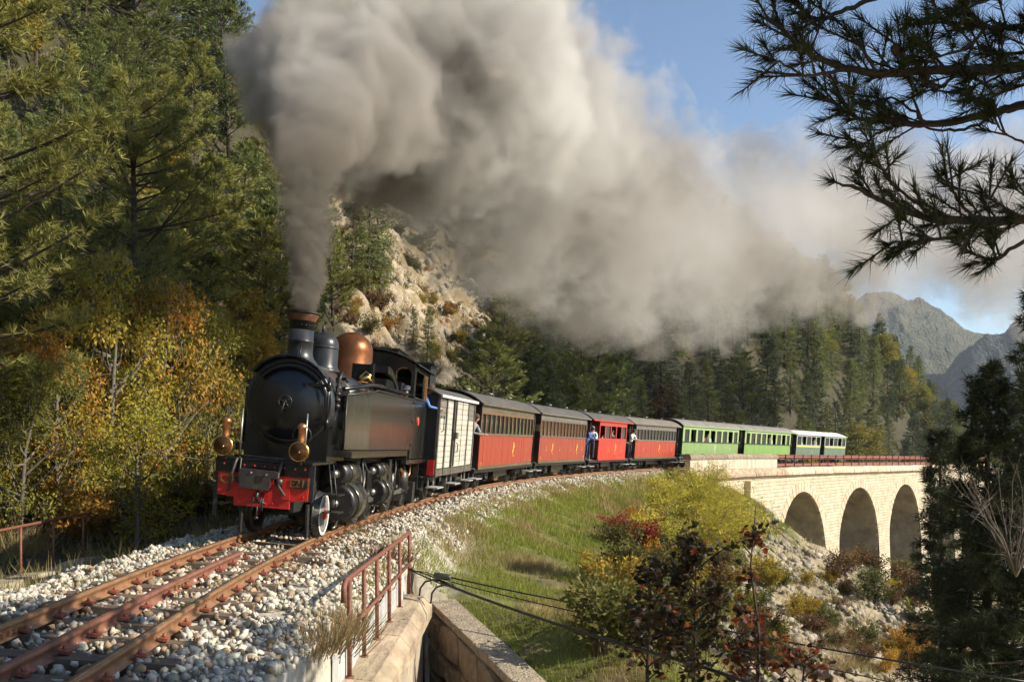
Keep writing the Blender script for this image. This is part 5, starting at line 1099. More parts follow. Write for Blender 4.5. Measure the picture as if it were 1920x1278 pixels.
# ------------------------------------------------------------------ covered wagon behind the engine
def wagon():
    sA, sB = s_at_px(812, 1.1), s_at_px(880, 1.1)
    E, L = frame(sA, sB, 0, 'covered_wagon', 'small covered goods wagon with whitewashed boards and dark frames', 'railway wagon')
    z0, z1, H = .92, 2.86, 1.06; wm = M['wboard']; fm = M['wframe']
    b = MB(); b.b2((-.95, .0, .70), (.95, L, .90)); b.build('underframe', M['bogie'], E)
    b = MB(); b.b2((-1.0, .1, .90), (1.0, L - .1, .95)); b.b2((-1.0, .05, .92), (1.0, .09, z1)); b.b2((-1.0, L - .09, .92), (1.0, L - .05, z1)); b.b2((-1.01, .1, .95), (-.99, L - .1, z1)); b.b2((.99, .1, .95), (1.01, L - .1, z1)); b.build('body_lining', M['endblack'], E)
    pan = [(.12, .115 * L + .3), (.12 * L + .42, .35 * L), (.41 * L, .76 * L), (.80 * L, L - .14)]
    nb = 13
    for sx in (-1, 1):
        for j, (p, q) in enumerate(pan):
            top = z1 - (.55 if j in (0, 3) else .06); me_ = MB(); me_.box((0, 0, 0), (.025, q - p, (z1 - z0) / nb - .010)); me = me_.mesh('board', wm)
            for k in range(nb):
                z = z0 + (k + .5) * (z1 - z0) / nb
                o = copyp(me, 'board', E, (sx * (H + (.03 if j == 2 else 0) + random.uniform(-.004, .004)), (p + q) / 2, z))
                if z > top: o.data = GREYB(q - p, (z1 - z0) / nb)
        b = MB()
        for y in (.06, pan[1][0] - .07, pan[2][0] - .09, pan[2][1] + .07, L - .08): b.b2((sx * 1.03, y - .05, .72), (sx * 1.10, y + .05, z1))
        b.b2((sx * 1.03, .02, .72), (sx * 1.085, L - .02, .90)); b.b2((sx * 1.05, pan[2][0] - .3, z1 - .02), (sx * 1.13, L - .1, z1 + .05)); b.build('side_frame', fm, E)
        b = MB(); y = (pan[2][0] + .05); b.b2((sx * 1.09, pan[2][0] - .02, .95), (sx * 1.13, pan[2][0] + .06, z1)); b.b2((sx * 1.09, pan[2][1] - .06, .95), (sx * 1.13, pan[2][1] + .02, z1)); b.b2((sx * 1.09, (pan[2][0] + pan[2][1]) / 2 - .02, .95), (sx * 1.115, (pan[2][0] + pan[2][1]) / 2 + .02, z1)); b.b2((sx * 1.12, pan[2][0] - .12, 1.72), (sx * 1.19, pan[2][0] + .12, 1.9)); b.build('sliding_door_frame', fm, E)
        b = MB(); b.tube([(sx * 1.12, pan[2][0] + .2, 1.6), (sx * 1.17, pan[2][0] + .2, 1.58), (sx * 1.17, pan[2][0] + .2, 1.35), (sx * 1.12, pan[2][0] + .2, 1.33)], .014, 6); b.tube([(sx * 1.11, .15, 2.3), (sx * 1.16, .3, 2.32), (sx * 1.16, .35, 1.95), (sx * 1.11, .3, 1.9)], .014, 6); b.build('handle', M['iron'], E)
    rf = arch_roof(MB(), 1.14, -.08, L + .08, z1, .28).build('roof', M['roofdark'], E)
    b = MB(); b.b2((1.11, -.05, z1 - .05), (1.17, L + .05, z1 + .02)); b.build('roof_edge', M['white'], rf)
    b = MB(); b.b2((-.5, .1, z1 + .1), (.75, .75, 3.62)); b.b2((-.6, .02, 3.62), (.85, .85, 3.68)); hut = b.build('brakesman_hut', M['endblack'], E)
    b = MB(); b.b2((-.4, .092, 3.25), (.6, .098, 3.58)); b.build('hut_window', M['glass'], hut)
    for y in (1.1, L - 1.1):
        for sx in (-1, 1):
            copyp(CW, 'wheel', E, (sx * .535, y, .36), (0, 0, 0 if sx > 0 else PI))
            b = MB(); b.box((sx * .78, y, .40), (.14, .2, .26)); b.b2((sx * .74, y - .5, .60), (sx * .80, y + .5, .64)); b.b2((sx * .74, y - .38, .56), (sx * .80, y + .38, .60)); b.b2((sx * .74, y - .25, .52), (sx * .8, y + .25, .56)); b.build('axle_spring', M['bogie'], E)
    steps(E, .5); steps(E, L * .55); steps(E, L - .2, .6)
    b = MB(); b.tube([(.62, -.1, 1.1), (.70, -.35, .95), (.65, -.4, .7)], .03, 7); b.build('brake_hose', M['rubber'], E)
    b = MB(); b.b2((.88, -.07, .75), (1.06, -.02, 1.15)); b.build('end_plate', M['red'], E)
    return E, L
M['wboard'] = mat('whitewashed_board', (.55, .525, .45), .8, col2=(.33, .305, .25), scale=3, stretch=(1, 2.5, 1), bump=.2, objrand=.07)
M['wframe'] = mat('grey_brown_wagon_frame', (.10, .085, .068), .6, var=.4, scale=6)
_gb = {}
def GREYB(w_, h_):
    k = (round(w_, 3), round(h_, 3))
    if k not in _gb: q = MB(); q.box((0, 0, 0), (.025, w_, h_ - .01)); _gb[k] = q.mesh('board', M['wgrey'])
    return _gb[k]
M['wgrey'] = mat('grey_board', (.17, .15, .125), .75, var=.3, scale=4, stretch=(1, 2.5, 1), objrand=.1)
wg = wagon()

# ------------------------------------------------------------------ people on the train
SH = dict(white=(.72, .70, .66), blue=(.10, .17, .42), grey=(.20, .19, .20), dark=(.03, .03, .035), red=(.45, .06, .05), navy=(.03, .045, .09), check=(.25, .24, .26))
HAIR = ((.05, .035, .025), (.30, .27, .25), (.12, .07, .04))
RZ = PI / 2     # facing the camera side (+x)
def pp(car, pose, shirt, x, y, label, rz=RZ, z=None, hair=0, hat=None, tro='navy'):
    E, L = car[0], car[1]; zz = z if z is not None else .0
    return person(pose, SH[shirt], SH[tro], HAIR[hair], E.matrix_world, (x, y, zz), rz, label, hat)
pp(wg, 'lean', 'check', .86, wg[1] + .30, 'guard in a grey checked shirt holding on between wagon and red carriage', 1.2, .78)
pp(r2, 'out', 'blue', 1.02, r2[1] + .05, 'passenger in a blue jacket reaching out behind the brick red carriage', -.3 + RZ, .80)
pp(r3, 'out', 'white', .98, .62, 'grey haired passenger in a white shirt leaning from the bright red carriage', .35, .84, hair=1)
pp(r3, 'stand', 'dark', .80, r3[1] - .55, 'dark dressed passenger standing on the rear platform of the bright red carriage', RZ - .3, .80)
pp(r4, 'lean', 'white', .92, .20, 'pale shirted passenger peering round the end of the orange red carriage', RZ - .2, .80)
for k, (sh, t) in enumerate((('red', 'in red at the first'), ('white', 'in white at the third'), ('check', 'in grey at the fourth'))):
    i = (0, 2, 3)[k]; pp(r3, 'sit', sh, .74, r3[2] + r3[3] * (i + .5), f'passenger {t} window of the short bright red carriage', .15, .62, hair=k)
for k, (i, sh, t) in enumerate(((1, 'dark', 'dark clothed passenger at the second window of the sage green carriage'), (3, 'red', 'red clothed passenger at the fourth window of the sage green carriage'), (4, 'white', 'white clothed passenger at the fifth window of the sage green carriage'), (7, 'check', 'grey clothed passenger at the eighth window of the sage green carriage'))):
    pp(g1, 'sit', sh, .74, g1[2] + g1[3] * (i + .5), t, .15 if sh != 'white' else RZ*.2, .76, hair=k % 3)
pp(g1, 'stand', 'dark', .85, g1[1] - .45, 'passenger in black standing between the two green carriages', RZ, .98, hat=(.4, .06, .05))
for k, (i, sh, t) in enumerate(((0, 'red', 'red clothed passenger at the first window of the grass green carriage'), (4, 'check', 'grey clothed passenger at the fifth window of the grass green carriage'), (5, 'white', 'white clothed passenger at the sixth window of the grass green carriage'), (7, 'red', 'red clothed passenger at the eighth window of the grass green carriage'))):
    pp(g2, 'stand' if i == 5 else 'sit', sh, .74, g2[2] + g2[3] * (i + .5), t, .15 if sh != 'white' else RZ*.2, .76 if i != 5 else .9, hair=k % 3)
pp(g2, 'stand', 'dark', .85, g2[1] - .3, 'passenger in dark clothes on the platform before the railcar', RZ, .98)
for k, (i, sh, t) in enumerate(((1, 'white', 'passenger in white at the second railcar window'), (3, 'check', 'passenger in grey at the fourth railcar window'), (4, 'white', 'standing passenger in a white shirt beside the railcar doorway'), (7, 'red', 'passenger in red at the second window behind the railcar doorway'), (9, 'dark', 'passenger in dark clothes at the fourth window behind the railcar doorway'))):
    pp(rc, 'stand' if i == 4 else 'sit', sh, .74, rc[2] + rc[3] * (i + .5), t, .15 if sh != 'white' else RZ*.2, .72 if i != 4 else .85, hair=k % 3)
# ------------------------------------------------------------------ foliage makers
def unit(a): return a / np.maximum(np.linalg.norm(a, axis=-1, keepdims=True), 1e-9)
def blades(c, d, ln, wd, r=None, mid=.5):
    "diamond leaves: base c, direction d, length ln, width wd -> V,F(quads)"
    r = r or rng; n = len(c); d = unit(d); q = unit(np.cross(d, r.normal(size=(n, 3)))); ln = np.broadcast_to(ln, n)[:, None]; wd = np.broadcast_to(wd, n)[:, None]
    m = c + d * ln * mid
    V = np.stack([c, m + q * wd / 2, c + d * ln, m - q * wd / 2], 1).reshape(-1, 3); F = np.arange(4 * n).reshape(-1, 4); return V, F
def tris(c, d, ln, wd, r=None):
    r = r or rng; n = len(c); d = unit(d); q = unit(np.cross(d, r.normal(size=(n, 3)))); ln = np.broadcast_to(ln, n)[:, None]; wd = np.broadcast_to(wd, n)[:, None]
    V = np.stack([c + q * wd / 2, c - q * wd / 2, c + d * ln], 1).reshape(-1, 3); return V, np.arange(3 * n).reshape(-1, 3)
def conifer(h, rad, seed, kind='fir', whorls=26, sprays=9, ls=.42, zb=.10, needles=1):
    r = np.random.default_rng(seed); tb = MB(); bend = r.normal(0, .012, 2) * h
    def ax(t): return np.array([bend[0] * t * t, bend[1] * t * t, h * t])
    tb.tube([ax(t) for t in np.linspace(0, 1, 9)], [max(.012, .016 * h * (1 - t) ** .8 + .008) for t in np.linspace(0, 1, 9)], 7)
    C, Dv, Ls = [], [], []
    for k in range(whorls):
        t = zb + (1 - zb) * ((k + r.uniform(-.3, .3)) / whorls); t = min(max(t, zb), .985); q = (t - zb) / (1 - zb)
        if kind == 'fir': L0 = rad * (1 - q) ** .85 * min(1, .55 + q * 3)
        else: L0 = rad * (math.sin(PI * min(1, .12 + .88 * q) ** .9) ** .7 + .10) * (1 - .35 * q)
        nb = 5 if kind == 'fir' else 4
        for j in range(nb):
            if r.uniform() < (.10 if kind == 'fir' else .18): continue
            a = r.uniform(0, 2 * PI); L = L0 * r.uniform(.62, 1.22) + .12; up = (.25 - .62 * (1 - q)) if kind == 'fir' else (.45 - .25 * (1 - q)) + r.normal(0, .15)
            e = np.array([math.cos(a), math.sin(a), up]); p0 = ax(t); n = 6; pts = [p0 + e * L * s_ + np.array([0, 0, (.16 if kind == 'fir' else .12) * L * s_ * s_]) for s_ in np.linspace(0, 1, n)]
            if L > .5: tb.tube(pts[:5], [.012 + .011 * L * (1 - s_) for s_ in np.linspace(0, .8, 5)], 4, caps=False)
            P_ = np.array(pts); m = max(3, int(sprays * (.4 + .6 * L / rad))); u = r.uniform(.18 if kind == 'fir' else .24, 1.0, m) ** (.8 if kind == 'fir' else .6)
            base = np.stack([np.interp(u, np.linspace(0, 1, n), P_[:, i]) for i in range(3)], 1)
            side = np.array([-math.sin(a), math.cos(a), 0]); sgn = r.choice([-1, 1], m)[:, None]; wide = (.34 if kind == 'fir' else .30) * L * (1.05 - u)[:, None] * r.uniform(.2, 1, (m, 1))
            base = base + side * sgn * wide + np.array([0, 0, -.05 if kind == 'fir' else .03]) * L * r.uniform(0, 1, (m, 1))
            for _ in range(needles):
                dv = e * r.uniform(.5, 1, (m, 1)) + side * sgn * r.uniform(.1, 1, (m, 1)) + r.normal(0, .38, (m, 3)) + np.array([0, 0, -.12 if kind == 'fir' else .38])
                C.append(base + r.normal(0, ls * .22, (m, 3))); Dv.append(dv); Ls.append(np.full(m, ls) * r.uniform(.6, 1.25, m))
    C = np.concatenate(C); Dv = np.concatenate(Dv); Ls = np.concatenate(Ls)
    return tb, C, Dv, Ls
def cloud_leaves(lobes, n, ls, seed, wd=.55, droop=-.2):
    "leaves spread through uneven lobes (centre, radii, weight), thicker at the surface"
    r = np.random.default_rng(seed); w_ = np.array([l[2] for l in lobes], float); w_ /= w_.sum(); k = r.choice(len(lobes), n, p=w_)
    d = unit(r.normal(size=(n, 3))); rr = r.uniform(.15, 1, n) ** .45; c = np.array([lobes[i][0] for i in k]) + d * rr[:, None] * np.array([lobes[i][1] for i in k])
    c += r.normal(0, .05, (n, 3)) * np.array([lobes[i][1] for i in k]); dv = d * .6 + r.normal(0, .6, (n, 3)) + np.array([0, 0, droop]); return blades(c, dv, ls * r.uniform(.6, 1.3, n), ls * wd * r.uniform(.7, 1.2, n), r)
def broadleaf(h, rad, seed, n=2600, ls=.34, base=.28, nl=16):
    r = np.random.default_rng(seed); tb = MB(); lobes = []; top = h * .55
    tb.tube([(0, 0, -.3), (r.normal(0, .05), r.normal(0, .05), h * .25), (r.normal(0, .12), r.normal(0, .12), top), (r.normal(0, .2), r.normal(0, .2), h * .85)], [.02 * h, .016 * h, .011 * h, .004 * h], 7)
    for k in range(nl):
        a = r.uniform(0, 2 * PI); q = r.uniform(0, 1); z = h * (base + (1 - base) * q * .93); rr = rad * math.sin(PI * (.16 + .80 * q)) * r.uniform(.35, .95); c = np.array([rr * math.cos(a), rr * math.sin(a), z]); s_ = rad * r.uniform(.26, .46)
        lobes.append((c, np.array([s_, s_, s_ * .72]), s_ ** 2)); z0 = min(h * .75, max(h * .15, z - rr * .9)); tb.tube([(0, 0, z0), tuple(c * np.array([.5, .5, 1]) + np.array([0, 0, -.12 * h * (z > z0)])), tuple(c)], [.008 * h, .005 * h, .002 * h], 5, caps=False)
        for _ in range(3): e = c + r.normal(0, s_ * .8, 3); tb.tube([tuple(c * .8 + np.array([0, 0, z * .2])), tuple(e)], [.0025 * h, .001 * h], 4, caps=False)
    return tb, cloud_leaves(lobes, n, ls, seed + 1)
def bush(h, w_, seed, n=900, ls=.12, stems=11, wd=.55, bare=0.0, upright=.5):
    r = np.random.default_rng(seed); tb = MB(); C = []; Dv = []
    for k in range(stems):
        a = r.uniform(0, 2 * PI); sp_ = r.uniform(.1, 1) * w_; hh = h * r.uniform(.55, 1.05); p = [np.array([r.normal(0, .06 * w_), r.normal(0, .06 * w_), -.15])]
        for t in (.3, .6, .85, 1): p.append(np.array([math.cos(a) * sp_ * t ** (1 + upright), math.sin(a) * sp_ * t ** (1 + upright), hh * t]) + r.normal(0, .03 * h, 3))
        tb.tube([tuple(q) for q in p], [.012 * h ** .6, .009 * h ** .6, .006 * h ** .6, .004 * h ** .6, .002], 5, caps=False); P_ = np.array(p)
        for j in range(5):
            t = r.uniform(.25, .95); b_ = np.array([np.interp(t * 4, range(5), P_[:, i]) for i in range(3)]); d = unit(np.array([math.cos(a + r.normal(0, 1.1)), math.sin(a + r.normal(0, 1.1)), r.uniform(.1, 1.1)])); L = h * r.uniform(.14, .36); tb.tube([tuple(b_), tuple(b_ + d * L * .6 + r.normal(0, .03 * h, 3)), tuple(b_ + d * L)], [.004 * h ** .6, .003 * h ** .6, .0012], 4, caps=False)
            m = int(n / stems / 6); u = r.uniform(.1, 1, m)[:, None]; C.append(b_ + d * L * u + r.normal(0, .055 * h, (m, 3))); Dv.append(np.tile(d, (m, 1)) + r.normal(0, .7, (m, 3)))
        m = int(n / stems / 6); u = r.uniform(.2, 1, m); C.append(np.stack([np.interp(u * 4, range(5), P_[:, i]) for i in range(3)], 1) + r.normal(0, .05 * h, (m, 3))); Dv.append(r.normal(0, .7, (m, 3)) + np.array([0, 0, .3]))
    C = np.concatenate(C); Dv = np.concatenate(Dv); keep = r.uniform(size=len(C)) > bare; C, Dv = C[keep], Dv[keep]
    return tb, blades(C, Dv, ls * r.uniform(.6, 1.3, len(C)), ls * wd * r.uniform(.7, 1.2, len(C)), r)
VAR = {}
def variants(key, make, n, mt, bark):
    out = []
    for k in range(n):
        tb, (V, F) = make(k); out.append((tb.mesh('trunk' if 'bush' not in key else 'stems', bark), np_mesh('crown' if 'bush' not in key else 'foliage', V, F, mt)))
    VAR[key] = out
def recol(key, new, mt):
    o_ = []
    for t, c in VAR[key]: c2 = c.copy(); c2.materials.clear(); c2.materials.append(mt); o_.append((t, c2))
    VAR[new] = o_
def fir_make(k, kind='fir', ls=.42, rad=2.2, sprays=9, needles=2, whorls=30):
    def f(k): tb, C, D, L = conifer(10, rad, 100 + k + (50 if kind != 'fir' else 0), kind, whorls, sprays, ls, .08 if kind == 'fir' else .2, needles); return tb, blades(C, D, L, L * .20, np.random.default_rng(k))
    return f
variants('fir', fir_make(0, 'fir', .30, 2.3, 13, 5, 36), 6, M['fir'], M['bark'])
variants('pine', fir_make(0, 'pine', .30, 2.5, 17, 9, 30), 6, M['pine'], M['bark'])
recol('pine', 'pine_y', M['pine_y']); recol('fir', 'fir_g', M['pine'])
variants('broad', lambda k: broadleaf(8, 2.9, 300 + k, 4200, .34), 4, M['olive'], M['bark2'])
recol('broad', 'broad_y', M['aut_y']); recol('broad', 'broad_o', M['aut_o']); recol('broad', 'broad_g', M['aut_g']); recol('broad', 'broad_b', M['aut_b'])
variants('bush', lambda k: bush(1.6, 1.1, 400 + k, 1700, .13), 4, M['aut_g'], M['bark2'])
for a, b in (('y', 'aut_y'), ('o', 'aut_o'), ('r', 'aut_r'), ('b', 'aut_b'), ('g', 'olive')): recol('bush', 'bush_' + a, M[b])
def plant(key, x, y, sc, name, label, cat_, group=None, z=None, rz=None, k=None, squash=1.0, tilt=0.03):
    vs = VAR[key]; t, c = vs[random.randrange(len(vs)) if k is None else k % len(vs)]; zz = gz(x, y) if z is None else z
    e = empty(name, (x, y, zz - .15), label, cat_, group); e.rotation_euler = (random.gauss(0, tilt), random.gauss(0, tilt), random.uniform(0, 6.28) if rz is None else rz); e.scale = (sc * squash, sc * squash, sc)
    link(t.name.split('.')[0], t, e); link(c.name.split('.')[0], c, e); return e

# ------------------------------------------------------------------ forest on the hillsides
def forest():
    r = random.Random(21); cand = []
    s = -18.0
    while s < 250:
        v = -9.0
        while v > -118:
            step = (2.3 if s < 45 and v < -18 else 2.5 if 60 < s < 165 and v > -46 else 3.3) + .018 * -v + .004 * max(0, s); 
            ss, vv = s + r.uniform(-1.6, 1.6), v + r.uniform(-1.4, 1.4); h = float(th(ss)); x = float(tx(ss)) + vv * math.cos(h); y = float(ty(ss)) - vv * math.sin(h)
            if y > 12 and abs(x / y) < .66: cand.append((math.hypot(x, y), x, y, ss, vv))
            v -= step
        s += (2.7 if s < 40 else 3.4) + .010 * max(0, s)
    cand.sort(); sky = np.full(1500, 1e9); n = {'pine_tree': 0, 'fir_tree': 0, 'broadleaf_tree': 0}
    gzs = ground([c[1] for c in cand], [c[2] for c in cand]); rk = rocky(np.array([c[1] for c in cand]), np.array([c[2] for c in cand]))
    for (d, x, y, ss, vv), z, rock_ in zip(cand, gzs, rk):
        u = r.random(); px, py = pix((x, y, z))
        if vv > -11 and ss < 62 and px < 900: continue
        if (rock_ > .15 and r.random() < .96) or (560 < px < 950 and vv > -17 and ss < 90 and r.random() < .92): continue
        if px < 470:
            if vv > -15: kd, key, hh = ('broadleaf_tree', r.choice(['broad_y', 'broad_g', 'broad_o', 'broad_g', 'broad']), r.uniform(4, 7)) if u < .55 else ('pine_tree', 'pine', r.uniform(7, 11))
            else: kd, key, hh = ('pine_tree', 'pine_y' if u < .34 else 'pine', r.uniform(9, 14)) if u < .62 else (('fir_tree', 'fir_g' if u < .82 else 'fir', r.uniform(9, 15)) if u < .94 else ('broadleaf_tree', r.choice(['broad_y', 'broad_g', 'broad_b']), r.uniform(4, 7)))
        if px < 470 and y < 62: hh = min(hh, 3.5 + .075 * y); kd, key = (kd, key) if u < .8 else ('broadleaf_tree', 'broad_y'); hh = hh if kd != 'broadleaf_tree' else min(hh, 5)
        if px < 470: pass
        elif px < 950:
            kd, key, hh = ('broadleaf_tree', r.choice(['broad_y', 'broad_g', 'broad_b', 'broad_o']), r.uniform(3, 6)) if u < .45 else ('pine_tree', r.choice(['pine', 'pine_y']), r.uniform(6, 11))
        elif px < 1440: kd, key, hh = ('fir_tree', 'fir' if u < .6 else 'fir_g', r.uniform(7, 13)) if u < .78 else ('pine_tree', 'pine', r.uniform(8, 13)) if u < .93 else ('broadleaf_tree', 'broad_b', r.uniform(5, 8))
        else:
            if vv > -38: kd, key, hh = ('fir_tree', 'fir_g' if u < .6 else 'fir', r.uniform(8, 13)) if u < .82 else ('broadleaf_tree', r.choice(['broad_g', 'broad_y', 'broad']), r.uniform(6, 9))
            else: kd, key, hh = ('broadleaf_tree', r.choice(['broad', 'broad_g', 'broad', 'broad_y', 'broad_b']), r.uniform(8, 12)) if u < .66 else ('pine_tree', 'pine', r.uniform(9, 14))
        if rock_ > .35: hh *= .6
        hh *= 1 - .0 * ss; wpx = FPX * hh * .22 / y; top = pix((x, y, z + hh))[1]; a, b = int((px - wpx) / 2 + 260), int((px + wpx) / 2 + 260); a, b = max(0, a), min(1499, max(b, a + 1))
        if b <= 0 or a >= 1490 or px < -200 or px > 2060: continue
        vis = np.mean(np.maximum(0, np.minimum(sky[a:b + 1], 900) - top)) / (FPX * hh / y)
        if vis < .07 or top > 900: continue
        m = (a + b) // 2; q = (b - a) // 4 + 1; sky[max(0, m - q):m + q] = np.minimum(sky[max(0, m - q):m + q], top + .10 * FPX * hh / y)
        if kd == 'fir_tree' and n[kd] >= 292: kd, key = 'pine_tree', 'pine'
        if n[kd] >= 292: continue
        n[kd] += 1
        what = {'pine_tree': 'pine', 'fir_tree': 'fir', 'broadleaf_tree': 'broadleaf tree'}[kd]; tone = {'pine': 'green', 'pine_y': 'sunlit yellowish', 'fir': 'dark', 'fir_g': 'green', 'broad': 'olive green', 'broad_y': 'golden yellow', 'broad_o': 'orange', 'broad_g': 'yellow green', 'broad_b': 'brownish'}[key]
        hi = 'high ' if top < 150 else 'half way up ' if top < 420 else 'low '
        zone = hi + ('above the left railing' if px < 160 else 'above the orange trees' if px < 330 else 'left of the smoke column' if px < 500 else 'on the slope behind the chimney' if px < 640 else 'on the slope behind the copper dome' if px < 740 else 'on the slope behind the cab' if px < 830 else 'on the slope behind the wagon' if px < 890 else 'on the slope behind the first red carriage' if px < 1000 else 'on the slope behind the numbered 20 carriage' if px < 1105 else 'on the slope behind the shortest carriage' if px < 1182 else 'on the slope behind the last red carriage' if px < 1270 else 'on the slope behind the sage green carriage' if px < 1388 else 'on the slope behind the grass green carriage' if px < 1486 else 'on the slope behind the railcar' if px < 1590 else 'on the slope behind the viaduct railing')
        zone_ = 'on the steep left hillside' if px < 470 else 'on the rocky slope behind the engine' if px < 950 else 'on the smoky slope behind the red carriages' if px < 1280 else 'on the slope behind the green carriages' if px < 1590 else 'on the slope behind the viaduct railing'
        sc = hh / (8 if key.startswith('broad') else 10)
        plant(key, x, y, sc, kd, f'{tone} {what} {zone}', 'tree', f'{tone} {what}s {zone}', z, squash=r.uniform(.85, 1.2) * (1.05 if kd != 'broadleaf_tree' else 1.1))
    return n
NF = forest(); print('forest', NF)

# ------------------------------------------------------------------ nearer named trees
M['aut_mix'] = leafmat('orange_to_yellow_leaves', (.50, .20, .032), (.34, .30, .045), .4, .12, .6, .55); M['aut_mix2'] = leafmat('yellow_to_green_leaves', (.50, .37, .05), (.24, .25, .035), .4, .12, .6, .6)
variants('nb', lambda k: broadleaf(8, 2.7, 500 + k, 5200, .17, .22, 24), 3, M['aut_mix'], M['bark2']); recol('nb', 'nb_y', M['aut_mix2']); recol('nb', 'nb_g', M['aut_g'])
NW = .022
def near_pine(seed, h, rad, whorls, sprays, nn, nl, mt, nb=5, zb=.12, kind='pine'):
    r = np.random.default_rng(seed); tb, C, D, L = conifer(h, rad, seed, kind, whorls, sprays, .30, zb, 1)
    n = len(C); C = np.repeat(C, nn, 0); Dd = np.repeat(unit(D), nn, 0) * .75 + r.normal(0, .55, (n * nn, 3)); V, F = tris(C + unit(Dd) * .02, Dd, nl * r.uniform(.7, 1.2, n * nn), NW, r); return tb, V, F
def named_pine(seed, p, h, rad, whorls, sprays, nn, nl, mt, label, zb=.12, wmul=1.0, kind='pine'):
    tb, V, F = near_pine(seed, h, rad, whorls, sprays, nn, nl, mt, zb=zb, kind=kind); e = empty('pine_tree', p, label, 'tree'); tb.build('trunk', M['bark'], e); link('crown', np_mesh('crown', V, F, mt), e); return e
x, y = P(-75, 0, 18).x, 18; named_pine(71, (x, y, gz(x, y) - .2), 14, 2.7, 46, 34, 15, .22, M['pine_y'], 'tall sunlit yellow green pine at the left edge of the photo')
x, y = P(255, 0, 30).x, 30; named_pine(72, (x, y, gz(x, y) - .2), 12.5, 3.3, 38, 34, 14, .26, M['pine_y'], 'tall pine with bare upper trunk rising above the orange trees')
x, y = P(120, 0, 24).x, 24; named_pine(75, (x, y, gz(x, y) - .2), 8.5, 2.8, 30, 32, 12, .26, M['pine'], 'shaded pine between the edge pine and the orange trees')
x, y = P(925, 0, 45).x, 45; plant('pine', x, y, .68, 'pine_tree', 'dark round pine just behind the first red carriage roof', 'tree', z=gz(x, y), squash=1.15)
x, y = P(1258, 0, 74).x, 74; plant('fir_g', x, y, .85, 'fir_tree', 'sunlit green fir above the joint of red and green carriages', 'tree')
for (px, py, hh, sq, lb) in ((690, 556, 11.5, .9, 'taller sunlit pine on the rocky slope right of the smoke column'), (712, 552, 10.5, .8, 'slender pine beside the taller one on the rocky slope'), (660, 540, 8, 1, 'leftmost small pine of the clump on the rocky slope'), (800, 690, 5.0, .8, 'small bright green conifer on the rocks above the engine cab'), (775, 665, 3.6, .8, 'smallest conifer on the rocks above the engine cab')):
    g = ray_ground(px, py, 30)
    if g: plant('fir_g', g.x, g.y, hh / 10, 'fir_tree', lb, 'tree', z=g.z, squash=sq)
# autumn trees left of the track
for (px, D, h, key, lb, sq) in ((205, 22, 6.6, 'nb_y', 'golden leaved young tree left of the engine with upright branches', .62), (305, 24, 7.0, 'nb', 'orange leaved tree just left of the engine front', .62), (110, 20, 5.2, 'nb', 'small orange tree behind the left railing', .6), (395, 27, 6.5, 'nb_g', 'yellow green sapling behind the left engine lamp', .5), (30, 18, 4.0, 'nb_g', 'yellow green bushy tree above the left railing', .7), (255, 18.5, 3.4, 'nb_y', 'low yellow green bushy tree under the orange trees', .85)):
    q = P(px, 0, D); plant(key, q.x, q.y, h / 8, 'broadleaf_tree', lb, 'tree', squash=sq * 1.15)
# bushes beneath them
rr = random.Random(4)
names = {'bush': 'yellow green', 'bush_y': 'yellow', 'bush_o': 'orange', 'bush_r': 'red tinged', 'bush_b': 'brown', 'bush_g': 'olive green'}
for k in range(72):
    D = rr.uniform(14.5, 34); px = rr.uniform(-40, 520); q = P(px, 0, D); s_, v_ = sv(q.x, q.y)
    if v_[0] > -4.6 or v_[0] < -13 or (px < 230 and D < 19.5): continue
    key = rr.choice(['bush', 'bush_y', 'bush_o', 'bush_b', 'bush', 'bush_g', 'bush_b', 'bush_g']); plant(key, q.x, q.y, rr.uniform(.7, 1.5), 'shrub', f'{names[key]} shrub in the thicket left of the track', 'shrub', f'{names[key]} shrubs left of the track', tilt=.1)
for k in range(48):
    s_ = rr.uniform(16, 95); v_ = rr.uniform(-14, -5.2) if s_ < 60 else rr.uniform(-20, -7); q = sv_pt(s_, v_); key = rr.choice(['bush_b', 'bush_g', 'bush_y', 'bush', 'bush_g']); plant(key, q.x, q.y, rr.uniform(.9, 1.9), 'shrub', f'{names[key]} shrub at the foot of the slope behind the train', 'shrub', f'{names[key]} shrubs behind the train', tilt=.1)
def undergrowth():
    n = 2900; s_ = rng.uniform(-10, 200, n); v_ = -9.5 - 55 * rng.uniform(0, 1, n) ** 1.3; h = th(s_); x = tx(s_) + v_ * np.cos(h); y = ty(s_) - v_ * np.sin(h); keep = (y > 20) & (abs(x / y) < .62) & (rocky(x, y) < .3); x, y = x[keep], y[keep]; z = ground(x, y); m = 30
    rad = rng.uniform(.5, 1.5, len(x)); d = unit(rng.normal(size=(len(x), m, 3))) * (rng.uniform(.2, 1, (len(x), m, 1)) ** .5); d[..., 2] = abs(d[..., 2]) * .9
    C = (np.stack([x, y, z - .1], 1)[:, None] + d * rad[:, None, None]).reshape(-1, 3); V, F = blades(C, d.reshape(-1, 3) + rng.normal(0, .6, (len(C), 3)), rng.uniform(.18, .4, len(C)), rng.uniform(.09, .2, len(C))); t = np.array([[.15, .15, .035], [.24, .20, .04], [.20, .11, .04], [.10, .12, .03]])[rng.integers(0, 4, len(x))] * rng.uniform(.6, 1.1, (len(x), 1)) * 2
    o = link('undergrowth', np_mesh('undergrowth', V, F, M['grass'], col=np.repeat(np.repeat(t, m, 0), 4, 0))); tag(o, 'tangled undergrowth on the forest floor', None, None, 'stuff')
undergrowth()
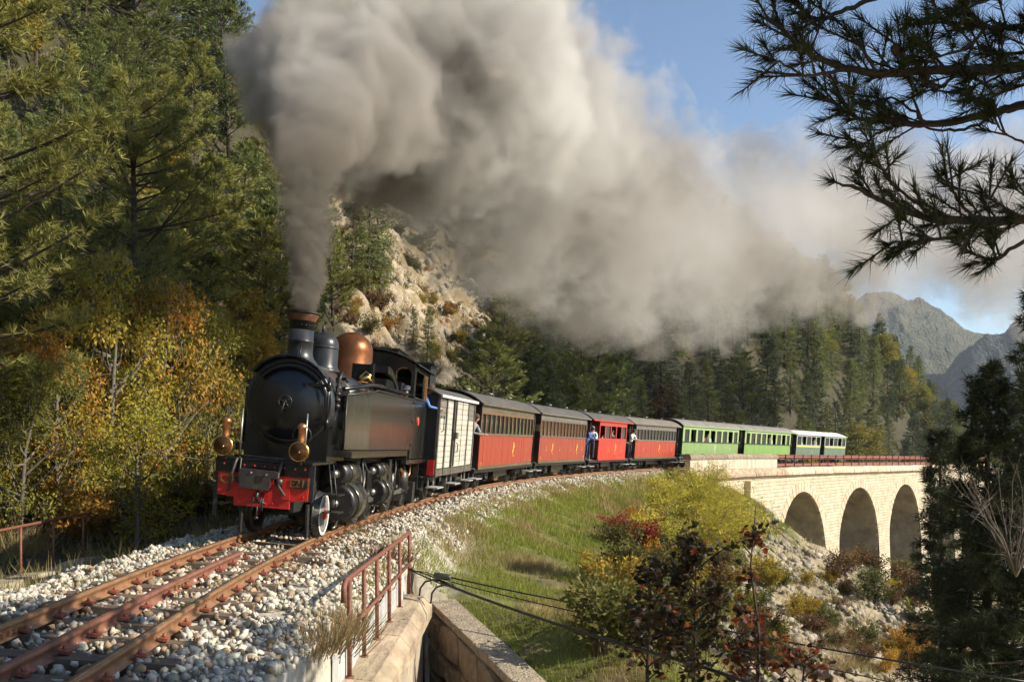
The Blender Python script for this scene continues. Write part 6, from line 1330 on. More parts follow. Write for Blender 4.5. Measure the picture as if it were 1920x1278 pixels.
for k in range(80):                       # scrub on the rocky clearing
    px, py = rr.uniform(590, 960), rr.uniform(420, 700); g = ray_ground(px, py, 30)
    if g is None or rocky(np.array([g.x]), np.array([g.y]))[0] < .1: continue
    key = rr.choice(['bush_b', 'bush_b', 'bush_y', 'bush_g', 'bush_o']); plant(key, g.x, g.y, rr.uniform(.45, 1.1), 'shrub', f'{names[key]} scrub on the rocky slope behind the engine', 'shrub', f'{names[key]} scrub on the rocky slope', tilt=.15)

# right bank shrubs
def put(key, px, py, sc, label, group=None, name='shrub', dmin=9, sq=1.0, D=None):
    g = ray_ground(px, py, dmin) if D is None else None
    if D is not None: q = P(px, 0, D); g = Vector((q.x, q.y, gz(q.x, q.y)))
    if g is None: return
    return plant(key, g.x, g.y, sc, name, label, 'shrub', group, z=g.z, squash=sq, tilt=.06)
M['willow'] = leafmat('yellow_willow_leaves', (.62, .53, .065), (.34, .32, .045), .4, .15, .6, 1.2)
variants('bush_willow', lambda k: bush(2.6, 1.5, 460 + k, 3400, .17, 20, .22, 0, .35), 3, M['willow'], M['bark2'])
for k, (px, py, sc) in enumerate(((1290, 985, 1.0), (1330, 1010, 1.05), (1370, 1045, .95), (1245, 975, .8), (1300, 1060, 1.0), (1360, 975, .8), (1240, 1040, .7), (1330, 930, .8), (1290, 930, .6), (1400, 1010, .8))):
    put('bush_willow', px, py, sc, 'feathery yellow willow shrub on the bank below the parapet', 'willow shrubs below the parapet', sq=1.15)
for k, (px, py, sc, key) in enumerate(((1165, 1010, .6, 'bush_r'), (1205, 1030, .75, 'bush_r'), (1240, 1000, .6, 'bush_r'), (1190, 985, .5, 'bush_o'), (1272, 1085, .6, 'bush_r'), (1225, 1060, .6, 'bush_o'))):
    put(key, px, py, sc, ('red' if key == 'bush_r' else 'orange') + ' sumac like shrub on the grass bank by the willows', ('red' if key == 'bush_r' else 'orange') + ' shrubs by the willows')
for k in range(42):
    px, py = rr.uniform(1120, 1460), rr.uniform(1010, 1260); key = rr.choice(['bush_g', 'bush', 'bush_y', 'bush_b', 'bush_g']); put(key, px, py, rr.uniform(.45, .85), f'{names[key]} low shrub on the right bank', f'{names[key]} shrubs on the right bank')
for (px, D, sc, key) in ((1512, 68, .9, 'bush'), (1535, 66, .8, 'bush_b'), (1600, 62, 1.2, 'bush_o'), (1628, 60, 1.3, 'bush_b'), (1655, 64, 1.2, 'bush_y'), (1585, 56, .9, 'bush_b'), (1680, 58, 1.2, 'bush_g'), (1560, 52, 1.0, 'bush_b'), (1720, 52, 1.6, 'bush_b'), (1760, 48, 1.8, 'bush_g'), (1640, 48, 1.1, 'bush_g')):
    put(key, px, 0, sc, f'{names[key]} bushes growing below the viaduct arches', f'{names[key]} bushes below the arches', D=D)
for k in range(46):
    px, py = rr.uniform(1430, 1760), rr.uniform(1060, 1270); key = rr.choice(['bush_b', 'bush_g', 'bush_b', 'bush_y']); put(key, px, py, rr.uniform(.3, .7), f'{names[key]} scrub on the stony slope under the viaduct', f'{names[key]} scrub on the stony slope')
for (px, py, sc) in ((1700, 1250, .9), (1690, 1225, .7), (1745, 1235, .6), (1815, 1262, .8), (1660, 1262, .6)): put('bush_o', px, py, sc, 'bright orange red shrub low on the stony slope', 'orange shrubs low on the slope')
# low growth at the left end of the parapet wall
for (px, py, sc, key) in ((1275, 905, .5, 'bush_y'), (1298, 910, .5, 'bush_g'), (1255, 900, .5, 'bush_g')): put(key, px, py, sc, f'{names[key]} bush against the end of the stone parapet', f'{names[key]} bushes at the parapet end', dmin=30)

# ------------------------------------------------------------------ grass and weeds
def grass():
    C, H, W_, T = [], [], [], []
    for (n, s0, s1, v0, v1, hh, ww) in ((120000, -3, 17, 1.7, 8, .15, .012), (100000, 15, 32, 1.7, 9.5, .18, .018), (60000, 30, 62, 1.8, 9, .24, .032), (9000, 3, 60, 1.45, 2.3, .22, .014), (16000, 2, 40, -4.6, -2.1, .26, .018), (22000, 20, 80, 8, 15, .3, .035), (10000, -4, 24, -9, -4, .35, .02)):
        s, v, x, y = track_pts(n, s0, s1, v0, v1); d = WB - WA; side = (x - WA[0]) * d[1] - (y - WA[1]) * d[0]
        keep = ~((x > -1.86) & (y < 16.3) & (-side / float(np.hypot(*d)) < .42)) & (y > 6) & (wav(x, y, 2.2, 7, 8) + rng.normal(0, .5, n) > (-.75 if v0 > 1.5 and v0 < 7 else .25))
        x, y = x[keep], y[keep]; z = ground(x, y); k = sstep(-.1, 1.5, wav(x, y, 3.2, 7, 3) + .4 * wav(x, y, 9, 7, 12) + rng.normal(0, .45, len(x)))[:, None] if v0 > 1.5 else np.clip(rng.normal(.75, .3, (len(x), 1)), 0, 1)
        if v0 >= 7: k = np.clip(k + .5, 0, 1)
        g = np.array([.50, .56, .095]) * rng.uniform(.55, 1.25, (len(x), 1)); dr = np.array([.78, .60, .27]) * rng.uniform(.5, 1.2, (len(x), 1)); T.append(g * (1 - k) + dr * k)
        C.append(np.stack([x, y, z - .02], 1)); H.append(hh * rng.uniform(.35, 1.3, len(x)) * (1 + .7 * k[:, 0])); W_.append(np.full(len(x), ww))
    n = 150000; px = rng.uniform(540, 1010, n); D = 30 + 100 * rng.uniform(0, 1, n) ** 1.3; x = (px - CX) / FPX * D; keep = (rocky(x, D) > .12) & (wav(x, D, 3.5, 7, 11) + rng.normal(0, .35, n) > .05); x, y = x[keep], D[keep]; z = ground(x, y)
    T.append(np.array([[.55, .42, .20]]) * rng.uniform(.4, 1.15, (len(x), 1)) * np.where(rng.uniform(size=(len(x), 1)) < .25, np.array([[.6, .75, .4]]), 1)); C.append(np.stack([x, y, z - .05], 1)); H.append(rng.uniform(.25, .75, len(x))); W_.append(np.full(len(x), .07))
    C = np.concatenate(C); H = np.concatenate(H); W_ = np.concatenate(W_); T = np.concatenate(T); d = np.stack([rng.normal(0, .42, len(C)), rng.normal(0, .42, len(C)), np.ones(len(C))], 1)
    V, F = tris(C, d, H, W_); o = link('grass', np_mesh('grass', V, F, M['grass'], col=np.repeat(T, 3, 0))); tag(o, 'sunlit green and straw coloured grass on the banks', None, None, 'stuff'); print('grass', len(F))
grass()
def tuft(px, py, n, h, spread, colr, label, group, name='grass_tuft', seeds=False, dmin=6):
    g = ray_ground(px, py, dmin)
    if g is None: return
    r = rng; c = np.stack([r.normal(0, spread * .35, n), r.normal(0, spread * .35, n), np.full(n, -.03)], 1); d = np.stack([c[:, 0] * 2.2 + r.normal(0, .22, n), c[:, 1] * 2.2 + r.normal(0, .22, n), np.ones(n)], 1); L = h * r.uniform(.4, 1.1, n)
    V, F = tris(c, d, L, .008 + .006 * h); o = link(name, np_mesh(name, V, F, colr)); o.location = g; tag(o, label, 'grass', group)
    if seeds:
        m = n // 3; tip = c[:m] + unit(d[:m]) * L[:m, None]; cc = np.repeat(tip, 14, 0) - np.repeat(unit(d[:m]), 14, 0) * r.uniform(0, .3 * h, (m * 14, 1)); V, F = tris(cc, r.normal(0, 1, (m * 14, 3)) + np.array([0, 0, 1]), .05 * h + .02, .012); q = link('seed_heads', np_mesh('seed_heads', V, F, M['aut_b'])); q.parent = o
for k, (px, py) in enumerate(((175, 985), (205, 998), (150, 1003), (250, 975), (262, 985), (190, 1010), (300, 1000), (60, 1035), (30, 1045), (240, 1003))): tuft(px, py, 220, .75, .5, M['drygrass'], 'dry straw grass tuft by the left concrete kerb', 'dry grass tufts by the kerb')
for k, (px, py) in enumerate(((232, 985), (240, 990), (262, 990), (296, 1005), (318, 1003))): tuft(px, py, 14, 1.25, .25, M['aut_b'], 'tall brown seed stalk beside the left ballast', 'seed stalks beside the ballast', 'seed_stalk', True)
for k, (px, py) in enumerate(((375, 1035), (365, 1040), (180, 1098), (215, 1090), (260, 1098), (385, 1112), (560, 1035), (35, 1228), (75, 1225), (150, 1108), (620, 1060), (640, 1050))): tuft(px, py, 90, .22, .26, M['olive'] if k % 3 else M['aut_g'], 'small green weed growing between the rails', 'weeds between the rails', 'weed')
for k, (px, py) in enumerate(((640, 1000), (665, 990), (690, 985), (700, 970), (660, 1010), (720, 968), (735, 1050), (600, 1260), (620, 1250), (640, 1240), (590, 1275), (630, 1270), (690, 1045))): tuft(px, py, 200, .42, .5, M['drygrass'] if k % 3 else M['aut_b'], 'dry brown grass clump on the right ballast edge', 'dry clumps on the ballast edge')
for k in range(34):
    px, py = rr.uniform(1440, 1720), rr.uniform(1080, 1270); tuft(px, py, 170, .7, .7, M['drygrass'], 'dry grass clump on the stony slope', 'dry clumps on the stony slope')
def scree():
    n = 9000; px = rng.uniform(1330, 1790, n); D = rng.uniform(17, 60, n); x = (px - CX) / FPX * D; y = D; s, v = sv(x, y); keep = (v > 7.6) & (wav(x, y, 4, 7, 9) + rng.normal(0, .4, n) > -.2); x, y = x[keep], y[keep]
    n = 7000; px = rng.uniform(560, 1000, n); D2 = rng.uniform(30, 120, n); x2 = (px - CX) / FPX * D2; k2 = rocky(x2, D2) > .2; x = np.concatenate([x, x2[k2]]); y = np.concatenate([y, D2[k2]]); z = ground(x, y); sz = rng.uniform(.04, .13, len(x)) * rng.choice([.7, 1, 1, 1.9], len(x)) * (1 + .014 * (y - 17))
    V, F, t = stones(np.stack([x, y, z + .02], 1), sz, .6); o = link('scree', np_mesh('scree', V, F, mat('grey_scree_rock', (.27, .235, .18), .9, var=.3, scale=3, bump=.4, tint='tint'), col=t)); tag(o, 'broken rock littering the stony slopes', None, None, 'stuff')
    r2_ = random.Random(9)
    for k in range(46):
        g = ray_ground(r2_.uniform(600, 940), r2_.uniform(470, 715), 30)
        if g is None or rocky(np.array([g.x]), np.array([g.y]))[0] < .3: continue
        V, F, t = stones(np.array([[0, 0, 0]]), np.array([r2_.uniform(.3, .8)]), .7); o = link('boulder', np_mesh('boulder', V, F, M['rock'])); o.location = g; o.rotation_euler = (r2_.uniform(0, .4), 0, r2_.uniform(0, 6)); tag(o, 'pale boulder among the scrub on the rocky slope behind the engine', 'boulder', 'boulders on the rocky slope')
    # rock spire above the pines
    g = ray_ground(684, 452, 40); 
    if g is None: g = P(684, 430, 95)
    b = MB(); r3_ = random.Random(3); n = 9; V = []
    for j, (zz, rad) in enumerate(((-2, 1.9), (0, 1.6), (1.6, 1.35), (3.0, 1.0), (4.2, .75), (5.0, .25))):
        for k in range(n): a = 2 * PI * k / n; q = rad * r3_.uniform(.65, 1.25); V.append((q * math.cos(a) * 1.3 + .12 * zz, q * math.sin(a), zz + r3_.uniform(-.4, .4)))
    b.add(V, [(j * n + k, j * n + (k + 1) % n, (j + 1) * n + (k + 1) % n, (j + 1) * n + k) for j in range(5) for k in range(n)] + [tuple(5 * n + k for k in range(n))]); o = b.build('rock_spire', M['rock']); o.location = g; tag(o, 'pale rock spire standing above the pines on the slope', 'rock')
M['rock'] = mat('pale_limestone_rock', (.38, .31, .215), .9, col2=(.22, .175, .12), scale=1.6, bump=.9, bscale=3.5, detail=9)
scree()

# ------------------------------------------------------------------ maple saplings in front of the bank
def maple_leaf_mesh(mt):
    pts = [(0, 0)]; lob = [(-.62, .12), (-.30, .22), (-.78, .58), (-.40, .55), (-.34, .78), (0, 1.08), (.34, .78), (.40, .55), (.78, .58), (.30, .22), (.62, .12)]
    V = [(0, 0, 0), (0, .42, .05)] + [(x, y, -.10 * abs(x) + .03 * math.sin(9 * x + 5 * y)) for x, y in lob]; n = len(lob); F = [(1, 2 + k, 3 + k) for k in range(n - 1)] + [(1, 0, 2), (1, n + 1, 0)]
    b = MB(); b.add(V, F); b.add([(-.012, 0, 0), (.012, 0, 0), (0, -.55, .1)], [(0, 1, 2)]); return b.mesh('leaf', mt)
def maple(px, D, hh, ntop, label, seed, dark=.75, spread=1.0, total=520):
    r = np.random.default_rng(seed); q = P(px, 0, D); z0 = gz(q.x, q.y); e = empty('maple_sapling', (q.x, q.y, z0), label, 'tree'); tb = MB(); tips = []
    stem = [np.array([0, 0, -.2])] + [np.array([r.normal(0, .05 * t * hh * .4), r.normal(0, .05 * t * hh * .4), hh * t]) for t in (.25, .5, .75, 1)]
    tb.tube([tuple(p) for p in stem], [.03, .024, .017, .011, .005], 7); S = np.array(stem)
    for k in range(ntop):
        t = r.uniform(.18, .97); b_ = np.array([np.interp(t * 4, range(5), S[:, i]) for i in range(3)]); a = r.uniform(0, 2 * PI); L = spread * r.uniform(.35, .95) * (1.15 - .7 * t); d = unit(np.array([math.cos(a), math.sin(a), r.uniform(.5, 1.3)])); p1 = b_ + d * L * .5 + r.normal(0, .04, 3); p2 = b_ + d * L; tb.tube([tuple(b_), tuple(p1), tuple(p2)], [.011, .008, .004], 5, caps=False)
        for _ in range(3): u = r.uniform(.3, 1); c = b_ + d * L * u; d2 = unit(d + r.normal(0, .7, 3)); p3 = c + d2 * L * .4; tb.tube([tuple(c), tuple(p3)], [.005, .002], 4, caps=False); tips.append((c, p3))
        tips.append((p1, p2))
    tb.build('trunk', M['maplebark'], e); big, red = maple_leaf_mesh(M['maple_leaf']), maple_leaf_mesh(M['maple_red']); extraV, extraF, base = [], [], 0
    lv = np.array([v.co[:] for v in big.vertices]); lf = [tuple(p.vertices) for p in big.polygons]
    for k in range(total):
        a, b = tips[r.integers(len(tips))]; p = a + (b - a) * r.uniform(.2, 1.05) + r.normal(0, .06, 3); sz = r.uniform(.05, .10); rot = (r.normal(-.5, .6), r.normal(0, .5), r.uniform(0, 2 * PI))
        if k < 300: o = link('leaf', red if r.uniform() > dark else big, e, tuple(p)); o.rotation_euler = rot; o.scale = (sz,) * 3
        else:
            Mx = np.array(Matrix.LocRotScale(Vector(p), __import__('mathutils').Euler(rot), Vector((sz,) * 3))); extraV += [tuple(Mx[:3, :3] @ v + Mx[:3, 3]) for v in lv]; extraF += [tuple(i + base for i in f) for f in lf]; base += len(lv)
    if extraV: b = MB(); b.add(extraV, extraF); b.build('foliage', M['maple_leaf'], e, kind='stuff')
maple(1300, 11.6, 2.3, 30, 'dark leafy maple sapling in front of the bank, left of the russet one', 31, .82, 1.2, 1100)
maple(1420, 11.2, 3.0, 15, 'slender russet maple sapling with a tall thin dark stem', 33, .55, .62, 300)
maple(1215, 12.4, 1.8, 20, 'lowest maple sapling, beside the cables on the grass bank', 35, .8, .9, 460)
maple(1505, 12.5, 1.5, 12, 'small rusty leaved maple sapling right of the tall thin stem', 37, .45, .8, 260)

# ------------------------------------------------------------------ pines at the right edge
x, y = P(1850, 0, 19).x, 19; named_pine(81, (x, y, gz(x, y) - .3), 3.5 - gz(x, y), 2.0, 46, 36, 11, .20, M['pine_near'], 'big dark pine standing before the viaduct at the right edge', zb=.05, kind='fir')
x, y = P(1770, 0, 27).x, 27; named_pine(83, (x, y, gz(x, y) - .3), 2.4 - gz(x, y), 1.35, 40, 28, 10, .22, M['pine_near'], 'slimmer dark pine in front of the fourth viaduct arch', zb=.05, kind='fir')
x, y = P(1935, 0, 22).x, 22; named_pine(85, (x, y, gz(x, y) - .3), 4.4 - gz(x, y), 2.4, 44, 36, 10, .22, M['pine_near'], 'dark pine cut off by the right edge of the photo', zb=.05, kind='fir')
x, y = 10.7, 18.6; named_pine(87, (x, y, gz(x, y) - .3), 5.9 - gz(x, y), 2.5, 44, 34, 10, .22, M['pine_near'], 'dark pine beside the grey twiggy shrub at the right edge', zb=.05, kind='fir')
def twiggy(px, py, D, h, w_, label, seed):
    r = np.random.default_rng(seed); q = P(px, py, D); tb = MB()
    for k in range(16):
        a = r.uniform(0, 2 * PI); p = [np.zeros(3)]; d = unit(np.array([math.cos(a) * w_, math.sin(a) * w_, 1.2]))
        for t in range(5): d = unit(d + r.normal(0, .13, 3)); p.append(p[-1] + d * h / 5)
        tb.tube([tuple(v) for v in p], [.014, .011, .009, .006, .004, .002], 5, caps=False)
        for j in range(7):
            i = r.integers(1, 5); d2 = unit(d + r.normal(0, .6, 3)); p2 = [p[i]]
            for t in range(3): d2 = unit(d2 + r.normal(0, .2, 3)); p2.append(p2[-1] + d2 * h * .09)
            tb.tube([tuple(v) for v in p2], [.005, .004, .003, .0015], 4, caps=False)
    o = tb.build('bare_shrub', M['bark2']); o.location = (q.x, q.y, q.z); tag(o, label, 'shrub')
twiggy(1905, 1080, 13, 1.7, .5, 'leafless grey twiggy shrub before the dark pines at the right edge', 5)

# overhanging pine: trunk stands outside the frame on the right, limbs reach over the view
def overhang():
    r = np.random.default_rng(12); e = empty('pine_tree', (3.75, 5.0, gz(3.75, 5.0)), 'overhanging pine limbs with long dark needles against the sky', 'tree'); ez = e.location; pr = []
    T = Vector((3.75, 5.0, 0)); g0 = ez.z
    pr.append(MB().tube([(3.75, 5.0, g0 - .3), (3.7, 5.0, 1.5), (3.72, 5.05, 4), (3.7, 5.0, 7), (3.75, 5.05, 9.5)], [.16, .14, .12, .08, .02], 12).build('trunk', M['bark']))
    def limb(pts, r0, r1, D0, D1, tufts=True, trunk=False, tw=None, first=.12, dens=1.0):
        n = len(pts); P3 = [P(px, py, D0 + (D1 - D0) * i / (n - 1)) for i, (px, py) in enumerate(pts)]
        if trunk: P3 = [Vector((3.72, 5.0, P3[0].z + .18))] + P3
        fine = []; m = len(P3)
        for i in range(m - 1):
            a, b, c, d = P3[max(i - 1, 0)], P3[i], P3[i + 1], P3[min(i + 2, m - 1)]
            for t in (0, .25, .5, .75): fine.append(.5 * ((2 * b) + (c - a) * t + (2 * a - 5 * b + 4 * c - d) * t * t + (3 * b - a - 3 * c + d) * t ** 3) + Vector(r.normal(0, .004, 3)))
        fine.append(P3[-1]); k = len(fine); o = MB().tube(fine, [r0 + (r1 - r0) * i / (k - 1) for i in range(k)], 7).build('branch', M['bark']); pr.append(o)
        A = np.array([f[:] for f in fine]); cum = np.concatenate([[0], np.cumsum(np.linalg.norm(np.diff(A, axis=0), axis=1))]); L = cum[-1]; tb = MB(); C, Dv = [], []
        nt = int(L * 17 * dens) + 2
        if not tufts: return
        for j in range(nt):
            u = 1.0 if j == 0 else r.uniform(first, 1) ** .75; b_ = np.array([np.interp(u * L, cum, A[:, i]) for i in range(3)]); t = unit(np.array([np.interp(min(u * L + .05, L), cum, A[:, i]) - np.interp(max(u * L - .05, 0), cum, A[:, i]) for i in range(3)])); dd = unit(t * 1.0 + r.normal(0, .55, 3) + np.array([0, 0, .32])) if j else t; l = r.uniform(.08, .20) if j else .03
            tip = b_ + dd * l; tb.tube([tuple(b_), tuple(tip)], [.006, .004], 5, caps=False); q = int(r.uniform(46, 70)); f_ = r.uniform(0, 1, (q, 1)) ** .7; C.append(b_ + dd * (l * .35 + l * .75 * f_)); Dv.append(dd * (.35 + .75 * f_) + r.normal(0, .42, (q, 3)))
            if r.uniform() < .03: pr.append(MB().lathe([(0, 0), (.022, .01), (.026, .03), (.018, .05), (0, .065)], tuple(b_), tuple(-t + np.array([0, 0, -.8])), 9).build('cone', M['bark']))
        tw_ = tb.build('twigs', M['bark'], None, kind='stuff'); tw_.parent = o; C = np.concatenate(C); V, F = tris(C, np.concatenate(Dv), r.uniform(.075, .135, len(C)), .0052, r); q = link('needles', np_mesh('needles', V, F, M['pine_near'])); q.parent = o; q['kind'] = 'stuff'
    limb([(1990, 120), (1920, 124), (1840, 132), (1760, 130), (1690, 138), (1600, 131), (1540, 112), (1495, 84), (1462, 52), (1436, 36)], .035, .006, 4.9, 4.5, True, True, first=.2)
    limb([(1580, 132), (1535, 140), (1500, 138), (1462, 116), (1445, 112)], .010, .003, 4.6, 4.4)
    limb([(1990, 180), (1920, 196), (1870, 210), (1800, 226), (1740, 233), (1690, 234), (1655, 222), (1610, 222), (1572, 198), (1545, 186)], .030, .005, 5.1, 4.8, True, True, first=.62, dens=.8)
    limb([(1680, 235), (1648, 248), (1630, 262), (1626, 276), (1600, 262)], .009, .003, 4.9, 4.8)
    limb([(1870, 212), (1820, 240), (1780, 246), (1735, 238)], .010, .006, 5.0, 5.0, False)
    limb([(1735, 232), (1710, 205), (1672, 184), (1640, 192)], .009, .004, 4.9, 4.8, first=.5, dens=.6); limb([(1728, 226), (1712, 180), (1706, 150)], .008, .004, 4.85, 4.8, first=.6, dens=.6)
    limb([(1990, 420), (1920, 412), (1830, 413), (1760, 411), (1700, 398), (1650, 374), (1605, 352), (1574, 344)], .030, .006, 4.6, 4.4, True, True, first=.1)
    limb([(1760, 411), (1735, 392), (1690, 360), (1660, 330), (1642, 300)], .010, .004, 4.5, 4.4, first=.3); limb([(1850, 412), (1800, 440), (1745, 452), (1700, 458), (1672, 456)], .012, .004, 4.5, 4.3, first=.35)
    limb([(1950, 430), (1905, 462), (1870, 486), (1838, 482), (1802, 462)], .012, .004, 4.55, 4.4, first=.2); limb([(1830, 411), (1800, 380), (1780, 350), (1775, 335)], .009, .004, 4.5, 4.4); limb([(1920, 410), (1880, 385), (1850, 365)], .009, .004, 4.6, 4.5); limb([(1990, 400), (1940, 380), (1905, 355)], .009, .004, 4.6, 4.5)
    limb([(1960, 285), (1915, 266), (1885, 252), (1862, 232)], .008, .003, 4.8, 4.7, first=.4, dens=.7)
    limb([(1990, 40), (1920, 52), (1850, 50), (1785, 42), (1735, 45)], .022, .005, 4.9, 4.6, True, True); limb([(1850, 50), (1810, 90), (1770, 104), (1740, 110)], .010, .004, 4.75, 4.6); limb([(1990, 75), (1930, 95), (1880, 100), (1830, 92)], .014, .004, 5.0, 4.8); limb([(1990, 5), (1920, -8), (1860, 0), (1800, 18)], .016, .004, 4.8, 4.6); limb([(1990, 150), (1930, 158), (1885, 172), (1850, 190)], .012, .004, 5.0, 4.9, first=.3)
    limb([(1700, -40), (1640, -6), (1590, 18), (1545, 34), (1515, 30), (1498, 8)], .016, .004, 4.7, 4.5, first=.55); limb([(1560, 30), (1530, 10), (1500, -12)], .008, .003, 4.6, 4.5); limb([(1640, 132), (1625, 100), (1600, 75)], .008, .004, 4.6, 4.5); limb([(1700, 137), (1690, 100), (1672, 70)], .008, .004, 4.7, 4.6); limb([(1760, 130), (1745, 95), (1740, 75)], .008, .004, 4.7, 4.6); limb([(1800, 130), (1770, 160), (1735, 172)], .008, .004, 4.8, 4.7); limb([(1890, 128), (1860, 150), (1820, 165)], .008, .004, 4.9, 4.8)
    # crown above and beside the frame, which throws the shade on the near track
    for k in range(76):
        z = r.uniform(2.4, 7.6); a = r.uniform(0, 2 * PI); L = 2.5 - .16 * (z - 2.4); q = Vector((3.72, 5.02, z)); t = Vector((math.cos(a) * L, math.sin(a) * L, .25 * L)); end = q + t
        if end.y > .5 and q.lerp(end, .9).x / max(end.y, .1) < .60: 
            t = Vector((abs(t.x) * .8, -abs(t.y), t.z)); end = q + t
        o = MB().tube([q, q + t * .5 + Vector((0, 0, .05)), end], [.03, .02, .008], 6).build('branch', M['bark']); pr.append(o); C, Dv = [], []
        for j in range(52 if z < 6.4 else 30):
            u = r.uniform(.15, 1); b_ = np.array((q + t * u)[:]) + r.normal(0, .17, 3) * L * .6; dd = unit(np.array(t[:]) + r.normal(0, .6, 3) + np.array([0, 0, .4])); m = 36; C.append(b_ + dd * r.uniform(0, .14, (m, 1))); Dv.append(dd + r.normal(0, .42, (m, 3)))
        C = np.concatenate(C); V, F = tris(C, np.concatenate(Dv), .16, .034, r); qn = link('needles', np_mesh('needles', V, F, M['pine_near'])); qn.parent = o; qn['kind'] = 'stuff'
    bpy.context.view_layer.update(); inv = e.matrix_world.inverted()
    for o in pr: o.parent = e; o.matrix_parent_inverse = inv
overhang()
# ------------------------------------------------------------------ smoke from the chimney
def smoke():
    tab = [(580, 330, 16.6, 68), (596, 240, 18, 105), (622, 170, 20, 150), (660, 120, 22.5, 205), (725, 105, 26, 262), (815, 140, 31, 285), (915, 225, 37, 292), (1020, 345, 45, 262), (1130, 415, 54, 222), (1255, 440, 64, 200), (1385, 445, 74, 190), (1500, 430, 84, 182), (1640, 405, 95, 172), (1800, 400, 108, 180), (1960, 440, 121, 170)]
    Dn = np.array([t[2] for t in tab]); ax = np.array([P(t[0], t[1], t[2])[0] for t in tab]); az_ = np.array([P(t[0], t[1], t[2])[2] for t in tab]); rr_ = np.array([t[3] * t[2] / FPX for t in tab])
    dens = np.array([2.6, 2.2, 1.9, 1.6, 1.25, .80, .42, .22, .135, .105, .095, .125, .10, .085, .07])
    col0 = P(571, 578, 15.25); ctab = [(571, 580, 15.2, .235), (573, 520, 15.5, .34), (575, 460, 15.85, .45), (578, 400, 16.2, .57), (581, 330, 16.6, .72), (588, 270, 17.3, .95)]
    cz = np.array([P(a, b, c)[2] for a, b, c, r in ctab]); cx_ = np.array([P(a, b, c)[0] for a, b, c, r in ctab]); cyy = np.array([c for a, b, c, r in ctab]); cr = np.array([r for *_, r in ctab])
    def hull(name, pts, vox):
        bm = bmesh.new()
        for p, r in pts: bmesh.ops.create_icosphere(bm, subdivisions=2, radius=r, matrix=Matrix.Translation(p))
        me = bpy.data.meshes.new(name); bm.to_mesh(me); bm.free(); o = bpy.data.objects.new('hull_source', me); COL.objects.link(o); md = o.modifiers.new('r', 'REMESH'); md.mode = 'VOXEL'; md.voxel_size = vox
        bpy.context.view_layer.update(); out = bpy.data.meshes.new_from_object(o.evaluated_get(bpy.context.evaluated_depsgraph_get())); out.name = name; bpy.data.objects.remove(o); return out
    def material(name, drift):
        m = bpy.data.materials.new(name); m.use_nodes = True; nt = m.node_tree; N = nt.nodes; L = nt.links; N.remove(N['Principled BSDF'])
        def math_(op, a, b=None, c=None, clamp=False):
            n = N.new('ShaderNodeMath'); n.operation = op; n.use_clamp = clamp
            for i, q in enumerate((a, b, c)):
                if q is None: continue
                if isinstance(q, (int, float)): n.inputs[i].default_value = q
                else: L.new(q, n.inputs[i])
            return n.outputs[0]
        def curve(inp, xs, ys):
            "piecewise linear lookup"
            x0, x1 = xs[0], xs[-1]; y0, y1 = min(ys), max(ys); t = math_('DIVIDE', math_('SUBTRACT', inp, float(x0)), float(x1 - x0), clamp=True)
            n = N.new('ShaderNodeFloatCurve'); c = n.mapping.curves[0]; n.mapping.extend = 'HORIZONTAL'
            for i, (x, y) in enumerate(zip(xs, ys)):
                u, v = (x - x0) / (x1 - x0), (y - y0) / (y1 - y0 + 1e-9)
                if i == 0: c.points[0].location = (u, v)
                elif i == len(xs) - 1: c.points[-1].location = (u, v)
                else: c.points.new(u, v)
            n.mapping.update(); L.new(t, n.inputs['Value']); return math_('MULTIPLY_ADD', n.outputs[0], float(y1 - y0), float(y0))
        g = N.new('ShaderNodeNewGeometry'); sp = N.new('ShaderNodeSeparateXYZ'); L.new(g.outputs['Position'], sp.inputs[0]); X, Y, Z = sp.outputs
        n1 = N.new('ShaderNodeTexNoise'); n1.inputs['Detail'].default_value = 5; n1.inputs['Roughness'].default_value = .58; L.new(g.outputs['Position'], n1.inputs['Vector'])
        if drift:
            n1.inputs['Scale'].default_value = .17; dx = math_('SUBTRACT', X, curve(Y, Dn, ax)); dz = math_('SUBTRACT', Z, curve(Y, Dn, az_)); r = curve(Y, Dn, rr_); base = curve(Y, Dn, dens)
            dist = math_('SQRT', math_('ADD', math_('MULTIPLY', dx, dx), math_('MULTIPLY', dz, dz))); k = 4.4; bias = 1.8; start = math_('DIVIDE', math_('SUBTRACT', Y, 16.3), 1.2, clamp=True)
        else:
            n1.inputs['Scale'].default_value = 1.5; dx = math_('SUBTRACT', X, curve(Z, cz, cx_)); dy = math_('SUBTRACT', Y, curve(Z, cz, cyy)); r = curve(Z, cz, cr); base = curve(Z, cz, [7.5, 5.6, 4.2, 2.8, 1.5, 0.0])
            dist = math_('SQRT', math_('ADD', math_('MULTIPLY', dx, dx), math_('MULTIPLY', dy, dy))); k = 1.7; bias = 1.5; start = None
        e = math_('SUBTRACT', 1.0, math_('DIVIDE', dist, r)); q = math_('MULTIPLY_ADD', e, bias, math_('MULTIPLY', math_('SUBTRACT', n1.outputs[0], .5), k)); q = math_('SUBTRACT', q, .06)
        n3 = N.new('ShaderNodeTexNoise'); n3.inputs['Scale'].default_value = .85 if drift else 4.0; n3.inputs['Detail'].default_value = 4; n3.inputs['Distortion'].default_value = .6; L.new(g.outputs['Position'], n3.inputs['Vector']); q = math_('MULTIPLY_ADD', math_('SUBTRACT', n3.outputs[0], .5), 2.3, q)
        mr = N.new('ShaderNodeMapRange'); mr.interpolation_type = 'SMOOTHSTEP'; mr.inputs[1].default_value = 0; mr.inputs[2].default_value = .55; L.new(q, mr.inputs[0]); d = math_('MULTIPLY', mr.outputs[0], base)
        if start is not None: d = math_('MULTIPLY', d, start)
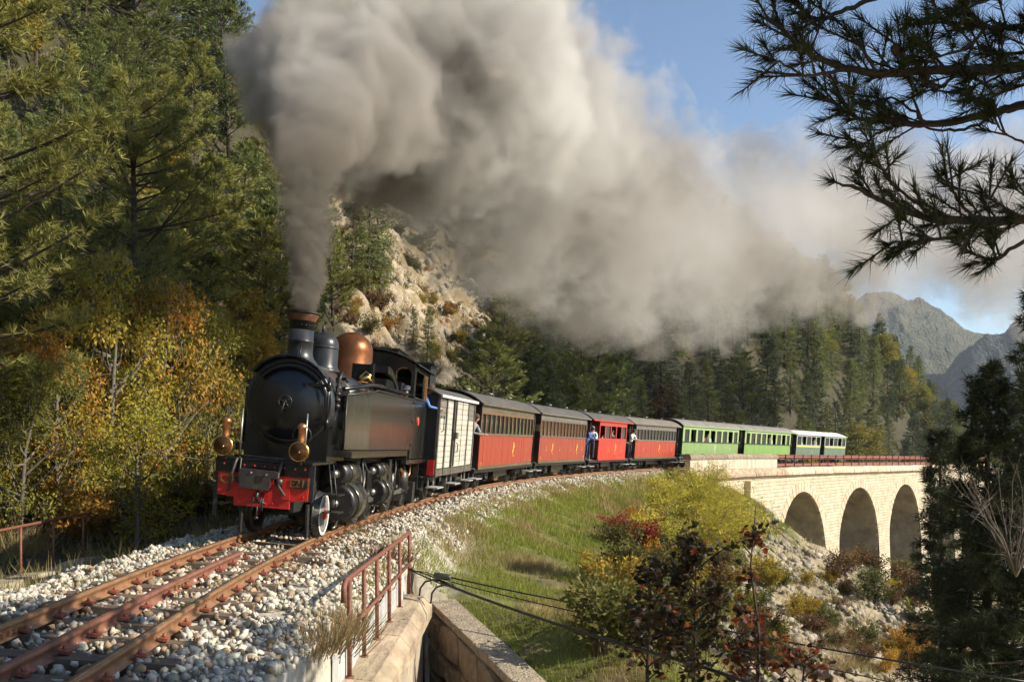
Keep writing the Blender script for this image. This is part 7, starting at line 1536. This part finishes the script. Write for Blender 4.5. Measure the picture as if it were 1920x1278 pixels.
        v = N.new('ShaderNodeVolumePrincipled'); v.inputs['Color'].default_value = SMOKE_COL if drift else COLUMN_COL
        if drift:
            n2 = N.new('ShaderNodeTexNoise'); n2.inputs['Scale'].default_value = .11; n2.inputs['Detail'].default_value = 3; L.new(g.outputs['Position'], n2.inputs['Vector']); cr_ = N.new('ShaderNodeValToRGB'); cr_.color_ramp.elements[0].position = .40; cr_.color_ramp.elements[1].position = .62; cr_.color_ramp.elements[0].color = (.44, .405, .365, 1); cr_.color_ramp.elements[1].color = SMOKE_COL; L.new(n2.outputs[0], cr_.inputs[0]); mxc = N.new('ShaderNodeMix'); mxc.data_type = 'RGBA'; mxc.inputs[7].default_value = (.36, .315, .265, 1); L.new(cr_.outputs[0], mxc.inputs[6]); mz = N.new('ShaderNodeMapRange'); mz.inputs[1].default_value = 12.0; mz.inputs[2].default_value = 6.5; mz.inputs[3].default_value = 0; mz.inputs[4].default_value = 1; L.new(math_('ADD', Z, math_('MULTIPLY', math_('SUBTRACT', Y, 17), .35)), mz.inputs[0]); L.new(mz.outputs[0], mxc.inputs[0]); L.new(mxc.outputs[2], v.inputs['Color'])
        v.inputs['Anisotropy'].default_value = -.1; L.new(d, v.inputs['Density']); L.new(v.outputs[0], N['Material Output'].inputs['Volume'])
        try: m.cycles.volume_step_rate = .045 if drift else .30
        except Exception: pass
        try: m.cycles.homogeneous_volume = False
        except Exception: pass
        return m
    e = empty('smoke_plume', col0, 'brown grey smoke billowing from the engine chimney back over the train', 'smoke')
    pts = [(Vector((np.interp(z, cz, cx_), np.interp(z, cz, cyy), z)), np.interp(z, cz, cr) * 1.25) for z in np.linspace(cz[0] + .25, cz[-1], 16)]
    a = link('rising_column', hull('rising_column', pts, .12)); a.data.materials.clear(); a.data.materials.append(material('chimney_smoke', False))
    pts = []
    for D in np.concatenate([np.linspace(16.8, 30, 18), np.linspace(31, 124, 44)]): pts.append((Vector((np.interp(D, Dn, ax), D, np.interp(D, Dn, az_))), np.interp(D, Dn, rr_) * 1.22))
    b = link('drifting_cloud', hull('drifting_cloud', pts, .8)); b.data.materials.clear(); b.data.materials.append(material('drifting_smoke', True))
    bpy.context.view_layer.update(); inv = e.matrix_world.inverted()
    for o in (a, b): o.parent = e; o.matrix_parent_inverse = inv; o['kind'] = 'stuff'
SMOKE_COL = (.83, .815, .79, 1); COLUMN_COL = (.26, .235, .20, 1)
smoke()
# ------------------------------------------------------------------ haze over the valley
def haze():
    b = MB(); b.b2((-420, -60, -80), (1500, 2100, 275)); m = bpy.data.materials.new('valley_haze'); m.use_nodes = True; N = m.node_tree.nodes; N.remove(N['Principled BSDF'])
    v = N.new('ShaderNodeVolumePrincipled'); v.inputs['Color'].default_value = (.82, .90, 1.0, 1); v.inputs['Density'].default_value = .00010; v.inputs['Anisotropy'].default_value = .2
    m.node_tree.links.new(v.outputs[0], N['Material Output'].inputs['Volume'])
    tag(b.build('haze', m), None, None, None, 'stuff')
haze()
